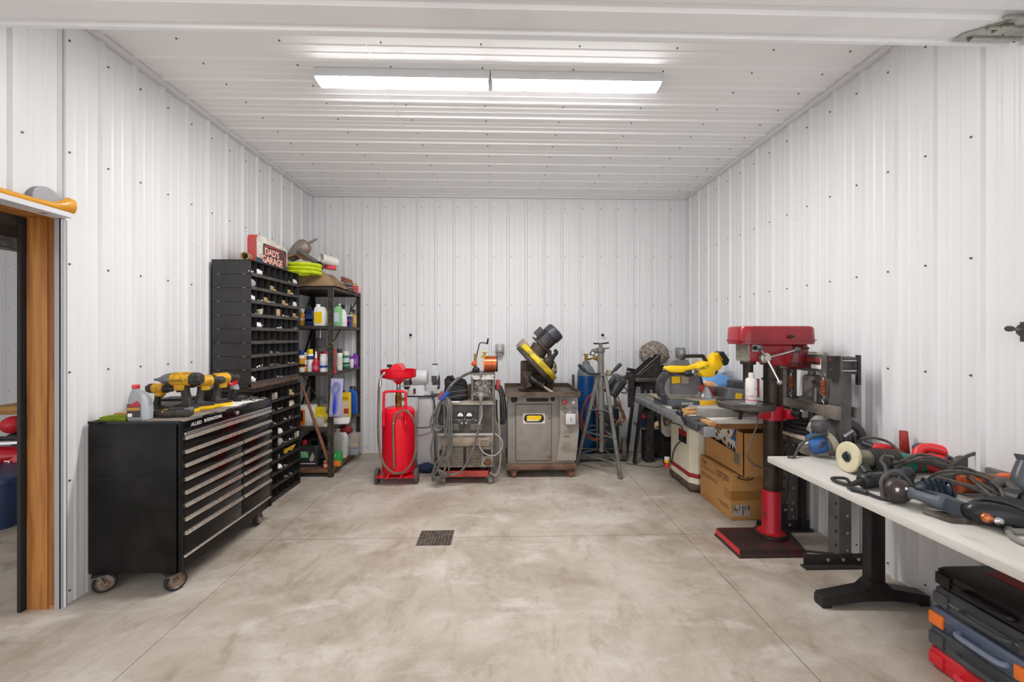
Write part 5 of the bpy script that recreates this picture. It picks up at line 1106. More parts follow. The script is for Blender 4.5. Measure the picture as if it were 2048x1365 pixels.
# ================================================================ gas cylinder on its cart
blu = M('cobalt_cylinder_paint', '0f4a86', .38, coat=.2, col2='0c3f75', sc=8)
GX, GY = 1.042, 5.06
t = T('gas_cylinder', 'tall blue gas cylinder with grey shoulder and brass valve', 'cylinder', (GX, GY, .075))
obj('cylinder_body', G().lathe([(0, .076), (.1, .076), (.107, .09), (.107, 1.005)], (GX, GY, 0), (0, 0, 1), 32), blu, t, w=True)
obj('cylinder_shoulder', G().lathe([(.107, 1.005), (.107, 1.02), (.1, 1.06), (.08, 1.10), (.055, 1.125), (.045, 1.14), (.045, 1.17), (.03, 1.175), (0, 1.175)], (GX, GY, 0), (0, 0, 1), 32), M('slate_shoulder', '70767c', .4), t, w=True)
obj('valve', G().cyl((GX, GY, 1.17), (GX, GY, 1.25), .018, n=14).cyl((GX, GY, 1.245), (GX, GY, 1.265), .024, n=10).cyl((GX - .02, GY, 1.2), (GX + .05, GY, 1.2), .012, n=10).cyl((GX - .05, GY, 1.255), (GX + .05, GY, 1.258), .005), brass, t, w=True)
t = T('gas_regulator', 'brass gas regulator with dial gauge beside the cylinder valve', 'regulator', (GX + .12, GY - .05, 1.16))
r0 = aY(1190, 716, 4.95)
obj('regulator_body', G().cyl(r0, r0 - Vector((0, .05, 0)), .03, n=20, bev=.004).cyl((GX + .04, GY, 1.2), r0, .009, n=8).cyl(r0, r0 + Vector((.05, 0, -.06)), .008), brass, t, w=True)
p = aY(1185.5, 707, 4.9); ga = obj('gauge', G().cyl(p, p + Vector((0, .03, 0)), .028, n=22).cyl(p + Vector((0, .015, 0)), r0, .006), blk, t, w=True)
obj('gauge_face', G().cyl(p - Vector((0, .002, 0)), p, .019, n=20), white, ga, w=True)
crt = M('cart_grey_paint', '6f6c68', .5, .2, col2='54514d', sc=9)
t = T('cylinder_cart', 'grey two wheeled cylinder cart behind the tripod pipe stand', 'cart', (1.2, 5.08, 0))
obj('base_plate', G().bx(.90, 1.50, 4.88, 5.2, .06, .074, bev=.003).bx(.9, 1.5, 4.878, 4.884, .03, .10), crt, t, w=True)
obj('frame', G().bar((.91, 5.2, .07), (.91, 5.2, 1.0), .03, .03).bar((1.18, 5.2, .07), (1.18, 5.2, 1.0), .03, .03).bar((1.44, 5.2, .07), (1.44, 5.2, .78), .03, .03).bar((.91, 5.2, .55), (1.44, 5.2, .55), .03, .03).bar((.91, 4.93, .42), (1.44, 4.93, .42), .03, .006).bar((.91, 5.2, .42), (.91, 4.93, .42), .03, .006).bar((1.44, 5.2, .42), (1.44, 4.93, .42), .03, .006), crt, t, w=True)
obj('tank_box', G().bx(1.21, 1.42, 4.94, 5.18, .075, .62, bev=.03), M('dark_teal_tank', '27363c', .5, col2='1c2629', sc=7), t, w=True)
for x in (.86, 1.475):
    w_ = obj('wheel', G().lathe([(.075, -.028), (.12, -.028), (.135, -.016), (.137, 0), (.135, .016), (.12, .028), (.075, .028)], (x, 4.95, .138), (1, -.25 if x > 1 else 0, 0), 30), M('worn_tyre', '5d564d', .75), t, w=True)
    obj('hub', G().lathe([(0, -.04), (.03, -.04), (.035, -.012), (.078, -.012), (.08, .012), (.035, .012), (.03, .04), (0, .04)], (x, 4.95, .138), (1, -.25 if x > 1 else 0, 0), 24), M('dark_hub', '3f3a36', .5, .4), w_, w=True)
obj('axle', G().cyl((.86, 4.95, .138), (1.475, 4.95, .138), .012, n=8), crt, t, w=True)
rh = M('faded_red_hose', '9c4a42', .5, col2='7a3a34', sc=8); gh = M('tan_hose', '97805f', .55, col2='6f6048', sc=10)
q5 = lambda px, py, y=4.88: aY(px, py, y)
t = T('torch_hose', 'faded red and tan torch hoses looped over the cylinder cart', 'hose', (1.2, 4.85, .42))
for i, (pts, m, r) in enumerate((([(1196, 772), (1182, 790), (1168, 812), (1161, 836), (1163, 858), (1175, 872), (1195, 878), (1215, 868)], rh, .011), ([(1185, 800), (1190, 815), (1196, 832), (1203, 845), (1210, 855)], rh, .011), ([(1178, 792), (1166, 815), (1164, 840), (1172, 866), (1190, 880), (1208, 876)], rh, .010),
                               ([(1228, 795), (1238, 810), (1248, 828), (1250, 840), (1240, 846), (1228, 838), (1224, 822)], rh, .010), ([(1230, 792), (1236, 812), (1244, 830), (1240, 842), (1232, 850), (1224, 862)], gh, .008), ([(1234, 790), (1240, 806), (1243, 826), (1236, 842), (1226, 856)], gh, .007), ([(1168, 860), (1176, 876), (1196, 884), (1214, 880)], gh, .006), ([(1186, 808), (1193, 826), (1202, 842), (1214, 850)], gh, .009))):
    obj('hose', G().tube([q5(x, y, 4.86 - .012 * (i % 3)) for x, y in pts], r, n=8), m, t, w=True)
obj('torch_handle', G().cyl(q5(1239, 818), q5(1250, 842), .012, n=10).ell(q5(1237, 812), (.022, .02, .02)), M('reel_bronze'), t, w=True)
# ================================================================ black steel stand with angle plate, nest above
bst = M('sooty_black_steel', '2c2a29', .6, .3, col2='423e3b', sc=16, col3='7d756e', sc3=70, lo3=.68, hi3=.76)
t = T('anvil_stand', 'black splayed leg steel stand with thick plate top', 'stand', (1.70, 4.95, 0))
obj('plate_top', G().bx(1.545, 1.87, 4.74, 5.16, .955, 1.0, bev=.008), M('worn_plate', '5c5855', .45, .5, col2='3a3735', sc=14), t, w=True)
for x0, x1 in ((1.66, 1.55), (1.80, 1.91)):
    for y0, y1 in ((4.80, 4.80), (5.10, 5.10)): obj('leg', G().bar((x0, y0, .955), (x1, y1, .002), .075, .02), blk, t, w=True)
obj('apron', G().bx(1.62, 1.84, 4.79, 4.80, .86, .955).bx(1.62, 1.84, 5.10, 5.11, .86, .955), bst, t, w=True)
obj('clamp_bar', G().bx(1.475, 1.535, 4.76, 4.80, .66, 1.03).bx(1.44, 1.60, 4.77, 4.79, .985, 1.03).cyl((1.40, 4.78, 1.0), (1.46, 4.78, 1.0), .025, n=12), bst, t, w=True)
t = T('angle_plate', 'black triangular gusseted angle plate on top of the black stand', 'bracket', (1.70, 4.9, 1.001))
obj('base_flange', G().bx(1.545, 1.86, 4.80, 5.0, 1.001, 1.02), bst, t, w=True); obj('upright_flange', G().bx(1.835, 1.86, 4.80, 5.0, 1.02, 1.27), bst, t, w=True)
for y in (4.805, 4.90, 4.988): obj('gusset', G().prism([(1.56, 1.02), (1.835, 1.02), (1.835, 1.26)], 'y', y, y + .01), bst, t, w=True)
obj('gusset_edge', G().bar((1.565, 4.80, 1.02), (1.84, 4.80, 1.262), .012, .004).bar((1.60, 4.80, 1.022), (1.78, 4.80, 1.16), .01, .003), M('bright_edge', 'b5b2ae', .35, .8), t, w=True)
solo('metal_offcuts', G().box((1.60, 5.08, 1.02), (.1, .1, .04), bev=.004).box((1.63, 5.1, 1.06), (.14, .06, .04), rot=(0, .2, .2)), bst, 'dark metal offcuts behind the triangular angle plate', 'offcuts')
nestm = M('papery_nest', 'a0968a', .95, col2='6e6257', sc=26, lo=.42, hi=.58, col3='c9c2b8', sc3=60, lo3=.56, hi3=.64, bump=.8, bsc=40)
def nest(c, R):
    g = G(); b = bmesh.new(); bmesh.ops.create_icosphere(b, subdivisions=5, radius=1)
    for v in b.verts:
        n_ = noise.noise(v.co * 2.2) * .12 + abs(noise.noise(v.co * Vector((6, 6, 14)) if False else Vector((v.co.x * 6, v.co.y * 6, v.co.z * 13)))) * .14 + noise.noise(v.co * 17) * .05
        v.co *= 1 + n_
    b.transform(Matrix.Translation(c) @ Matrix.Diagonal((R, R, R * .9, 1))); g._merge(b); return g
solo('hornet_nest', nest(Vector((1.90, 5.12, 1.26)), .165), nestm, 'large grey papery nest ball resting above the black stand', 'nest', loc=(1.9, 5.12, 1.09)) 
solo('nest_perch', G().bx(1.87, 2.0, 5.04, 5.2, .99, 1.125, bev=.01).bx(1.89, 1.95, 5.08, 5.14, 0, .99), bst, 'dark steel post carrying the papery nest', 'post')
# black shelf bench lower down
t = T('steel_bench', 'low black steel bench with a shelf below the table saw end', 'bench', (2.0, 4.98, 0))
obj('leg_plate', G().bx(1.70, 1.80, 4.85, 4.862, .002, .60).bx(1.70, 1.712, 4.85, 5.0, .002, .60), bst, t, w=True)
obj('bench_back', G().bx(1.78, 2.36, 5.15, 5.17, .05, .62), bst, t, w=True); obj('lower_panel', G().bx(1.8, 2.2, 4.98, 4.99, .06, .38), bst, t, w=True)
obj('shelf', G().bx(1.66, 2.36, 4.86, 5.17, .385, .40), M('dusty_shelf', '857767', .75, col2='5f5448', sc=12), t, w=True)
obj('leg_plate', G().bx(2.30, 2.36, 4.85, 4.862, .002, .60).bx(2.35, 2.362, 4.85, 5.0, .002, .60), bst, t, w=True)
solo('work_glove', G().ell((1.85, 4.9, .434), (.07, .04, .032), rot=(0, -.45, .3), n=14).ell((1.80, 4.89, .425), (.04, .036, .024), n=12), M('tan_leather', 'cbaa80', .85), 'tan leather glove on the low black bench shelf', 'glove')
solo('blue_carton', G().box((1.715, 4.93, .446), (.06, .1, .09), rot=(0, 0, .3)), M('navy_carton', '34466e', .7), 'small navy box on the low bench shelf beside the leg plate', 'box')
solo('white_package', G().box((1.93, 4.92, .43), (.06, .05, .06), rot=(0, .3, .3), bev=.008), white, 'small white package right of the tan glove', 'package')
t = T('parts_tray', 'grey plastic tray with dark rim on the low black bench', 'tray', (2.02, 5.0, .401))
obj('tray_body', G().loft(rloft([(0, .22, .14, .03, 0, 0), (.12, .30, .2, .04, 0, 0)])), M('slate_tray', '6b6d73', .5), t); obj('tray_rim', G().tube([(x, y, .12) for x, y in rrect(.31, .21, .04, 3)], .012, n=7, k=1, closed=True), blkpl, t)
g = G(); p = aY(1288, 832, 4.83); g.cyl(p, p + Vector((0, 0, .03)), .009, n=8).ell(p + Vector((0, 0, -.008)), .022)
solo('red_ball', g.mv((0, .015, -.01)), red, 'round red knob on top of the black bench leg plate', 'knob')
g = G().tube([(2.1, 4.84, .40), (2.0, 4.80, .2), (1.90, 4.72, .03), (1.75, 4.66, .006), (1.6, 4.72, .006), (1.45, 4.80, .006)], .004, n=6)
solo('floor_wire', g, cord, 'thin dark wire trailing from low bench to cart wheel', 'wire')
# ================================================================ table saw
cream = M('cream_enamel', 'e6dfca', .36, col2='d9d0b8', sc=5)
alum = M('grey_aluminium', 'b4b6b8', .34, .7, col2='8f9194', sc=12)
ctop = M('cast_iron_top', 'b9b3aa', .32, .6, col2='8f877c', sc=5)
SXa, SXb, SYa, SYb = 1.79, 2.32, 3.86, 4.40
t = T('table_saw', 'cream cabinet table saw with long grey fence rail', 'table saw', (2.0, 3.9, 0))
pol = [(SXa + .06, SYa), (SXb - .06, SYa), (SXb, SYa + .06), (SXb, SYb - .06), (SXb - .06, SYb), (SXa + .06, SYb), (SXa, SYb - .06), (SXa, SYa + .06)]
obj('cabinet', G().prism(pol, 'z', .15, .815, bev=.006), cream, t, w=True)
ex = lambda k: [((x - 2.055) * k + 2.055, (y - 4.13) * k + 4.13) for x, y in pol]
obj('red_band', G().prism(ex(1.03), 'z', .145, .185, bev=.006), dred, t, w=True)
obj('lower_skirt', G().prism(ex(1.0), 'z', .085, .15), cream, t, w=True)
obj('mobile_base', G().prism(ex(1.05), 'z', .035, .088, bev=.012).cyl((1.80, 3.93, .028), (1.86, 3.93, .028), .028, n=16).cyl((1.80, 4.33, .028), (1.86, 4.33, .028), .028, n=16).cyl((2.2, 4.2, .028), (2.26, 4.2, .028), .028, n=16), M('muddy_base', '4c3f36', .7, col2='6c5a4c', sc=14), t, w=True)
def plate(y0, y1, z0, z1, m, nm): return obj(nm, G().bx(SXa - .004, SXa + .01, y0, y1, z0, z1), m, t, w=True)
plate(3.96, 4.17, .65, .76, M('maroon_plate', '5a2a26', .4), 'upper_plate')
bp_ = plate(3.97, 4.14, .44, .56, blkpl, 'maker_badge'); obj('badge_red', G().bx(SXa - .006, SXa + .01, 3.972, 4.138, .51, .555), red, bp_, w=True)
obj('side_plate', G().bx(1.90, 2.1, SYa - .003, SYa + .01, .60, .70), M('maroon_plate'), t, w=True)
obj('saw_top', G().bx(1.475, 2.33, 3.80, 4.50, .82, .86, bev=.004), ctop, t, w=True)
obj('extension_table', G().bx(1.475, 2.33, 3.07, 3.798, .825, .86, bev=.003), M('pale_laminate', 'd9d5cd', .4, col2='bdb7ac', sc=6), t, w=True)
obj('wood_apron', G().bx(1.50, 2.31, 3.085, 3.10, .785, .826).bx(1.50, 1.515, 3.085, 3.80, .785, .826), M('apron_wood', '8a5e34', .6, col2='6c4626', sc=5, stretch=(1, 6, 6)), t, w=True)
obj('support_leg', G().bx(2.27, 2.31, 3.09, 3.13, .001, .756), blk, t, w=True)
obj('fence_rail', G().bx(1.405, 1.468, 2.84, 4.34, .79, .852, bev=.005), alum, t, w=True)
obj('rail_cap', G().bx(1.40, 1.473, 2.828, 2.842, .786, .856, bev=.004), M('cap_grey', '8a8b8d', .45), t, w=True)
fh = obj('fence_head', G().bx(1.385, 1.52, 2.98, 3.12, .853, .88, bev=.008).bx(1.372, 1.404, 2.90, 3.10, .81, .868, bev=.01).bx(1.385, 1.46, 2.86, 2.98, .853, .868, bev=.005), M('dark_fence_iron', '4f5053', .4, .4), t, w=True)
obj('fence_lever', G().cyl((1.36, 3.04, .84), (1.335, 3.05, .90), .011, n=10).ell((1.33, 3.07, .912), (.026, .035, .024)), blkpl, fh, w=True)
obj('rip_fence', G().bx(1.52, 2.30, 3.14, 3.21, .861, .925, bev=.004), M('fence_grey', '9a968f', .4, .2, col2='7d7972', sc=4), t, w=True)
obj('fence_face', G().bx(1.54, 2.28, 3.205, 3.22, .862, .93), white, t, w=True)
obj('switch_cord', G().tube([(1.42, 3.40, .79), (1.50, 3.66, .72), (1.72, 3.92, .62), (1.765, 4.02, .48), (1.77, 4.16, .38), (1.775, 4.25, .28), (1.765, 4.26, .19), (1.75, 4.33, .17)], .006, n=7), cord, t, w=True)
obj('handwheel', G().lathe([(.06, -.008), (.07, -.01), (.07, .01), (.06, .008), (.06, -.008)], (1.75, 4.36, .60), (1, 0, 0), 22).cyl((1.79, 4.36, .60), (1.74, 4.36, .60), .012).bar((1.75, 4.30, .60), (1.75, 4.42, .60), .014, .008), dsteel, t, w=True)
obj('dust_bag', G().loft([[(x * w + 1.80, y * .05 + 4.46, z) for x, y in rrect(1, 1, .3, 4)] for z, w in ((.40, .05), (.45, .13), (.6, .13), (.74, .12))]), M('spotted_bag', 'a9a09a', .8, col2='5d5450', sc=18, lo=.6, hi=.68), t, w=True)
p = Vector((1.745, 4.33, .0)); t2 = T('cord_plug', 'white and yellow plug on the red end of table saw base', 'plug', p + Vector((0, 0, .14)))
obj('plug_body', G().cyl(p + Vector((0, 0, .185)), p + Vector((0, 0, .215)), .028, n=14, bev=.006), white, t2, w=True); obj('plug_ring', G().cyl(p + Vector((0, 0, .16)), p + Vector((0, 0, .186)), .03, n=14), yel, t2, w=True); obj('plug_tip', G().cyl(p + Vector((.0, 0, .11)), p + Vector((0, 0, .16)), .026, .022, n=14), red, t2, w=True)
# ================================================================ miter saw
TT = .8605
t = T('miter_saw', 'yellow and grey miter saw with battery on the table saw', 'miter saw', (1.74, 3.78, TT))
MS = lambda px, py, y=3.72: aY(px, py, y)
mgr = M('miter_grey', '6c6b70', .45, col2='5c5a5e', sc=8); mal = M('miter_alloy', 'bfc1c4', .35, .6)
obj('base', G().prism([(1.50, 3.62), (1.74, 3.60), (1.74, 3.95), (1.46, 3.95), (1.46, 3.78)], 'z', TT, TT + .055, bev=.008).bx(1.74, 2.06, 3.68, 3.95, TT, TT + .05, bev=.008), M('miter_base_dark', '4e5459', .45), t, w=True)
obj('base_deck', G().bx(1.42, 2.06, 3.70, 3.96, TT + .055, TT + .07, bev=.003), M('miter_deck', '9a8e7c', .5, .3, col2='b3a894', sc=9), t, w=True)
obj('turntable', G().cyl((1.80, 3.74, TT + .004), (1.80, 3.74, TT + .058), .14, n=36).cyl((1.80, 3.66, TT), (1.80, 3.66, TT + .02), .17, n=36), mal, t, w=True)
obj('miter_scale', G().lathe([(.141, .012), (.145, .014), (.145, .054), (.141, .056)], (1.80, 3.74, TT), (0, 0, 1), 36), M('scale_yellow', 'f0b51a', .4), t, w=True)
text('lettering', 'DWS780', .03, (1.63, 3.60, TT + .03), FACE_NY, white, t, w=True, sx=.9)
obj('fence', G().bx(1.46, 1.68, 3.84, 3.87, TT + .07, TT + .15, bev=.004).bx(1.86, 2.10, 3.84, 3.87, TT + .07, TT + .15, bev=.004), M('fence_alloy', '8d8a88', .4, .4), t, w=True)
g = G(); cb_ = MS(1352, 775); Rb = .165
obj('saw_blade', G().cyl(cb_ + Vector((0, .004, 0)), cb_ + Vector((0, .008, 0)), Rb * .97, n=48), steel, t, w=True)
ro = [(cb_.x + Rb * 1.06 * math.cos(a), cb_.z + Rb * 1.06 * math.sin(a)) for a in [math.radians(95 + 6.0 * i) for i in range(24)]]
ri = [(cb_.x + Rb * .74 * math.cos(a), cb_.z + Rb * .74 * math.sin(a)) for a in [math.radians(95 + 6.0 * i) for i in range(24)]][::-1]
gd = G()
for i in range(23): gd.prism([ro[i], ro[i + 1], ri[22 - i], ri[23 - i]], 'y', 3.675, 3.745)
for i in range(20):
    a = math.radians(100 + 6.2 * i); gd.box((cb_.x + Rb * 1.06 * math.cos(a), 3.71, cb_.z + Rb * 1.06 * math.sin(a)), (.012, .06, .012), rot=(0, -a, 0))
obj('blade_guard', gd, M('smoky_guard', '37353a', .3, col2='5a585c', sc=30), t, w=True)
obj('guard_plate', G().prism([(MS(x, y).x, MS(x, y).z) for x, y in ((1341, 750), (1341, 788), (1392, 790), (1398, 772), (1398, 748))], 'y', 3.70, 3.74), mgr, t, w=True)
obj('warning_label', G().prism([(MS(x, y).x, MS(x, y).z) for x, y in ((1341, 753), (1358, 753), (1358, 766), (1342, 767))], 'y', 3.697, 3.70), yel, t, w=True)
obj('guard_window', G().prism([(MS(x, y).x, MS(x, y).z) for x, y in ((1361, 752), (1375, 752), (1375, 767), (1361, 767))], 'y', 3.697, 3.70), M('dusty_pane', 'a89684', .5), t, w=True)
obj('guard_top', G().prism([(MS(x, y).x, MS(x, y).z) for x, y in ((1327, 742), (1334, 730), (1350, 721), (1375, 720), (1380, 734))], 'y', 3.70, 3.76, bev=.006), mgr, t, w=True)
yb_ = M('saw_yellow', 'f6cb16', .4)
obj('upper_arm', G().prism([(MS(x, y).x, MS(x, y).z) for x, y in ((1328, 735), (1336, 731), (1372, 732), (1388, 728), (1390, 742), (1372, 745), (1336, 744), (1329, 741))], 'y', 3.65, 3.76, bev=.012), yb_, t, w=True)
hm = obj('motor_housing', G().prism([(MS(x, y).x, MS(x, y).z) for x, y in ((1385, 730), (1401, 721), (1413, 728), (1420, 736), (1417, 752), (1396, 753), (1386, 744))], 'y', 3.60, 3.78, bev=.015), yb_, t, w=True)
text('lettering', 'DEWALT', .036, MS(1402.5, 738, 3.598), (PI / 2, -.3, 0), blkpl, t, w=True)
obj('motor_cap', G().ell(MS(1378, 747, 3.64), (.05, .035, .03), rot=(0, -.2, 0)), blkpl, t, w=True)
obj('motor_clip', G().box(MS(1390, 744, 3.60), (.05, .02, .055), rot=(0, .6, 0), bev=.008), steel, t, w=True)
obj('arm_neck', G().prism([(MS(x, y).x, MS(x, y).z) for x, y in ((1413, 726), (1417, 712), (1426, 704), (1434, 712), (1436, 728), (1430, 738), (1418, 742))], 'y', 3.62, 3.75, bev=.012), yb_, t, w=True)
bt = obj('battery', G().prism([(MS(x, y).x, MS(x, y).z) for x, y in ((1424, 708), (1435, 702), (1447, 719), (1444, 728), (1437, 731))], 'y', 3.61, 3.74, bev=.01), blkpl, t, w=True)
g = G()
for k in range(3): a, b = MS(1427 + 4.2 * k, 707.5 - 1.5 * k + (k == 2) * 2, 3.607), MS(1437 + 4 * k, 727 - 3 * k, 3.607); g.bar(a, b, .006, .006)
obj('battery_stripe', g, yel, bt, w=True)
obj('carry_handle', G().tube([MS(1360, 730), MS(1366, 716), MS(1371, 713), MS(1402, 712.5), MS(1407, 714), MS(1412, 725)], .017, n=10, k=3), blkpl, t, w=True)
obj('pivot_arm', G().bar(MS(1392, 752, 3.8), MS(1405, 795, 3.8), .08, .07, bev=.015).bar(MS(1412, 750, 3.76), MS(1424, 748, 3.7), .06, .05, bev=.01).ell(MS(1428, 744, 3.68), (.03, .03, .03)), dkg, t, w=True)
obj('pivot_cone', G().lathe([(.09, 0), (.06, .05), (.035, .09), (0, .09)], (1.865, 3.78, TT + .06), (0, 0, 1), 20), mal, t, w=True)
obj('pivot_knob', G().ell(MS(1400, 776, 3.74), (.03, .03, .035)), red, t, w=True)
# clutter around the miter saw
for i, (c, d, rz, lb) in enumerate((((1.58, 3.42, TT + .012), (.16, .06, .024), .5, 'small wood offcut lying before the miter saw base'), ((1.56, 3.30, TT + .01), (.22, .07, .02), .25, 'longer wood offcut lying near the rip fence'), ((1.46, 2.90, .873), (.05, .11, .03), .1, 'short wood offcut at the near end of fence rail'))):
    solo('wood_offcut', G().box(c, d, rot=(0, 0, rz), bev=.003), wood, lb, 'offcut', group='wood offcuts on the table saw')
solo('rag_strip', G().ell((1.50, 3.52, TT + .012), (.07, .02, .012), jit=.3, rot=(0, 0, .6)).ell((1.535, 3.49, TT + .014), (.03, .025, .014), jit=.4), cord, 'crumpled dark strap before the miter saw', 'strap')
t = T('track_block', 'grey metal box end with yellow label on the table saw', 'box', (2.12, 3.72, TT))
obj('box_shell', G().box((2.11, 3.74, TT + .085), (.22, .14, .12), rot=(.05, .1, .25), bev=.006).box((2.10, 3.72, TT + .016), (.24, .16, .03), rot=(0, 0, .25)), mgr, t, w=True)
obj('box_label', G().box((2.125, 3.668, TT + .085), (.07, .004, .05), rot=(.05, .1, .25)), yel, t, w=True)
solo('black_case', G().box((2.26, 3.9, TT + .10), (.13, .2, .2), rot=(0, 0, .1), bev=.02), M('slate_case', '47474a', .5), 'upright slate case between grey box end and drill press', 'case')
t = T('plastic_sack', 'blue and white plastic sack slumped behind the miter saw', 'sack', (2.16, 4.2, TT))
obj('sack_body', G().ell((2.16, 4.2, TT + .13), (.19, .16, .14), jit=.15, seed=3, n=24), M('sky_blue_film', '6fa8e6', .3, bump=.5, bsc=18), t, w=True)
obj('sack_top', G().ell((2.18, 4.22, TT + .26), (.16, .13, .10), jit=.25, seed=8, n=22), M('white_film', 'e6e9ee', .3, bump=.6, bsc=20, col2='aab4c2', sc=9), t, w=True)
obj('sack_print', G().box((2.13, 4.085, TT + .30), (.04, .012, .06)), M('print_navy', '4c5b80', .5), t, w=True)
solo('orange_gloves', G().ell((2.02, 3.96, TT + .14), (.11, .05, .04), rot=(0, .35, .2), jit=.2, n=16).box((2.0, 3.97, TT + .06), (.12, .1, .12), bev=.02), M('orange_cream_cloth', 'e39a5e', .7, col2='f0e3d3', sc=14), 'orange and cream cloth heap behind the grey box end', 'cloth')
solo('red_part', G().ell((1.955, 3.86, TT + .09), (.06, .05, .045), jit=.2, n=14).cyl((1.955, 3.86, TT), (1.955, 3.86, TT + .08), .04), M('pink_red_part', 'c8485a', .4), 'pinkish red part beside the miter saw pivot', 'part')
solo('white_sheets', G().box((1.95, 3.45, TT + .004), (.3, .26, .008), rot=(0, 0, .15)).box((1.99, 3.52, TT + .011), (.22, .18, .006), rot=(0, 0, -.2)), paper, 'white sheets spread on the table saw before the grey box end', 'paper')
# ================================================================ cardboard boxes
t = T('carton', 'large closed cardboard box on the floor under the table saw', 'box', (2.07, 3.55, 0))
obj('carton_body', G().bx(1.85, 2.30, 3.30, 3.82, .002, .382, bev=.004), cardb, t, w=True)
obj('tape_strip', G().bx(1.848, 1.852, 3.298, 3.40, .16, .235).bx(1.85, 2.30, 3.2985, 3.301, .16, .235), tapem, t, w=True)
obj('shipping_label', G().bx(1.86, 2.0, 3.298, 3.3005, .035, .125), M('label_grey', 'b9b1a5', .6, col2='5a544d', sc=60, stretch=(1, .2, .25), lo=.5, hi=.56), t, w=True)
text('lettering', '132TJ701', .07, (1.8493, 3.43, .315), FACE_NX, inkm, t, w=True, sx=.8)
text('lettering', 'Obs', .05, (1.8493, 3.74, .34), FACE_NX, inkm, t, w=True)
g = G()
for y0, y1, z in ((3.56, 3.80, .30), (3.56, 3.80, .285), (3.52, 3.80, .24), (3.52, 3.80, .227), (3.52, 3.80, .214), (3.35, 3.50, .10), (3.33, 3.48, .088), (3.33, 3.46, .076)): g.bx(1.849, 1.8505, y0, y1, z, z + .0035)
obj('printed_lines', g, inkm, t, w=True)
t = T('open_carton', 'open cardboard box of paper rolls stacked on the closed box', 'box', (2.1, 3.5, .384))
bx0, bx1, by0, by1, bz = 1.885, 2.30, 3.19, 3.80, .384
obj('near_panel', G().bx(bx0, bx1, by0, by0 + .006, bz, .725), cardb, t, w=True); obj('far_panel', G().bx(bx0, bx1, by1 - .006, by1, bz, .745), cardd, t, w=True)
obj('side_panel', G().prism([(by0, bz), (by1, bz), (by1, .575), (by0, .535)], 'x', bx0, bx0 + .006), cardb, t, w=True); obj('side_panel', G().bx(bx1 - .006, bx1, by0, by1, bz, .74), cardd, t, w=True)
obj('bottom_panel', G().bx(bx0, bx1, by0, by1, bz, bz + .006), cardb, t, w=True)
obj('corner_strip', G().bx(bx0, bx0 + .006, by0, by0 + .10, .535, .725), cardb, t, w=True); obj('corner_strip', G().prism([(by1 - .05, .58), (by1, .58), (by1, .735), (by1 - .05, .735)], 'x', bx0, bx0 + .006), cardb, t, w=True)
obj('box_print', G().bx(bx0 - .001, bx0 + .002, by0 + .05, by0 + .135, .46, .55), M('grey_print', '77716a', .7), t, w=True)
obj('top_flap', G().bar((bx0 + .06, by0 + .15, .74), (bx0 + .2, by0 + .16, .62), .006, .2), cardd, t, w=True)
rollm = M('tissue_roll', 'efe9de', .9)
k = 0
for (y, z) in ((3.70, .60), (3.59, .585), (3.48, .565), (3.645, .665), (3.53, .66), (3.40, .545), (3.43, .64), (3.72, .69)):
    k += 1; x = 1.93 + .012 * (k % 3)
    w_ = ['far end, lower', 'second from far end, lower', 'third from far end, lower', 'far end, upper', 'mid, upper', 'nearest, lower', 'nearest, upper', 'far corner, topmost'][k - 1]
    r_ = T('paper_roll', 'white paper roll in the open box, ' + w_, 'paper roll', (x, y, z), group='paper rolls in the open box')
    obj('roll', G().lathe([(.02, 0), (.052, 0), (.054, .004), (.054, .1), (.02, .1), (.02, 0)], (0, 0, 0), (1, 0, 0), 24), rollm, r_)
    obj('core', G().lathe([(.0195, .004), (.0205, .0), (.0195, .1), (.017, .1), (.017, .004)], (0, 0, 0), (1, 0, 0), 18), cardd, r_)
solo('blue_wrapper', G().box((1.945, 3.335, .66), (.08, .1, .09), rot=(.2, .3, .2), bev=.008).box((1.93, 3.30, .62), (.06, .06, .07), bev=.004), M('blue_wrapper', '2f6fb5', .4, col2='2a3a78', sc=14), 'blue plastic wrapper at the near end of the open box', 'wrapper')
solo('wire_coil', G().tube([(1.92 + .05 * math.cos(a) + .004 * i, 3.27 + .02 * math.sin(2 * a), .345 + .03 * math.sin(a) + .003 * i) for i, a in enumerate([j * .7 for j in range(22)])], .004, n=6, k=3), cord, 'black wire coil hanging over the closed box edge', 'wire')
# ================================================================ drill press
dpr = M('press_red', 'a01828', .3, coat=.35, col2='85141f', sc=4)
dpb = M('oily_column', '453830', .45, .4, col2='2c2521', sc=6, col3='6b5545', sc3=18, lo3=.6, hi3=.72)
PX, PY = 1.945, 2.95
t = T('drill_press', 'red floor standing drill press with dark column and black table', 'drill press', (PX, PY, 0))
bs = obj('base', G().loft([[(x, y, z) for x, y in ((1.60 - k, 2.745 - k), (2.03 + k, 2.745 - k), (2.03 + k, 3.06), (1.60 - k, 3.06))] for z, k in ((.001, .012), (.012, .01), (.02, 0), (.05, -.004), (.055, -.01))]), M('base_red_black', '3a2a27', .55, .2, col2='5b2a2a', sc=5, col3='6f5f52', sc3=25, lo3=.64, hi3=.74), t, w=True)
obj('base_edge', G().prism([(2.748, .018), (3.056, .018), (3.052, .05), (2.752, .05)], 'x', 1.597, 1.601), red, bs, w=True)
obj('base_slot', G().bx(1.68, 1.83, 2.94, 2.955, .0552, .0565).bx(1.68, 1.83, 2.82, 2.835, .0552, .0565), M('gap_dark'), bs, w=True)
obj('column', G().cyl((PX, PY, .055), (PX, PY, 1.46), .05, n=28), dpb, t, w=True)
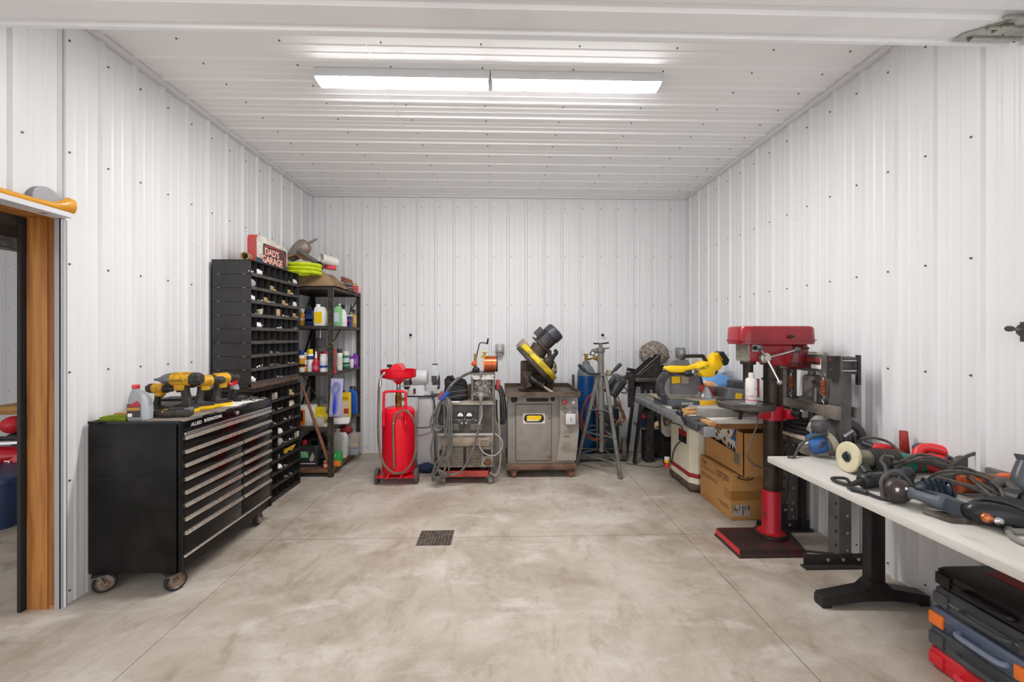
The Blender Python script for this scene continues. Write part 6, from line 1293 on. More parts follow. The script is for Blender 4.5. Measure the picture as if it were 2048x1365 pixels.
obj('column_foot', G().lathe([(.05, .055), (.105, .057), (.105, .075), (.068, .085), (.06, .10), (.06, .37), (.056, .378), (.05, .378)], (PX, PY, 0), (0, 0, 1), 32), M('chipped_red', 'b8182a', .35, col2='3c2a26', sc=4, lo=.5, hi=.58), t, w=True)
obj('column_flange', G().lathe([(.05, .056), (.11, .058), (.11, .074), (.07, .084), (.05, .084)], (PX, PY, 0), (0, 0, 1), 32), dpb, t, w=True)
obj('column_rack', G().bx(PX + .03, PX + .05, PY - .056, PY - .046, .38, 1.25), dpb, t, w=True)
obj('column_collar', G().cyl((PX, PY, 1.165), (PX, PY, 1.18), .06, n=24).box((PX + .055, PY, 1.172), (.03, .03, .014)), blk, t, w=True)
cx0, cx1, cy0, cy1 = 1.66, 2.205, 2.82, 3.07
cv = obj('pulley_cover', G().loft([[(x, y, z) for x, y in rrect((cx1 - cx0) * k, (cy1 - cy0) * k2, .07, 5, (cx0 + cx1) / 2, (cy0 + cy1) / 2)] for z, k, k2 in ((1.432, 1, 1), (1.532, .985, .97), (1.547, .96, .93), (1.552, .9, .85))]), dpr, t, w=True)
obj('cover_lip', G().prism(rrect(cx1 - cx0 + .012, cy1 - cy0 + .012, .07, 5, (cx0 + cx1) / 2, (cy0 + cy1) / 2), 'z', 1.448, 1.456), dpr, cv, w=True)
obj('cover_knob', G().cyl((1.99, cy0, 1.478), (1.99, cy0 - .022, 1.478), .012, n=14, bev=.003).cyl((1.982, cy0 - .004, 1.478), (2.02, cy0 - .004, 1.478), .005), blkpl, cv, w=True)
obj('cover_base', G().prism(rrect(cx1 - cx0 - .01, cy1 - cy0 - .01, .066, 5, (cx0 + cx1) / 2, (cy0 + cy1) / 2), 'z', 1.424, 1.434), dred, t, w=True)
hd_ = obj('head', G().prism([(1.735, 1.30), (1.90, 1.30), (1.905, 1.27), (2.02, 1.27), (2.05, 1.32), (2.05, 1.425), (1.735, 1.425)], 'y', 2.87, 3.03, bev=.012), dpr, t, w=True)
obj('front_plate', G().bx(1.722, 1.737, 2.862, 3.01, 1.302, 1.424), M('speckled_plate', '9c978a', .5, .3, col2='6f6a5e', sc=40), hd_, w=True)
obj('switch_plate', G().bx(1.755, 1.80, 2.866, 2.871, 1.372, 1.42), alum, hd_, w=True)
obj('switch_knob', G().cyl((1.775, 2.867, 1.398), (1.775, 2.85, 1.398), .014, n=16, bev=.003), blkpl, hd_, w=True)
g = G().lathe([(0, 1.24), (.05, 1.245), (.082, 1.265), (.09, 1.30), (.09, 1.40), (.08, 1.424), (0, 1.424)], (2.125, 2.97, 0), (0, 0, 1), 32, sx=.95).mi(1)
for k in range(8):
    a = PI + .4 + k * .3
    for z in (1.285, 1.395): g.box((2.125 + .087 * math.cos(a), 2.97 + .087 * math.sin(a), z), (.012, .008, .012), rot=(0, 0, a))
obj('motor', g, [M('motor_dark_red', '6e141c', .35, coat=.3), M('gap_dark')], t, w=True)
QX = 1.77; obj('quill', G().cyl((QX, 2.94, 1.15), (QX, 2.94, 1.31), .033, n=20).cyl((QX, 2.94, 1.28), (QX, 2.94, 1.305), .05, n=20), dpb, t, w=True)
obj('chuck', G().lathe([(0, 1.09), (.014, 1.09), (.024, 1.10), (.026, 1.15), (0, 1.15)], (QX, 2.94, 0), (0, 0, 1), 20), dsteel, t, w=True)
hub = Vector((1.83, 2.865, 1.33)); fh = obj('feed_hub', G().cyl(hub, hub - Vector((0, .04, 0)), .036, n=24, bev=.004).cyl(hub - Vector((0, .04, 0)), hub - Vector((0, .055, 0)), .022, n=18), M('brushed_hub', 'c7c4bd', .3, .8, col2='9d9a92', sc=30), t, w=True)
for e, m in ((Vector((2.03, 2.80, 1.388)), M('slate_ball', '4a4f52', .35)), (Vector((1.892, 2.78, 1.165)), M('steel_ball', 'a3a19d', .25, .8)), (Vector((1.77, 2.80, 1.40)), M('slate_ball'))):
    r_ = obj('feed_lever', G().cyl(hub - Vector((0, .04, 0)), e, .007, n=10), chrome, t, w=True); obj('lever_ball', G().ell(e, .02, n=16), m, r_, w=True)
tbm = M('black_table_iron', '57524f', .42, .4, col2='3d3937', sc=12)
tz = 1.0; TX, TY = 1.755, 2.94
obj('table', G().prism([(TX + .185 * math.cos(a), TY + .185 * math.sin(a)) for a in [2 * PI * i / 40 for i in range(40)]], 'z', tz - .03, tz, bev=.005).lathe([(.17, tz), (.185, tz), (.185, tz + .004), (.17, tz + .004)], (TX, TY, 0), (0, 0, 1), 40), tbm, t, w=True)
obj('table_arm', G().cyl((TX, TY, .94), (TX, TY, .972), .085, n=24).bar((TX, TY, .95), (PX, PY, .94), .07, .05).cyl((TX - .07, TY - .06, .95), (TX - .10, TY - .10, .91), .012, n=8), M('oily_casting', '3a302b', .5, .3, col2='55473d', sc=14), t, w=True)
ta = obj('table_clamp', G().cyl((PX, PY, .885), (PX, PY, .985), .075, n=28).box((PX - .08, PY - .03, .93), (.09, .07, .07), bev=.015).box((PX + .085, PY - .05, .93), (.06, .08, .07), bev=.01), M('clamp_red', 'b3142a', .32, coat=.3), t, w=True)
obj('clamp_crank', G().cyl((PX + .10, PY - .08, .945), (PX + .12, PY - .13, .94), .022, n=14).bar((PX + .115, PY - .125, .94), (PX + .16, PY - .13, .87), .022, .01), blk, t, w=True)
obj('power_cord', G().tube([(1.80, 2.86, .95), (1.77, 2.84, .86), (1.72, 2.83, .74), (1.70, 2.83, .66), (1.74, 2.84, .60), (1.83, 2.87, .56), (1.90, 2.90, .545)], .006, n=8), M('pale_dark_cord', '5d5853', .5), t, w=True)
obj('power_cord', G().tube([(2.03, 3.0, .90), (2.05, 2.95, .80), (2.07, 2.93, .66), (2.06, 2.95, .3)], .006, n=8), cord, t, w=True)
t = T('spray_can', 'white red spray can standing on the drill press table', 'spray can', (1.745, 2.86, tz + .0045))
obj('can_body', G().lathe([(0, 0), (.033, 0), (.0365, .006), (.0365, .17), (.03, .184), (0, .186)], n=24), M('scuffed_white_can', 'dedbd5', .35, col2='cfa9a4', sc=30, lo=.56, hi=.64), t)
obj('cap', G().cyl((0, 0, .183), (0, 0, .222), .0175, n=18, bev=.002), M('white_cap', 'dcd8cf', .4), t)
obj('can_band', G().lathe([(.0368, .03), (.0368, .036)], n=24).lathe([(.0368, .06), (.0368, .063)], n=24), M('red_print_band', 'c4484a', .4), t)
obj('can_straw', G().box((.046, -.0, .115), (.016, .02, .13), bev=.004), M('maroon_straw', '8a2430', .4), t)
solo('drill_bits', G().cyl((1.66, 2.85, tz + .01), (1.71, 2.83, tz + .01), .006, n=8).cyl((1.655, 2.87, tz + .01), (1.70, 2.865, tz + .01), .005, n=8), steel, 'two small drill bits lying on the drill press table', 'drill bits')
# ================================================================ hydraulic shop press
spg = M('press_grey', '6a6766', .45, .2, col2='575453', sc=6)
spd = M('press_dark', '3d3a38', .5, .2, col2='2d2a29', sc=8)
t = T('shop_press', 'grey hydraulic H frame shop press with rusty springs', 'shop press', (2.23, 2.93, 0))
def upright(y0, y1):
    g = G().bx(2.185, 2.193, y0, y1, .002, 1.35).bx(2.193, 2.265, y0, y0 + .008, .002, 1.35).bx(2.193, 2.265, y1 - .008, y1, .002, 1.35)
    u = obj('upright', g, spg, t, w=True)
    g = G()
    for k in range(9): g.cyl((2.1835, (y0 + y1) / 2 - .02, .12 + k * .09), (2.1865, (y0 + y1) / 2 - .02, .12 + k * .09), .011, n=12)
    obj('pin_hole', g, M('gap_dark'), u, w=True)
    g = G()
    for k in range(7): g.cyl((2.235, y0 + .001, .1 + k * .11), (2.235, y0 - .006, .1 + k * .11), .009, n=8)
    obj('frame_bolt', g, steel, u, w=True)
    yb = (y0 + y1) / 2
    f = obj('foot', G().bx(1.95, 2.36, y0 - .004, y0 + .002, .012, .075).bx(1.93, 2.36, y0 - .05, y0 + .002, .004, .012), spd, t, w=True)
    if yb > 3: obj('gusset_plate', G().prism([(2.04, .07), (2.185, .07), (2.185, .20), (2.15, .20)], 'y', y0 - .006, y0 - .001), spd, f, w=True)
    g = G()
    for x, z in ((2.10, .045), (2.20, .045), (2.30, .045)) + (((2.165, .16), (2.215, .16)) if yb > 3 else ()): g.cyl((x, y0 - .005, z), (x, y0 - .016, z), .011, n=6)
    obj('foot_bolt', g, steel, f, w=True)
upright(2.635, 2.725); upright(3.13, 3.22)
obj('brace_strap', G().bar((2.08, 3.10, .10), (2.06, 2.78, .02), .03, .006).bar((2.06, 2.78, .02), (2.14, 2.64, .075), .03, .006), spd, t, w=True)
bm_ = obj('top_beam', G().bx(2.165, 2.18, 2.60, 3.25, 1.235, 1.345, bev=.003).bx(2.18, 2.185, 2.60, 3.25, 1.33, 1.345).bx(2.18, 2.265, 2.60, 3.25, 1.335, 1.347).bx(2.265, 2.28, 2.60, 3.25, 1.235, 1.345, bev=.003), spg, t, w=True)
lb = obj('beam_label', G().bx(2.1635, 2.166, 2.76, 3.08, 1.255, 1.33), M('press_label', '3c3431', .45, col2='6e3a36', sc=12), bm_, w=True)
obj('label_white', G().bx(2.1625, 2.165, 2.765, 2.85, 1.258, 1.285).bx(2.1625, 2.165, 2.955, 2.958, 1.257, 1.328).bx(2.1625, 2.165, 2.76, 2.764, 1.255, 1.33), paper, lb, w=True); obj('label_red', G().bx(2.1625, 2.165, 2.77, 2.93, 1.305, 1.328), M('label_red', 'a53c36', .5), lb, w=True)
g = G()
for z in (1.26, 1.325): g.cyl((2.165, 2.665, z), (2.150, 2.665, z), .014, n=6).tube([(2.16, 2.612, z), (2.2, 2.60, z), (2.29, 2.60, z)], .006, n=8)
obj('beam_bolt', g, steel, t, w=True)
obj('end_bracket', G().prism([(2.60, 1.20), (2.70, 1.20), (2.70, 1.35), (2.60, 1.35)], 'x', 2.155, 2.163), spd, t, w=True); obj('end_plate', G().bx(2.27, 2.29, 2.59, 2.61, 1.17, 1.36), spd, t, w=True)
solo('paper_manual', G().box((2.215, 2.88, 1.36), (.08, .14, .02), rot=(0, 0, .1), bev=.003), M('wrapped_booklet', 'd0ccc4', .4, col2='8c8982', sc=40), 'folded pale manual lying on the shop press top beam', 'manual')
obj('bolster', G().bx(2.14, 2.165, 2.61, 3.24, .955, 1.02, bev=.003).bx(2.28, 2.30, 2.61, 3.24, .955, 1.02).bx(2.135, 2.17, 2.60, 2.70, .945, 1.03, bev=.003).bx(2.135, 2.17, 3.16, 3.25, .945, 1.03), M('bolster_grey', '8a837b', .45, .3, col2='736b62', sc=8), t, w=True)
JX, JY = 2.21, 2.905
jk = obj('bottle_jack', G().lathe([(.09, 1.02), (.09, 1.03), (.055, 1.06), (.055, 1.19), (.045, 1.205), (.024, 1.21), (.024, 1.25), (0, 1.25)], (JX, JY, 0), (0, 0, 1), 26), M('jack_grey', '77736f', .42, .3, col2='5f5b57', sc=9), t, w=True)
obj('jack_label', G().lathe([(.0555, 1.09), (.0555, 1.165)], (JX, JY, 0), (0, 0, 1), 26), M('jack_label', '8a7a80', .5, col2='4b4044', sc=20), jk, w=True)
obj('jack_pump', G().cyl((JX - .03, JY - .07, 1.03), (JX - .03, JY - .08, 1.13), .02, n=14).bar((JX - .03, JY - .05, 1.17), (JX - .03, JY - .13, 1.09), .02, .014), dsteel, jk, w=True)
obj('press_ram', G().cyl((JX, JY, .87), (JX, JY, .955), .024, .02, n=18).bx(JX - .09, JX + .09, JY - .1, JY + .1, 1.02, 1.026), spg, t, w=True)
for y in (3.045, 2.735):
    pts = [(2.16 + .016 * math.cos(a * .9), y + .016 * math.sin(a * .9), 1.085 + .0022 * a) for a in range(0, 46)]
    g = G().cyl((2.16, y, 1.085), (2.16, y, 1.185), .017, n=14); s_ = obj('spring', G().tube(pts, .0045, n=6, k=2).cyl((2.16, y, 1.085), (2.16, y, 1.185), .013, n=12), M('rusty_spring', '8a4a2c', .6, .4, col2='b06a3c', sc=40), t, w=True); g.bm.free()
    obj('spring_hook', G().tube([(2.16, y, 1.185), (2.16, y + .004, 1.205), (2.16, y - .012, 1.22), (2.16, y, 1.238)], .004, n=6), steel, s_, w=True); obj('spring_hook', G().tube([(2.16, y, 1.085), (2.16, y - .008, 1.07), (2.16, y + .012, 1.05), (2.16, y - .004, 1.035), (2.16, y, 1.02), (2.16, y, .93)], .004, n=6), steel, s_, w=True)
bd_ = obj('press_bed', G().bx(2.10, 2.18, 2.61, 3.24, .72, .79, bev=.003).bx(2.27, 2.33, 2.61, 3.24, .72, .79), M('bed_steel', '8a8177', .5, .3, col2='5f564d', sc=7), t, w=True)
solo('bed_plate', G().bx(1.99, 2.18, 2.66, 3.22, .792, .81, bev=.003), M('worn_board', 'a89b8a', .7, col2='7d7063', sc=9), 'worn grey board lying across the shop press bed', 'board')
t = T('parts_carton', 'torn cardboard parts box beside black cloth on the press bed', 'box', (2.05, 3.12, .8105))
obj('carton_body', G().box((2.07, 3.10, .842), (.14, .16, .06), rot=(0, 0, .1), bev=.004), M('orange_brown_card', 'b57a4c', .75, col2='8c5c38', sc=10), t, w=True); obj('carton_label', G().box((2.02, 3.015, .842), (.05, .004, .045), rot=(0, 0, .1)), M('cream_booklet'), t, w=True)
obj('carton_flap', G().box((2.10, 3.06, .876), (.16, .2, .004), rot=(.1, .05, .2)), M('grey_card', 'a59f97', .75), t, w=True)
g = G()
for k in range(5): g.ell((2.09 + .012 * k, 2.86 + .02 * math.sin(k * 2), .822 + .016 * k), (.09 - .006 * k, .15 - .01 * k, .014), rot=(.1 * math.sin(k), .1 * math.cos(k * 2), .3 * k), jit=.15, seed=k, n=16)
solo('black_cloth', g, M('black_cloth', '1f1d1d', .9, col2='34302e', sc=10), 'folded black cloth heap on the shop press bed', 'cloth')
solo('scrap_board', G().bx(2.20, 2.34, 2.66, 3.2, .80, .82).box((2.27, 3.1, .84), (.1, .18, .035), rot=(0, 0, .2), bev=.006), blk, 'black flat scrap behind the torn parts box', 'scrap')
# ================================================================ white bench
lam = M('grey_laminate', 'd6d2cb', .45, col2='c6c1b8', sc=9, stretch=(1, .25, 1), col3='b5afa6', sc3=14, lo3=.64, hi3=.74)
t = T('work_table', 'long white laminate table with black T legs along right wall', 'table', (2.0, 1.55, 0))
obj('tabletop', G().bx(1.645, 2.37, .62, 2.532, .703, .74, bev=.004), lam, t, w=True)
tb = M('black_table_leg', '1d1c1c', .4, col2='28262a', sc=6)
for y in (2.25, .95):
    l_ = obj('leg', G().bx(2.02, 2.10, y - .03, y + .03, .09, .70, bev=.004), tb, t, w=True)
    obj('leg_foot', G().loft([[(x, y - d, z0), (x, y + d, z0), (x, y + d, z1), (x, y - d, z1)] for x, d, z0, z1 in ((1.745, .028, .015, .05), (1.76, .034, .012, .062), (1.98, .034, .035, .10), (2.02, .034, .035, .135), (2.10, .034, .035, .135), (2.14, .034, .035, .10), (2.34, .034, .012, .062), (2.352, .028, .015, .05))]).bx(1.75, 1.80, y - .03, y + .03, .001, .02).bx(2.30, 2.35, y - .03, y + .03, .001, .02), tb, l_, w=True)
    obj('top_bracket', G().bx(1.80, 2.32, y - .03, y + .03, .675, .703), tb, l_, w=True)
# ---------------------------------------------------------------- corded tools on the bench (table plane z = .74)
BZ = .7405
def at(px, py): return aZ(px, py, BZ)
def pz(px, py, z): return aZ(px, py, z)
smoke = M('smoky_tool_black', '2b2b2d', .42); bl_ = M('tool_blue', '2b5f9c', .35, coat=.2); navy = M('dark_tool_blue', '1d2f40', .45, col2='17222d', sc=9)
grn = M('tool_green', '1f7a6a', .4); tred = M('tool_red', 'cf2732', .38); cast = M('tool_casting', 'bdb8b0', .4, .25, col2='948e85', sc=18)
tcord = M('dusty_tool_cord', '4a4846', .55, col2='62605d', sc=9)
def loop(g, c, rx, ry, r, n=3, dz=.014, ph=0, tilt=0, wob=.12):
    pts = []
    for i in range(n * 10):
        a = 2 * PI * i / 10 + ph; k = 1 + wob * math.sin(a * 1.3 + i)
        pts.append(Vector(c) + Vector((rx * k * math.cos(a), ry * k * math.sin(a), tilt * math.cos(a) + dz * (i / 10) + r)))
    return g.tube(pts, r, n=7, k=3)
# 1 blue tool at far end
p = at(1634, 914); t = T('router', 'blue corded router tool lying at the far end of white table', 'power tool', p)
obj('tool_body', G().lathe([(0, 0), (.055, 0), (.062, .012), (.064, .07), (.056, .10), (0, .105)], p + Vector((-.03, .03, .066)), (.75, -.35, .25), 10, rz=.3), bl_, t, w=True)
obj('body_badge', G().cyl(p + Vector((.045, -.012, .085)), p + Vector((.05, -.02, .088)), .014, n=16), M('rust_badge', 'b85030', .5), t, w=True)
obj('body_panel', G().box(p + Vector((.01, -.045, .082)), (.06, .012, .05), rot=(.3, .2, .2), bev=.005), M('slate_panel', '46485a', .4), t, w=True)
obj('clear_shroud', G().lathe([(.03, 0), (.058, .01), (.05, .05)], p + Vector((.05, .0, .08)), (.8, -.1, .4), 18), M('cream_shroud', 'c9c0aa', .4), t, w=True)
obj('tool_base', G().lathe([(0, 0), (.06, 0), (.06, .02), (0, .02)], p + Vector((.0, .06, .03)), (.2, .6, .5), 18).box(p + Vector((.02, .05, .12)), (.03, .04, .06), bev=.008), cast, t, w=True)
obj('power_cord', G().tube([p + Vector((-.01, .03, .14)), p + Vector((.02, .03, .20)), pz(1650, 866, .90), pz(1625, 873, .87), pz(1600, 893, .80), pz(1588, 915, .748), pz(1575, 914, .748)], .008, n=8).tube([pz(1642, 870, .88), pz(1656, 880, .86), pz(1662, 900, .82), p + Vector((.09, -.02, .02))], .007, n=8), tcord, t, w=True)
# 2 circular saw
p = at(1690, 900); t = T('circular_saw', 'large silver circular saw with dark round knob on the table', 'power tool', p)
c = p + Vector((-.055, .10, .09))
obj('blade_cover', G().lathe([(0, -.03), (.10, -.03), (.115, -.02), (.115, .02), (.10, .03), (0, .03)], c + Vector((.04, .02, .015)), (.6, .8, .1), 30), cast, t, w=True)
obj('saw_motor', G().lathe([(0, 0), (.05, 0), (.055, .01), (.05, .11), (0, .12)], c + Vector((-.02, -.06, .0)), (.5, .2, .15), 20).box(c + Vector((-.07, -.02, .03)), (.10, .07, .08), rot=(.2, .3, .2), bev=.015), M('silver_tool', 'b9b4ad', .4, .15, col2='6b6661', sc=14), t, w=True)
obj('front_knob', G().lathe([(.018, 0), (.024, .025), (.04, .045), (.044, .065), (.036, .088), (.02, .096), (0, .098)], pz(1650, 872, .875), (-.45, .1, .8), 22), M('slate_knob', '4b4a4d', .45), t, w=True)
obj('rear_handle', G().tube([c + Vector((.07, -.07, .06)), c + Vector((.10, -.09, .075)), c + Vector((.15, -.10, .04)), c + Vector((.17, -.10, -.02))], .024, n=12), M('slate_knob'), t, w=True)
obj('saw_shoe', G().box(p + Vector((.05, .09, .012)), (.16, .26, .006), rot=(0, .12, .2)), cast, t, w=True)
obj('depth_lever', G().cyl(pz(1690, 872, .90), pz(1704, 862, .915), .008, n=8).box(c + Vector((.05, .04, .115)), (.07, .05, .02), rot=(0, .2, .3)), steel, t, w=True)
g = G()
for k in range(5): g.tube([c + Vector((-.12 + .028 * k, -.02, .085)), c + Vector((-.07 + .028 * k, -.075, .075)), c + Vector((-.03 + .03 * k, -.12, .01)), c + Vector((-.02 + .03 * k, -.13, -.06))], .0075, n=7)
obj('cord_wrap', g, tcord, t, w=True)
# 3 polisher with cream pad
p = at(1700, 945); t = T('angle_polisher', 'green angle polisher with cream pad and wrapped black cord', 'power tool', p)
pc = pz(1692, 914, .825); ax = Vector((-.985, .06, .1)).normalized()
obj('polishing_pad', G().lathe([(0, .006), (.03, .006), (.05, 0), (.08, .004), (.083, .012), (.08, .022), (.05, .026), (0, .026)], pc, -ax, 36), M('cream_pad', 'd8cfae', .6, col2='c2b78f', sc=10), t, w=True)
obj('pad_nut', G().cyl(pc - ax * .0, pc + ax * .012, .016, n=6).lathe([(0, 0), (.03, 0), (.024, .006), (0, .006)], pc - ax * .003, ax, 7), M('dark_nut', '3a4048', .4, .5), t, w=True)
h0 = pc - ax * .03; bd = (pz(1805, 922, .80) - h0 + ax * .04).normalized()
obj('gear_head', G().lathe([(0, 0), (.035, 0), (.045, .01), (.048, .05), (.04, .07), (0, .075)], h0, -ax, 18).cyl(h0 - ax * .04, h0 - ax * .04 + bd * .09, .045, .048, n=20), M('brass_casting', '8c8672', .4, .5, col2='5f5a4a', sc=16), t, w=True)
m0 = h0 - ax * .04 + bd * .09; m0.z = .80
obj('motor_housing', G().lathe([(0, 0), (.05, 0), (.055, .02), (.055, .16), (.05, .19), (.04, .30), (0, .31)], m0, bd, 20), grn, t, w=True)
g = G()
for k in range(6): g.lathe([(.05, -.013), (.066, -.008), (.07, 0), (.066, .008), (.05, .013)], m0 + bd * (-.03 + .027 * k), (bd + Vector((0, .15 * math.sin(k * 2), .1 * math.cos(k)))).normalized(), 24)
obj('cord_wrap', g, M('wrapped_cord', '2f2d2b', .5, col2='47443f', sc=12), t, w=True)
obj('side_handle', G().tube([h0 - ax * .03 + bd * .01, at(1722, 952) + Vector((0, 0, .06)), at(1735, 958) + Vector((0, 0, .026))], .023, n=14, r1=.028), smoke, t, w=True)
text('lettering', 'BO', .04, m0 + bd * .2 + Vector((-.015, -.048, .012)), (1.2, 0, -.5), M('dark_green', '0f4a40', .5), t, w=True)
# 4 red tools
p = pz(1780, 900, .80); t = T('heat_tool', 'red gripped corded tool behind the green polisher', 'power tool', (p.x, p.y, BZ))
obj('tool_body', G().tube([pz(1746, 897, .815), pz(1765, 896, .825), pz(1785, 903, .80), pz(1800, 925, .78)], .026, n=12), tred, t, w=True)
obj('tool_grip', G().tube([pz(1728, 888, .83), pz(1748, 896, .82)], .022, n=12), smoke, t, w=True)
obj('power_cord', G().tube([pz(1725, 892, .79), pz(1722, 880, .85), pz(1745, 876, .87), pz(1775, 884, .85), pz(1795, 900, .82), pz(1812, 912, .80), pz(1818, 930, .76)], .008, n=8), tcord, t, w=True)
obj('tool_rest', G().box((p.x, p.y, .762), (.10, .07, .04), bev=.01), smoke, t, w=True)
p = at(1882, 953); t = T('jigsaw', 'bright red corded jigsaw with upright red fin', 'power tool', p)
g = G().ell(p + Vector((.03, .06, .05)), (.12, .055, .05), rot=(0, .1, -.35), n=20).tube([p + Vector((-.03, .10, .07)), p + Vector((.0, .11, .115)), p + Vector((.06, .08, .125)), p + Vector((.13, .02, .085)), p + Vector((.15, 0, .05))], .024, n=12)
obj('tool_body', g, M('vivid_red', 'e23a3a', .36, coat=.2), t, w=True)
obj('grip_pad', G().ell(p + Vector((.02, .12, .115)), (.05, .03, .03), n=14).box(p + Vector((.08, .015, .085)), (.06, .03, .02), rot=(.3, .4, -.3), bev=.006), M('slate_panel'), t, w=True)
obj('upright_fin', G().prism([(0, 0), (.045, 0), (.035, .13), (.0, .13)], 'y', -.012, .012, bev=.003).xf(Matrix.Translation(pz(1799, 906, .80)) @ Matrix.Rotation(-.5, 4, 'Z')), M('worn_red'), t, w=True)
obj('tool_nose', G().tube([p + Vector((-.06, .05, .04)), p + Vector((-.13, .09, .045))], .03, n=12), M('dark_tool_red', '9a1f2a', .4), t, w=True)
obj('power_cord', G().tube([p + Vector((-.07, .02, .075)), p + Vector((-.02, -.01, .05)), p + Vector((.05, -.03, .045)), p + Vector((.12, -.02, .06)), p + Vector((.17, .0, .09))], .007, n=8), cord, t, w=True)
# 5 front grinder in blue and black
p = at(1755, 985); t = T('angle_grinder', 'slim black and blue angle grinder at the front of tool heap', 'power tool', p)
a, b = at(1722, 978) + Vector((0, 0, .035)), at(1800, 975) + Vector((.02, .03, .04)); d = (b - a).normalized()
obj('tool_grip', G().lathe([(0, 0), (.022, 0), (.032, .01), (.034, .03), (.030, .035), (.034, .045), (.030, .05), (.036, .12), (.034, .15), (0, .15)], a, d, 20), smoke, t, w=True)
obj('motor_housing', G().lathe([(0, 0), (.036, 0), (.040, .03), (.04, .10), (.034, .12), (0, .12)], a + d * .145, d, 20), navy, t, w=True)
obj('gear_head', G().ell(a + d * .285 + Vector((0, 0, .01)), (.038, .036, .036), n=16).cyl(a + d * .285, a + d * .285 - Vector((0, 0, .04)), .03, n=16), smoke, t, w=True)
obj('power_cord', G().tube([a, a - d * .05 + Vector((0, 0, -.012)), at(1690, 974) + Vector((0, 0, .012)), at(1672, 968) + Vector((0, 0, .012)), at(1664, 963) + Vector((0, 0, .012)), at(1672, 961) + Vector((0, 0, .012)), at(1692, 966) + Vector((0, 0, .02)), at(1700, 975) + Vector((0, 0, .02))], .008, n=8).tube([a - d * .0, a - d * .07 + Vector((0, 0, -.01))], .016, n=10, r1=.009), smoke, t, w=True)
obj('cord_loop', G().tube([a + d * .02 + Vector((0, -.02, .04)), a + d * .16 + Vector((0, -.06, .035)), at(1780, 985) + Vector((0, 0, .03)), at(1770, 970) + Vector((0, 0, .09)), at(1762, 962) + Vector((0, 0, .10)), at(1768, 955) + Vector((0, 0, .11)), at(1800, 962) + Vector((0, .03, .11))], .008, n=8), tcord, t, w=True)
solo('plug_lead', G().tube([at(1702, 983) + Vector((0, 0, .012)), at(1715, 986) + Vector((0, 0, .013)), at(1735, 992) + Vector((0, 0, .012))], .013, n=10, r1=.011).tube([at(1735, 992) + Vector((0, 0, .012)), at(1758, 1000) + Vector((0, 0, .009)), at(1790, 1006) + Vector((0, 0, .008)), at(1812, 1003) + Vector((0, 0, .008))], .0075, n=8).cyl(at(1696, 981) + Vector((0, 0, .012)), at(1702, 983) + Vector((0, 0, .012)), .008, n=6), smoke, 'black cord end with plug lying along the table front edge', 'plug')
# 6 gear head grinder, dark
p = at(1806, 1012); t = T('polisher_head', 'dark round headed grinder with long grey side handle', 'power tool', p)
obj('gear_head', G().ell(p + Vector((.0, .03, .055)), (.058, .052, .055), n=22).cyl(p + Vector((-.04, -.01, .075)), p + Vector((-.055, -.03, .08)), .016, n=14), M('brown_black_head', '352d2a', .35, col2='4a3a32', sc=9), t, w=True)
obj('head_screw', G().ell(p + Vector((-.056, -.032, .081)), (.01, .008, .01)).ell(p + Vector((-.005, -.02, .08)), (.008, .006, .008)), chrome, t, w=True)
hA, hB = pz(1812, 984, .80), pz(1890, 1009, .795); dd = (hB - hA)
obj('side_handle', G().lathe([(0, 0), (.026, .004), (.026, .02), (.021, .03), (.023, dd.length * .7), (.03, dd.length * .93), (.02, dd.length), (0, dd.length)], hA, dd, 18), M('slate_blue_handle', '5a6068', .5), t, w=True)
obj('cord_loop', G().tube([p + Vector((-.06, .03, .02)), p + Vector((-.05, .05, .09)), p + Vector((0, .06, .125)), p + Vector((.05, .05, .115)), p + Vector((.075, .03, .07))], .008, n=8), tcord, t, w=True)
# 7 blue sander
p = at(1922, 1040); t = T('belt_sander', 'blue grey ribbed sander with pointed front beside the dark grinder', 'power tool', p)
bq = pz(1866, 984, .80); g = G().ell(bq, (.075, .05, .045), rot=(0, 0, -.5), n=20)
for k in range(5): g.lathe([(.045, 0), (.056, .004), (.045, .008)], bq + Vector((-.03 + .017 * k, .014 - .010 * k, .003)), (.8, -.5, 0), 20)
obj('tool_body', g, navy, t, w=True)
obj('tool_front', G().loft([[p + Vector((x, y, z)) for x, y, z in r] for r in [[(-.07, .10, .04), (-.04, .0, .02), (-.03, .0, .075), (-.06, .09, .09)], [(-.02, .06, .02), (.0, -.03, .012), (.01, -.03, .07), (-.01, .05, .085)], [(.05, .02, .03), (.055, -.03, .022), (.055, -.025, .05), (.05, .015, .055)]]]), M('slate_blue_front', '262f39', .35), t, w=True)
obj('sole_plate', G().loft([[p + Vector((x, y, z)) for x, y, z in r] for r in [[(-.10, .06, .001), (-.08, -.03, .001), (-.08, -.03, .018), (-.10, .06, .018)], [(.02, .01, .001), (.02, -.05, .001), (.02, -.05, .022), (.02, .01, .022)], [(.07, -.02, .008), (.07, -.03, .008), (.07, -.03, .024), (.07, -.02, .024)]]]), M('scuffed_sole', '5a544e', .4, .5, col2='8a8078', sc=20), t, w=True)
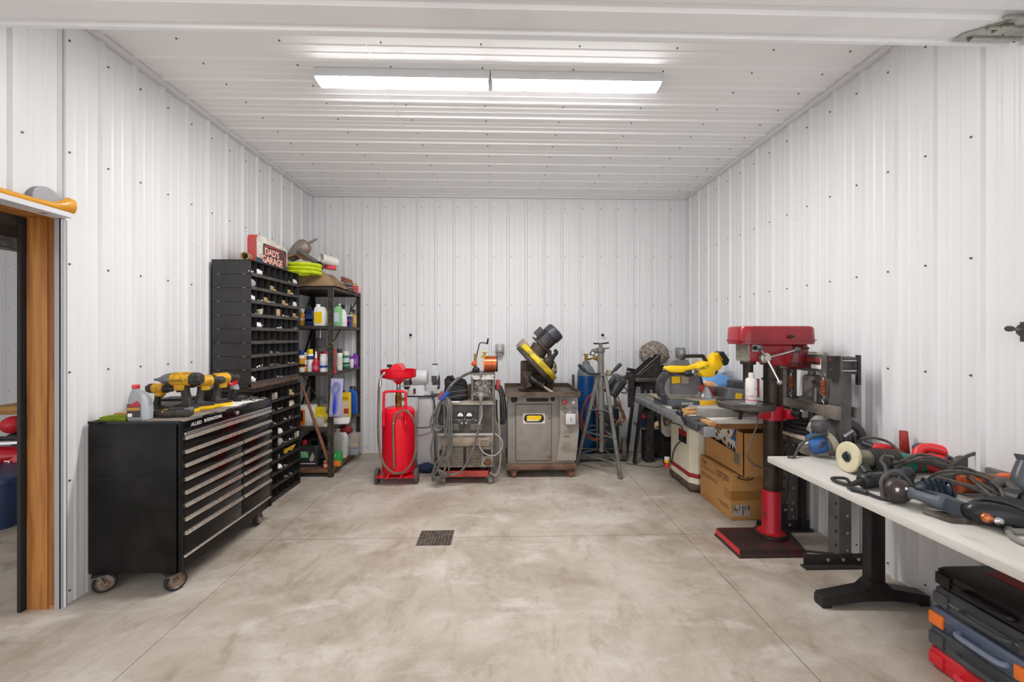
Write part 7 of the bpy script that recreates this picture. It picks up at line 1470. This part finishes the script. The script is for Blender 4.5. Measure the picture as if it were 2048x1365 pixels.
# 8 black sander with worn shiny front
p = at(2004, 1058); t = T('random_sander', 'black rounded sander with worn copper front nearest the table edge', 'power tool', p)
obj('tool_body', G().loft([[(x_, y_, z_) for x_, y_, z_ in [tuple(p + Vector((lx, wy * math.cos(a) * .7 - lx * .45, .05 + wz * math.sin(a)))) for a in [2 * PI * i / 16 for i in range(16)]]] for lx, wy, wz in ((-.10, .01, .008), (-.085, .05, .032), (-.04, .068, .046), (.02, .066, .048), (.06, .05, .042), (.09, .042, .036), (.16, .04, .034), (.20, .034, .03), (.21, .01, .01))]), M('satin_black', '202125', .28), t, w=True)
obj('worn_front', G().ell(p + Vector((-.075, -.012, .048)), (.022, .02, .018), rot=(0, 0, .4), jit=.3, n=12), copper, t, w=True); obj('worn_patch', G().ell(p + Vector((-.045, -.028, .042)), (.022, .012, .015), jit=.3, n=12), steel, t, w=True)
g = G()
for k in range(3): g.tube([p + Vector((-.06 + .02 * k, .07, .06)), p + Vector((-.02 + .03 * k, .04, .10)), p + Vector((.03 + .03 * k, -.03, .095)), p + Vector((.06 + .03 * k, -.075, .05)), p + Vector((.06 + .03 * k, -.08, .012))], .0095, n=8)
obj('cord_wrap', g, smoke, t, w=True)
obj('tail_cord', G().tube([p + Vector((.20, -.09, .05)), p + Vector((.27, -.12, .03)), p + Vector((.36, -.18, .012))], .009, n=8), smoke, t, w=True)
# 9 orange tool under cords
p = at(2010, 998); t = T('orange_tool', 'orange and brown corded tool half buried under grey cords', 'power tool', p)
obj('tool_body', G().tube([p + Vector((-.16, .06, .05)), p + Vector((-.04, .04, .055)), p + Vector((.08, .0, .05)), p + Vector((.13, -.02, .04))], .045, n=14), M('grimy_orange', 'b5532a', .45, col2='5a3a2c', sc=8, lo=.45, hi=.6), t, w=True)
obj('orange_cap', G().ell(p + Vector((-.10, .02, .08)), (.035, .03, .025)).ell(p + Vector((.05, .03, .085)), (.06, .03, .02)), M('bright_orange', 'f26a22', .4), t, w=True)
# 10 cord tangle
g = G(); rr = random.Random(11); base = at(1905, 985)
A0, A1 = at(1865, 980), at(2030, 1020); dA = (A1 - A0); nA = Vector((dA.y, -dA.x, 0)).normalized()
for k in range(11):
    s0 = rr.uniform(-.08, .02); off = rr.uniform(-.09, .09); h = .055 + rr.uniform(0, .055)
    pts = []
    for i in range(7):
        f = i / 6; pp = A0.lerp(A1, s0 + f * rr.uniform(.85, 1.0)) + nA * (off + .05 * math.sin(f * 5 + k)); pp.z = BZ + .02 + h * math.sin(PI * min(1, max(0, f * .92 + .06))) ** .7
        pts.append(pp)
    g.tube(pts, rr.choice([.006, .007, .008]), n=7)
o = solo('cord_tangle', g, M('mixed_cord', '56534f', .55, col2='3a3836', sc=10, col3='7d7973', sc3=5, lo3=.6, hi3=.7), 'tangle of dusty grey cords heaped over the tools', 'cords'); o['kind'] = 'stuff'
g = G(); A0, A1 = at(1790, 955), at(1905, 962)
for k in range(6):
    pts = [A0.lerp(A1, f) + Vector((0, .03 * math.sin(4 * f + k), .05 + .03 * math.sin(PI * f) + .008 * k)) for f in (0, .2, .4, .6, .8, 1)]
    g.tube(pts, .008, n=7)
solo('cord_bundle', g, tcord, 'bundle of long grey cords running behind the front grinder', 'cords')
# 11 dark saw body behind
p = at(1975, 968); t = T('plate_joiner', 'dark scuffed saw with arched guard behind the cord tangle', 'power tool', p)
obj('arched_guard', G().prism([(-.13 * math.cos(a) * 1.0, .02 + .11 * math.sin(a)) for a in [PI * i / 14 for i in range(15)]], 'y', -.02, .02, bev=.004).xf(Matrix.Translation(p + Vector((.02, .06, .0))) @ Matrix.Rotation(-.35, 4, 'Z')), M('scuffed_olive', '5a554c', .45, .3, col2='3c3833', sc=12, col3='a9a49a', sc3=22, lo3=.62, hi3=.7), t, w=True)
obj('tool_body', G().tube([p + Vector((.05, .03, .055)), p + Vector((.16, .0, .045)), p + Vector((.22, -.03, .04))], .035, n=12), smoke, t, w=True)
obj('power_cord', G().tube([p + Vector((-.13, .06, .03)), p + Vector((-.11, .04, .10)), p + Vector((-.02, .02, .15)), p + Vector((.08, .0, .135)), p + Vector((.15, -.03, .08))], .008, n=8), tcord, t, w=True)
solo('white_block', G().box(at(1951, 958) + Vector((0, .02, .075)), (.03, .03, .05), rot=(0, .1, .2), bev=.003).box(at(1951, 958) + Vector((0, .02, .025)), (.06, .05, .05)), M('pale_block', 'd2cec6', .6), 'small pale upright block behind the orange tool', 'block')
a, b = at(1958, 951) + Vector((0, 0, .075)), at(2030, 958) + Vector((.02, .02, .075))
t = T('saw_shoe', 'long dark bar shaped saw shoe lying behind the label box', 'bar', (a.x, a.y, BZ))
obj('bar_top', G().bar(a, b, .02, .05, bev=.005), smoke, t, w=True); obj('bar_support', G().bar(a + Vector((.04, -.0, -.04)), b + Vector((-.03, 0, -.04)), .06, .035, bev=.008), M('grey_support', '7a7772', .5), t, w=True)
p = at(2022, 985); t = T('label_tool', 'grey boxy tool with a black and white label near right edge', 'power tool', p)
obj('tool_body', G().box(p + Vector((.03, .02, .05)), (.15, .10, .09), rot=(0, 0, -.35), bev=.01), M('olive_grey_tool', '6e6c62', .5), t, w=True)
lb = obj('label_sticker', G().box(p + Vector((-.035, -.018, .055)), (.05, .005, .06), rot=(0, 0, -.35)), white, t, w=True); obj('label_print', G().box(p + Vector((-.036, -.0215, .055)), (.034, .004, .042), rot=(0, 0, -.35)), blkpl, lb, w=True)
# 12 slate nozzle and red collar at the frame edge
p = at(2070, 1012); t = T('hot_air_gun', 'slate grey curved tool nozzle with red collar at the right edge', 'power tool', p)
obj('tool_nozzle', G().tube([p + Vector((-.02, .02, .045)), p + Vector((-.025, .03, .10)), p + Vector((.005, .04, .155)), p + Vector((.02, .04, .185))], .033, n=16, r1=.03).cyl(p + Vector((.015, .04, .18)), p + Vector((.022, .042, .20)), .03, .042, n=20), M('slate_nozzle', '55575d', .3), t, w=True)
obj('red_collar', G().ell(p + Vector((-.02, .015, .03)), (.045, .04, .03), jit=.1).ell(p + Vector((.022, .026, .125)), (.038, .03, .036)), M('vivid_red'), t, w=True)
obj('tool_base', G().box(p + Vector((.05, -.03, .035)), (.09, .06, .06), rot=(0, .3, .3), bev=.012), smoke, t, w=True)
# 13 loose cord loop at front edge and hose
solo('cord_loop', G().tube([at(2090, 1050) + Vector((0, 0, .02)), at(2040, 1048) + Vector((0, 0, .03)), at(2018, 1056) + Vector((0, 0, .03)), at(2018, 1066) + Vector((0, 0, .013)), at(2040, 1070) + Vector((0, 0, .012)), at(2080, 1066) + Vector((0, 0, .012))], .012, n=10).tube([at(2014, 1062) + Vector((0, 0, .012)), at(2020, 1076) + Vector((0, 0, .011)), at(2040, 1090) + Vector((0, 0, .011)), at(2070, 1100) + Vector((0, 0, .011))], .010, n=10), M('pale_grey_cord', '8a8782', .55), 'pale grey cord loop at the near front edge of table', 'cord')
solo('grey_hose', G().tube([at(1978, 1005) + Vector((0, 0, .045)), at(1990, 1002) + Vector((0, 0, .075)), at(2010, 1003) + Vector((0, 0, .085)), at(2025, 1008) + Vector((0, 0, .07)), at(2045, 1020) + Vector((0, 0, .03)), at(2060, 1024) + Vector((0, 0, .022))], .021, n=12), M('hose_grey', '55524f', .55), 'thick grey hose end arching behind the black rounded sander', 'hose')
solo('dark_motor', G().tube([at(2010, 1012) + Vector((0, 0, .04)), at(2045, 1022) + Vector((0, 0, .04))], .04, n=14).tube([at(2050, 1022) + Vector((0, 0, .04)), at(2095, 1040) + Vector((0, 0, .035))], .035, n=12), smoke, 'dark tool body under the thick grey hose', 'power tool')
# ================================================================ stacked cases under the bench
gk = M('case_charcoal', '45464a', .5, col2='54565a', sc=5); kb = M('case_black', '141314', .4)
CXl, CYf, CYn = 1.938, 1.845, 1.40
def case(z0, z1, mat, label, dx=0, dy=0, rz=0, seam=None, latch=None, handle=None, bev=.02, top=None, ln=None):
    ln = ln or (CYf - CYn); w = .40; h = z1 - z0
    t = T('tool_case', label, 'tool case', (CXl + dx + w / 2, CYf + dy - ln / 2, z0), rz, 'stacked tool cases under the table')
    lo = [(0, w * .96, ln * .96), (h * .12, w, ln), (h * .5, w, ln)]; hi = [(h * .5, w, ln), (h * .88, w, ln), (h, w * .95, ln * .96)]
    obj('case_base', G().loft([[(x, y, z) for x, y in rrect(a, b, .035, 4)] for z, a, b in lo]), mat, t)
    obj('case_lid', G().loft([[(x, y, z) for x, y in rrect(a, b, .035, 4)] for z, a, b in hi]), top or mat, t)
    obj('seam_rib', G().prism(rrect(w + .008, ln + .008, .037, 4), 'z', h * .46, h * .54), seam or mat, t)
    for y in (ln * .40, -ln * .30):
        obj('latch', G().box((-w / 2 - .003, y, h * .5), (.014, .06, h * .62), bev=.004), latch or mat, t)
    if handle is not False:
        obj('handle', G().tube([(-w / 2 + .0, ln * .2, h * .5), (-w / 2 - .024, ln * .17, h * .5), (-w / 2 - .028, 0, h * .5), (-w / 2 - .024, -ln * .15, h * .5), (-w / 2, -ln * .18, h * .5)], .011, n=8), handle or mat, t)
    return t
ys = [.001, .086, .172, .262, .350]
case(.001, .088, M('case_red', 'd42a34', .4), 'bright red plastic tool case at the bottom of the stack', handle=M('case_red_light', 'dd4048', .4))
case(.0885, .177, gk, 'charcoal tool case second from the bottom, above the red one', dx=.0)
case(.1775, .266, M('case_blue_grey', '5b6478', .45, col2='2f3854', sc=5), 'blue grey tool case with orange latches in mid stack', dx=-.0, latch=orange, handle=M('handle_blue_grey', '7d8699', .45))
case(.2665, .355, gk, 'charcoal tool case just above the orange latched one', dx=.02, seam=M('seam_light', '77787c', .4))
t = case(.3555, .437, kb, 'black tool case with red label on top of the stack', dx=.03)
obj('case_label', G().bx(-.03, .17, -.03, .16, .0815, .0835), M('label_dark_red', '8a1a1e', .5), t)
obj('label_print', G().bx(0.05, .13, .03, .09, .0833, .0842), M('label_tan', '9a6a4a', .5), t)
# ================================================================ header ledge, wall odds and ends
t = T('axe_haft', 'yellow varnished wooden haft lying on the doorway ledge', 'haft', (-2.338, 2.0, 2.147))
a, b = Vector((-2.338, 1.35, 2.162)), Vector((-2.338, 2.295, 2.162))
secs = [(0, .015, .012), (.6, .015, .012), (.85, .014, .012), (.95, .017, .014), (1.0, .03, .022), (1.03, .042, .026), (1.055, .04, .025)]
g = G().loft([[a + (b - a) * f + Vector((d * math.cos(2 * PI * i / 14), 0, (h - .014 if f > .9 else 0) * 1.0 + h * math.sin(2 * PI * i / 14))) for i in range(14)] for f, h, d in secs])
obj('haft', g, M('varnished_yellow_wood', 'e8a52c', .35, coat=.3, col2='c98420', sc=3, stretch=(8, .6, 8)), t, w=True)
t = T('round_plate', 'round grey disc fitting on the wall above doorway ledge', 'wall fitting', (-2.37, 2.24, 2.147))
c = Vector((-2.389, 2.235, 2.187)); obj('disc', G().cyl(c + Vector((-.001, 0, 0)), c + Vector((.034, 0, 0)), .069, n=40, bev=.003), M('grey_disc_edge', '8f9092', .4, .5), t, w=True); obj('disc_face', G().cyl(c + Vector((.034, 0, 0)), c + Vector((.0355, 0, 0)), .0665, n=40), M('brushed_disc', 'bdbfc0', .3, .6), t, w=True)
t = T('wall_bar', 'dark knob ended metal bar sticking out of right wall', 'bar', (2.34, 1.83, 1.48))
obj('bar', G().cyl((2.32, 1.83, 1.513), (2.39, 1.83, 1.508), .007, n=12), M('worn_bar', '8a8278', .4, .6, col2='5e564d', sc=40), t, w=True)
obj('knob', G().lathe([(0, 0), (.008, .001), (.0125, .008), (.0135, .02), (.011, .03), (.0, .034)], (2.29, 1.83, 1.515), (1, 0, -.05), 16), M('dark_knob', '4c4947', .45, .4), t, w=True)
solo('wall_flange', G().cyl((2.372, 1.83, 1.508), (2.392, 1.83, 1.508), .03, n=20).box((2.385, 1.83, 1.50), (.02, .03, .09)), M('dark_knob'), 'dark flange holding the bar on right wall', 'flange')
# ================================================================ seen through the doorway
t = T('plastic_tote', 'dark blue plastic tote on the floor through the doorway', 'tote', (-4.02, 3.45, 0))
nb = M('tote_navy', '2a3a5c', .45, col2='233250', sc=4)
obj('tote_body', G().loft([[(x, y, z) for x, y in rrect(w, d, .05, 4)] for z, w, d in ((.001, .46, .34), (.36, .56, .42))]), nb, t); obj('tote_rim', G().prism(rrect(.6, .46, .06, 4), 'z', .35, .40, bev=.01), nb, t)
t = T('engine_unit', 'red engine powered machine standing behind the blue tote', 'machine', (-4.42, 3.95, 0))
obj('machine_body', G().box((0, 0, .36), (.7, .5, .24), bev=.07).ell((.05, -.1, .44), (.25, .2, .1)), M('machine_red', 'c41a2c', .3, coat=.3), t); obj('machine_base', G().box((0, 0, .14), (.7, .5, .24), bev=.03), M('machine_dark_red', '5e1218', .5), t)
obj('chrome_parts', G().tube([(-.3, -.2, .53), (0, -.25, .55), (.3, -.2, .55)], .025, n=8).ell((-.1, -.26, .5), (.06, .03, .05)), chrome, t); obj('handle_bar', G().tube([(-.35, -.15, .57), (.1, -.2, .59), (.4, -.15, .57)], .02, n=8), blk, t)
text('lettering', '7', .12, (.2, -.262, .37), FACE_NY, white, t)
t = T('wood_stand', 'wooden topped stand with red hanging tool in the next bay', 'stand', (-5.0, 4.55, 0))
obj('stand_top', G().box((0, 0, .72), (.42, .3, .09), bev=.02), wood, t); obj('stand_post', G().box((.05, 0, .338), (.12, .12, .676)), blk, t); obj('red_tool', G().ell((.0, -.12, .57), (.1, .1, .09)), tred, t); obj('black_tool', G().box((.02, -.12, .40), (.1, .1, .16), bev=.02).tube([(-.02, 0, .76), (.0, 0, .85), (.1, 0, .85)], .02), blk, t)
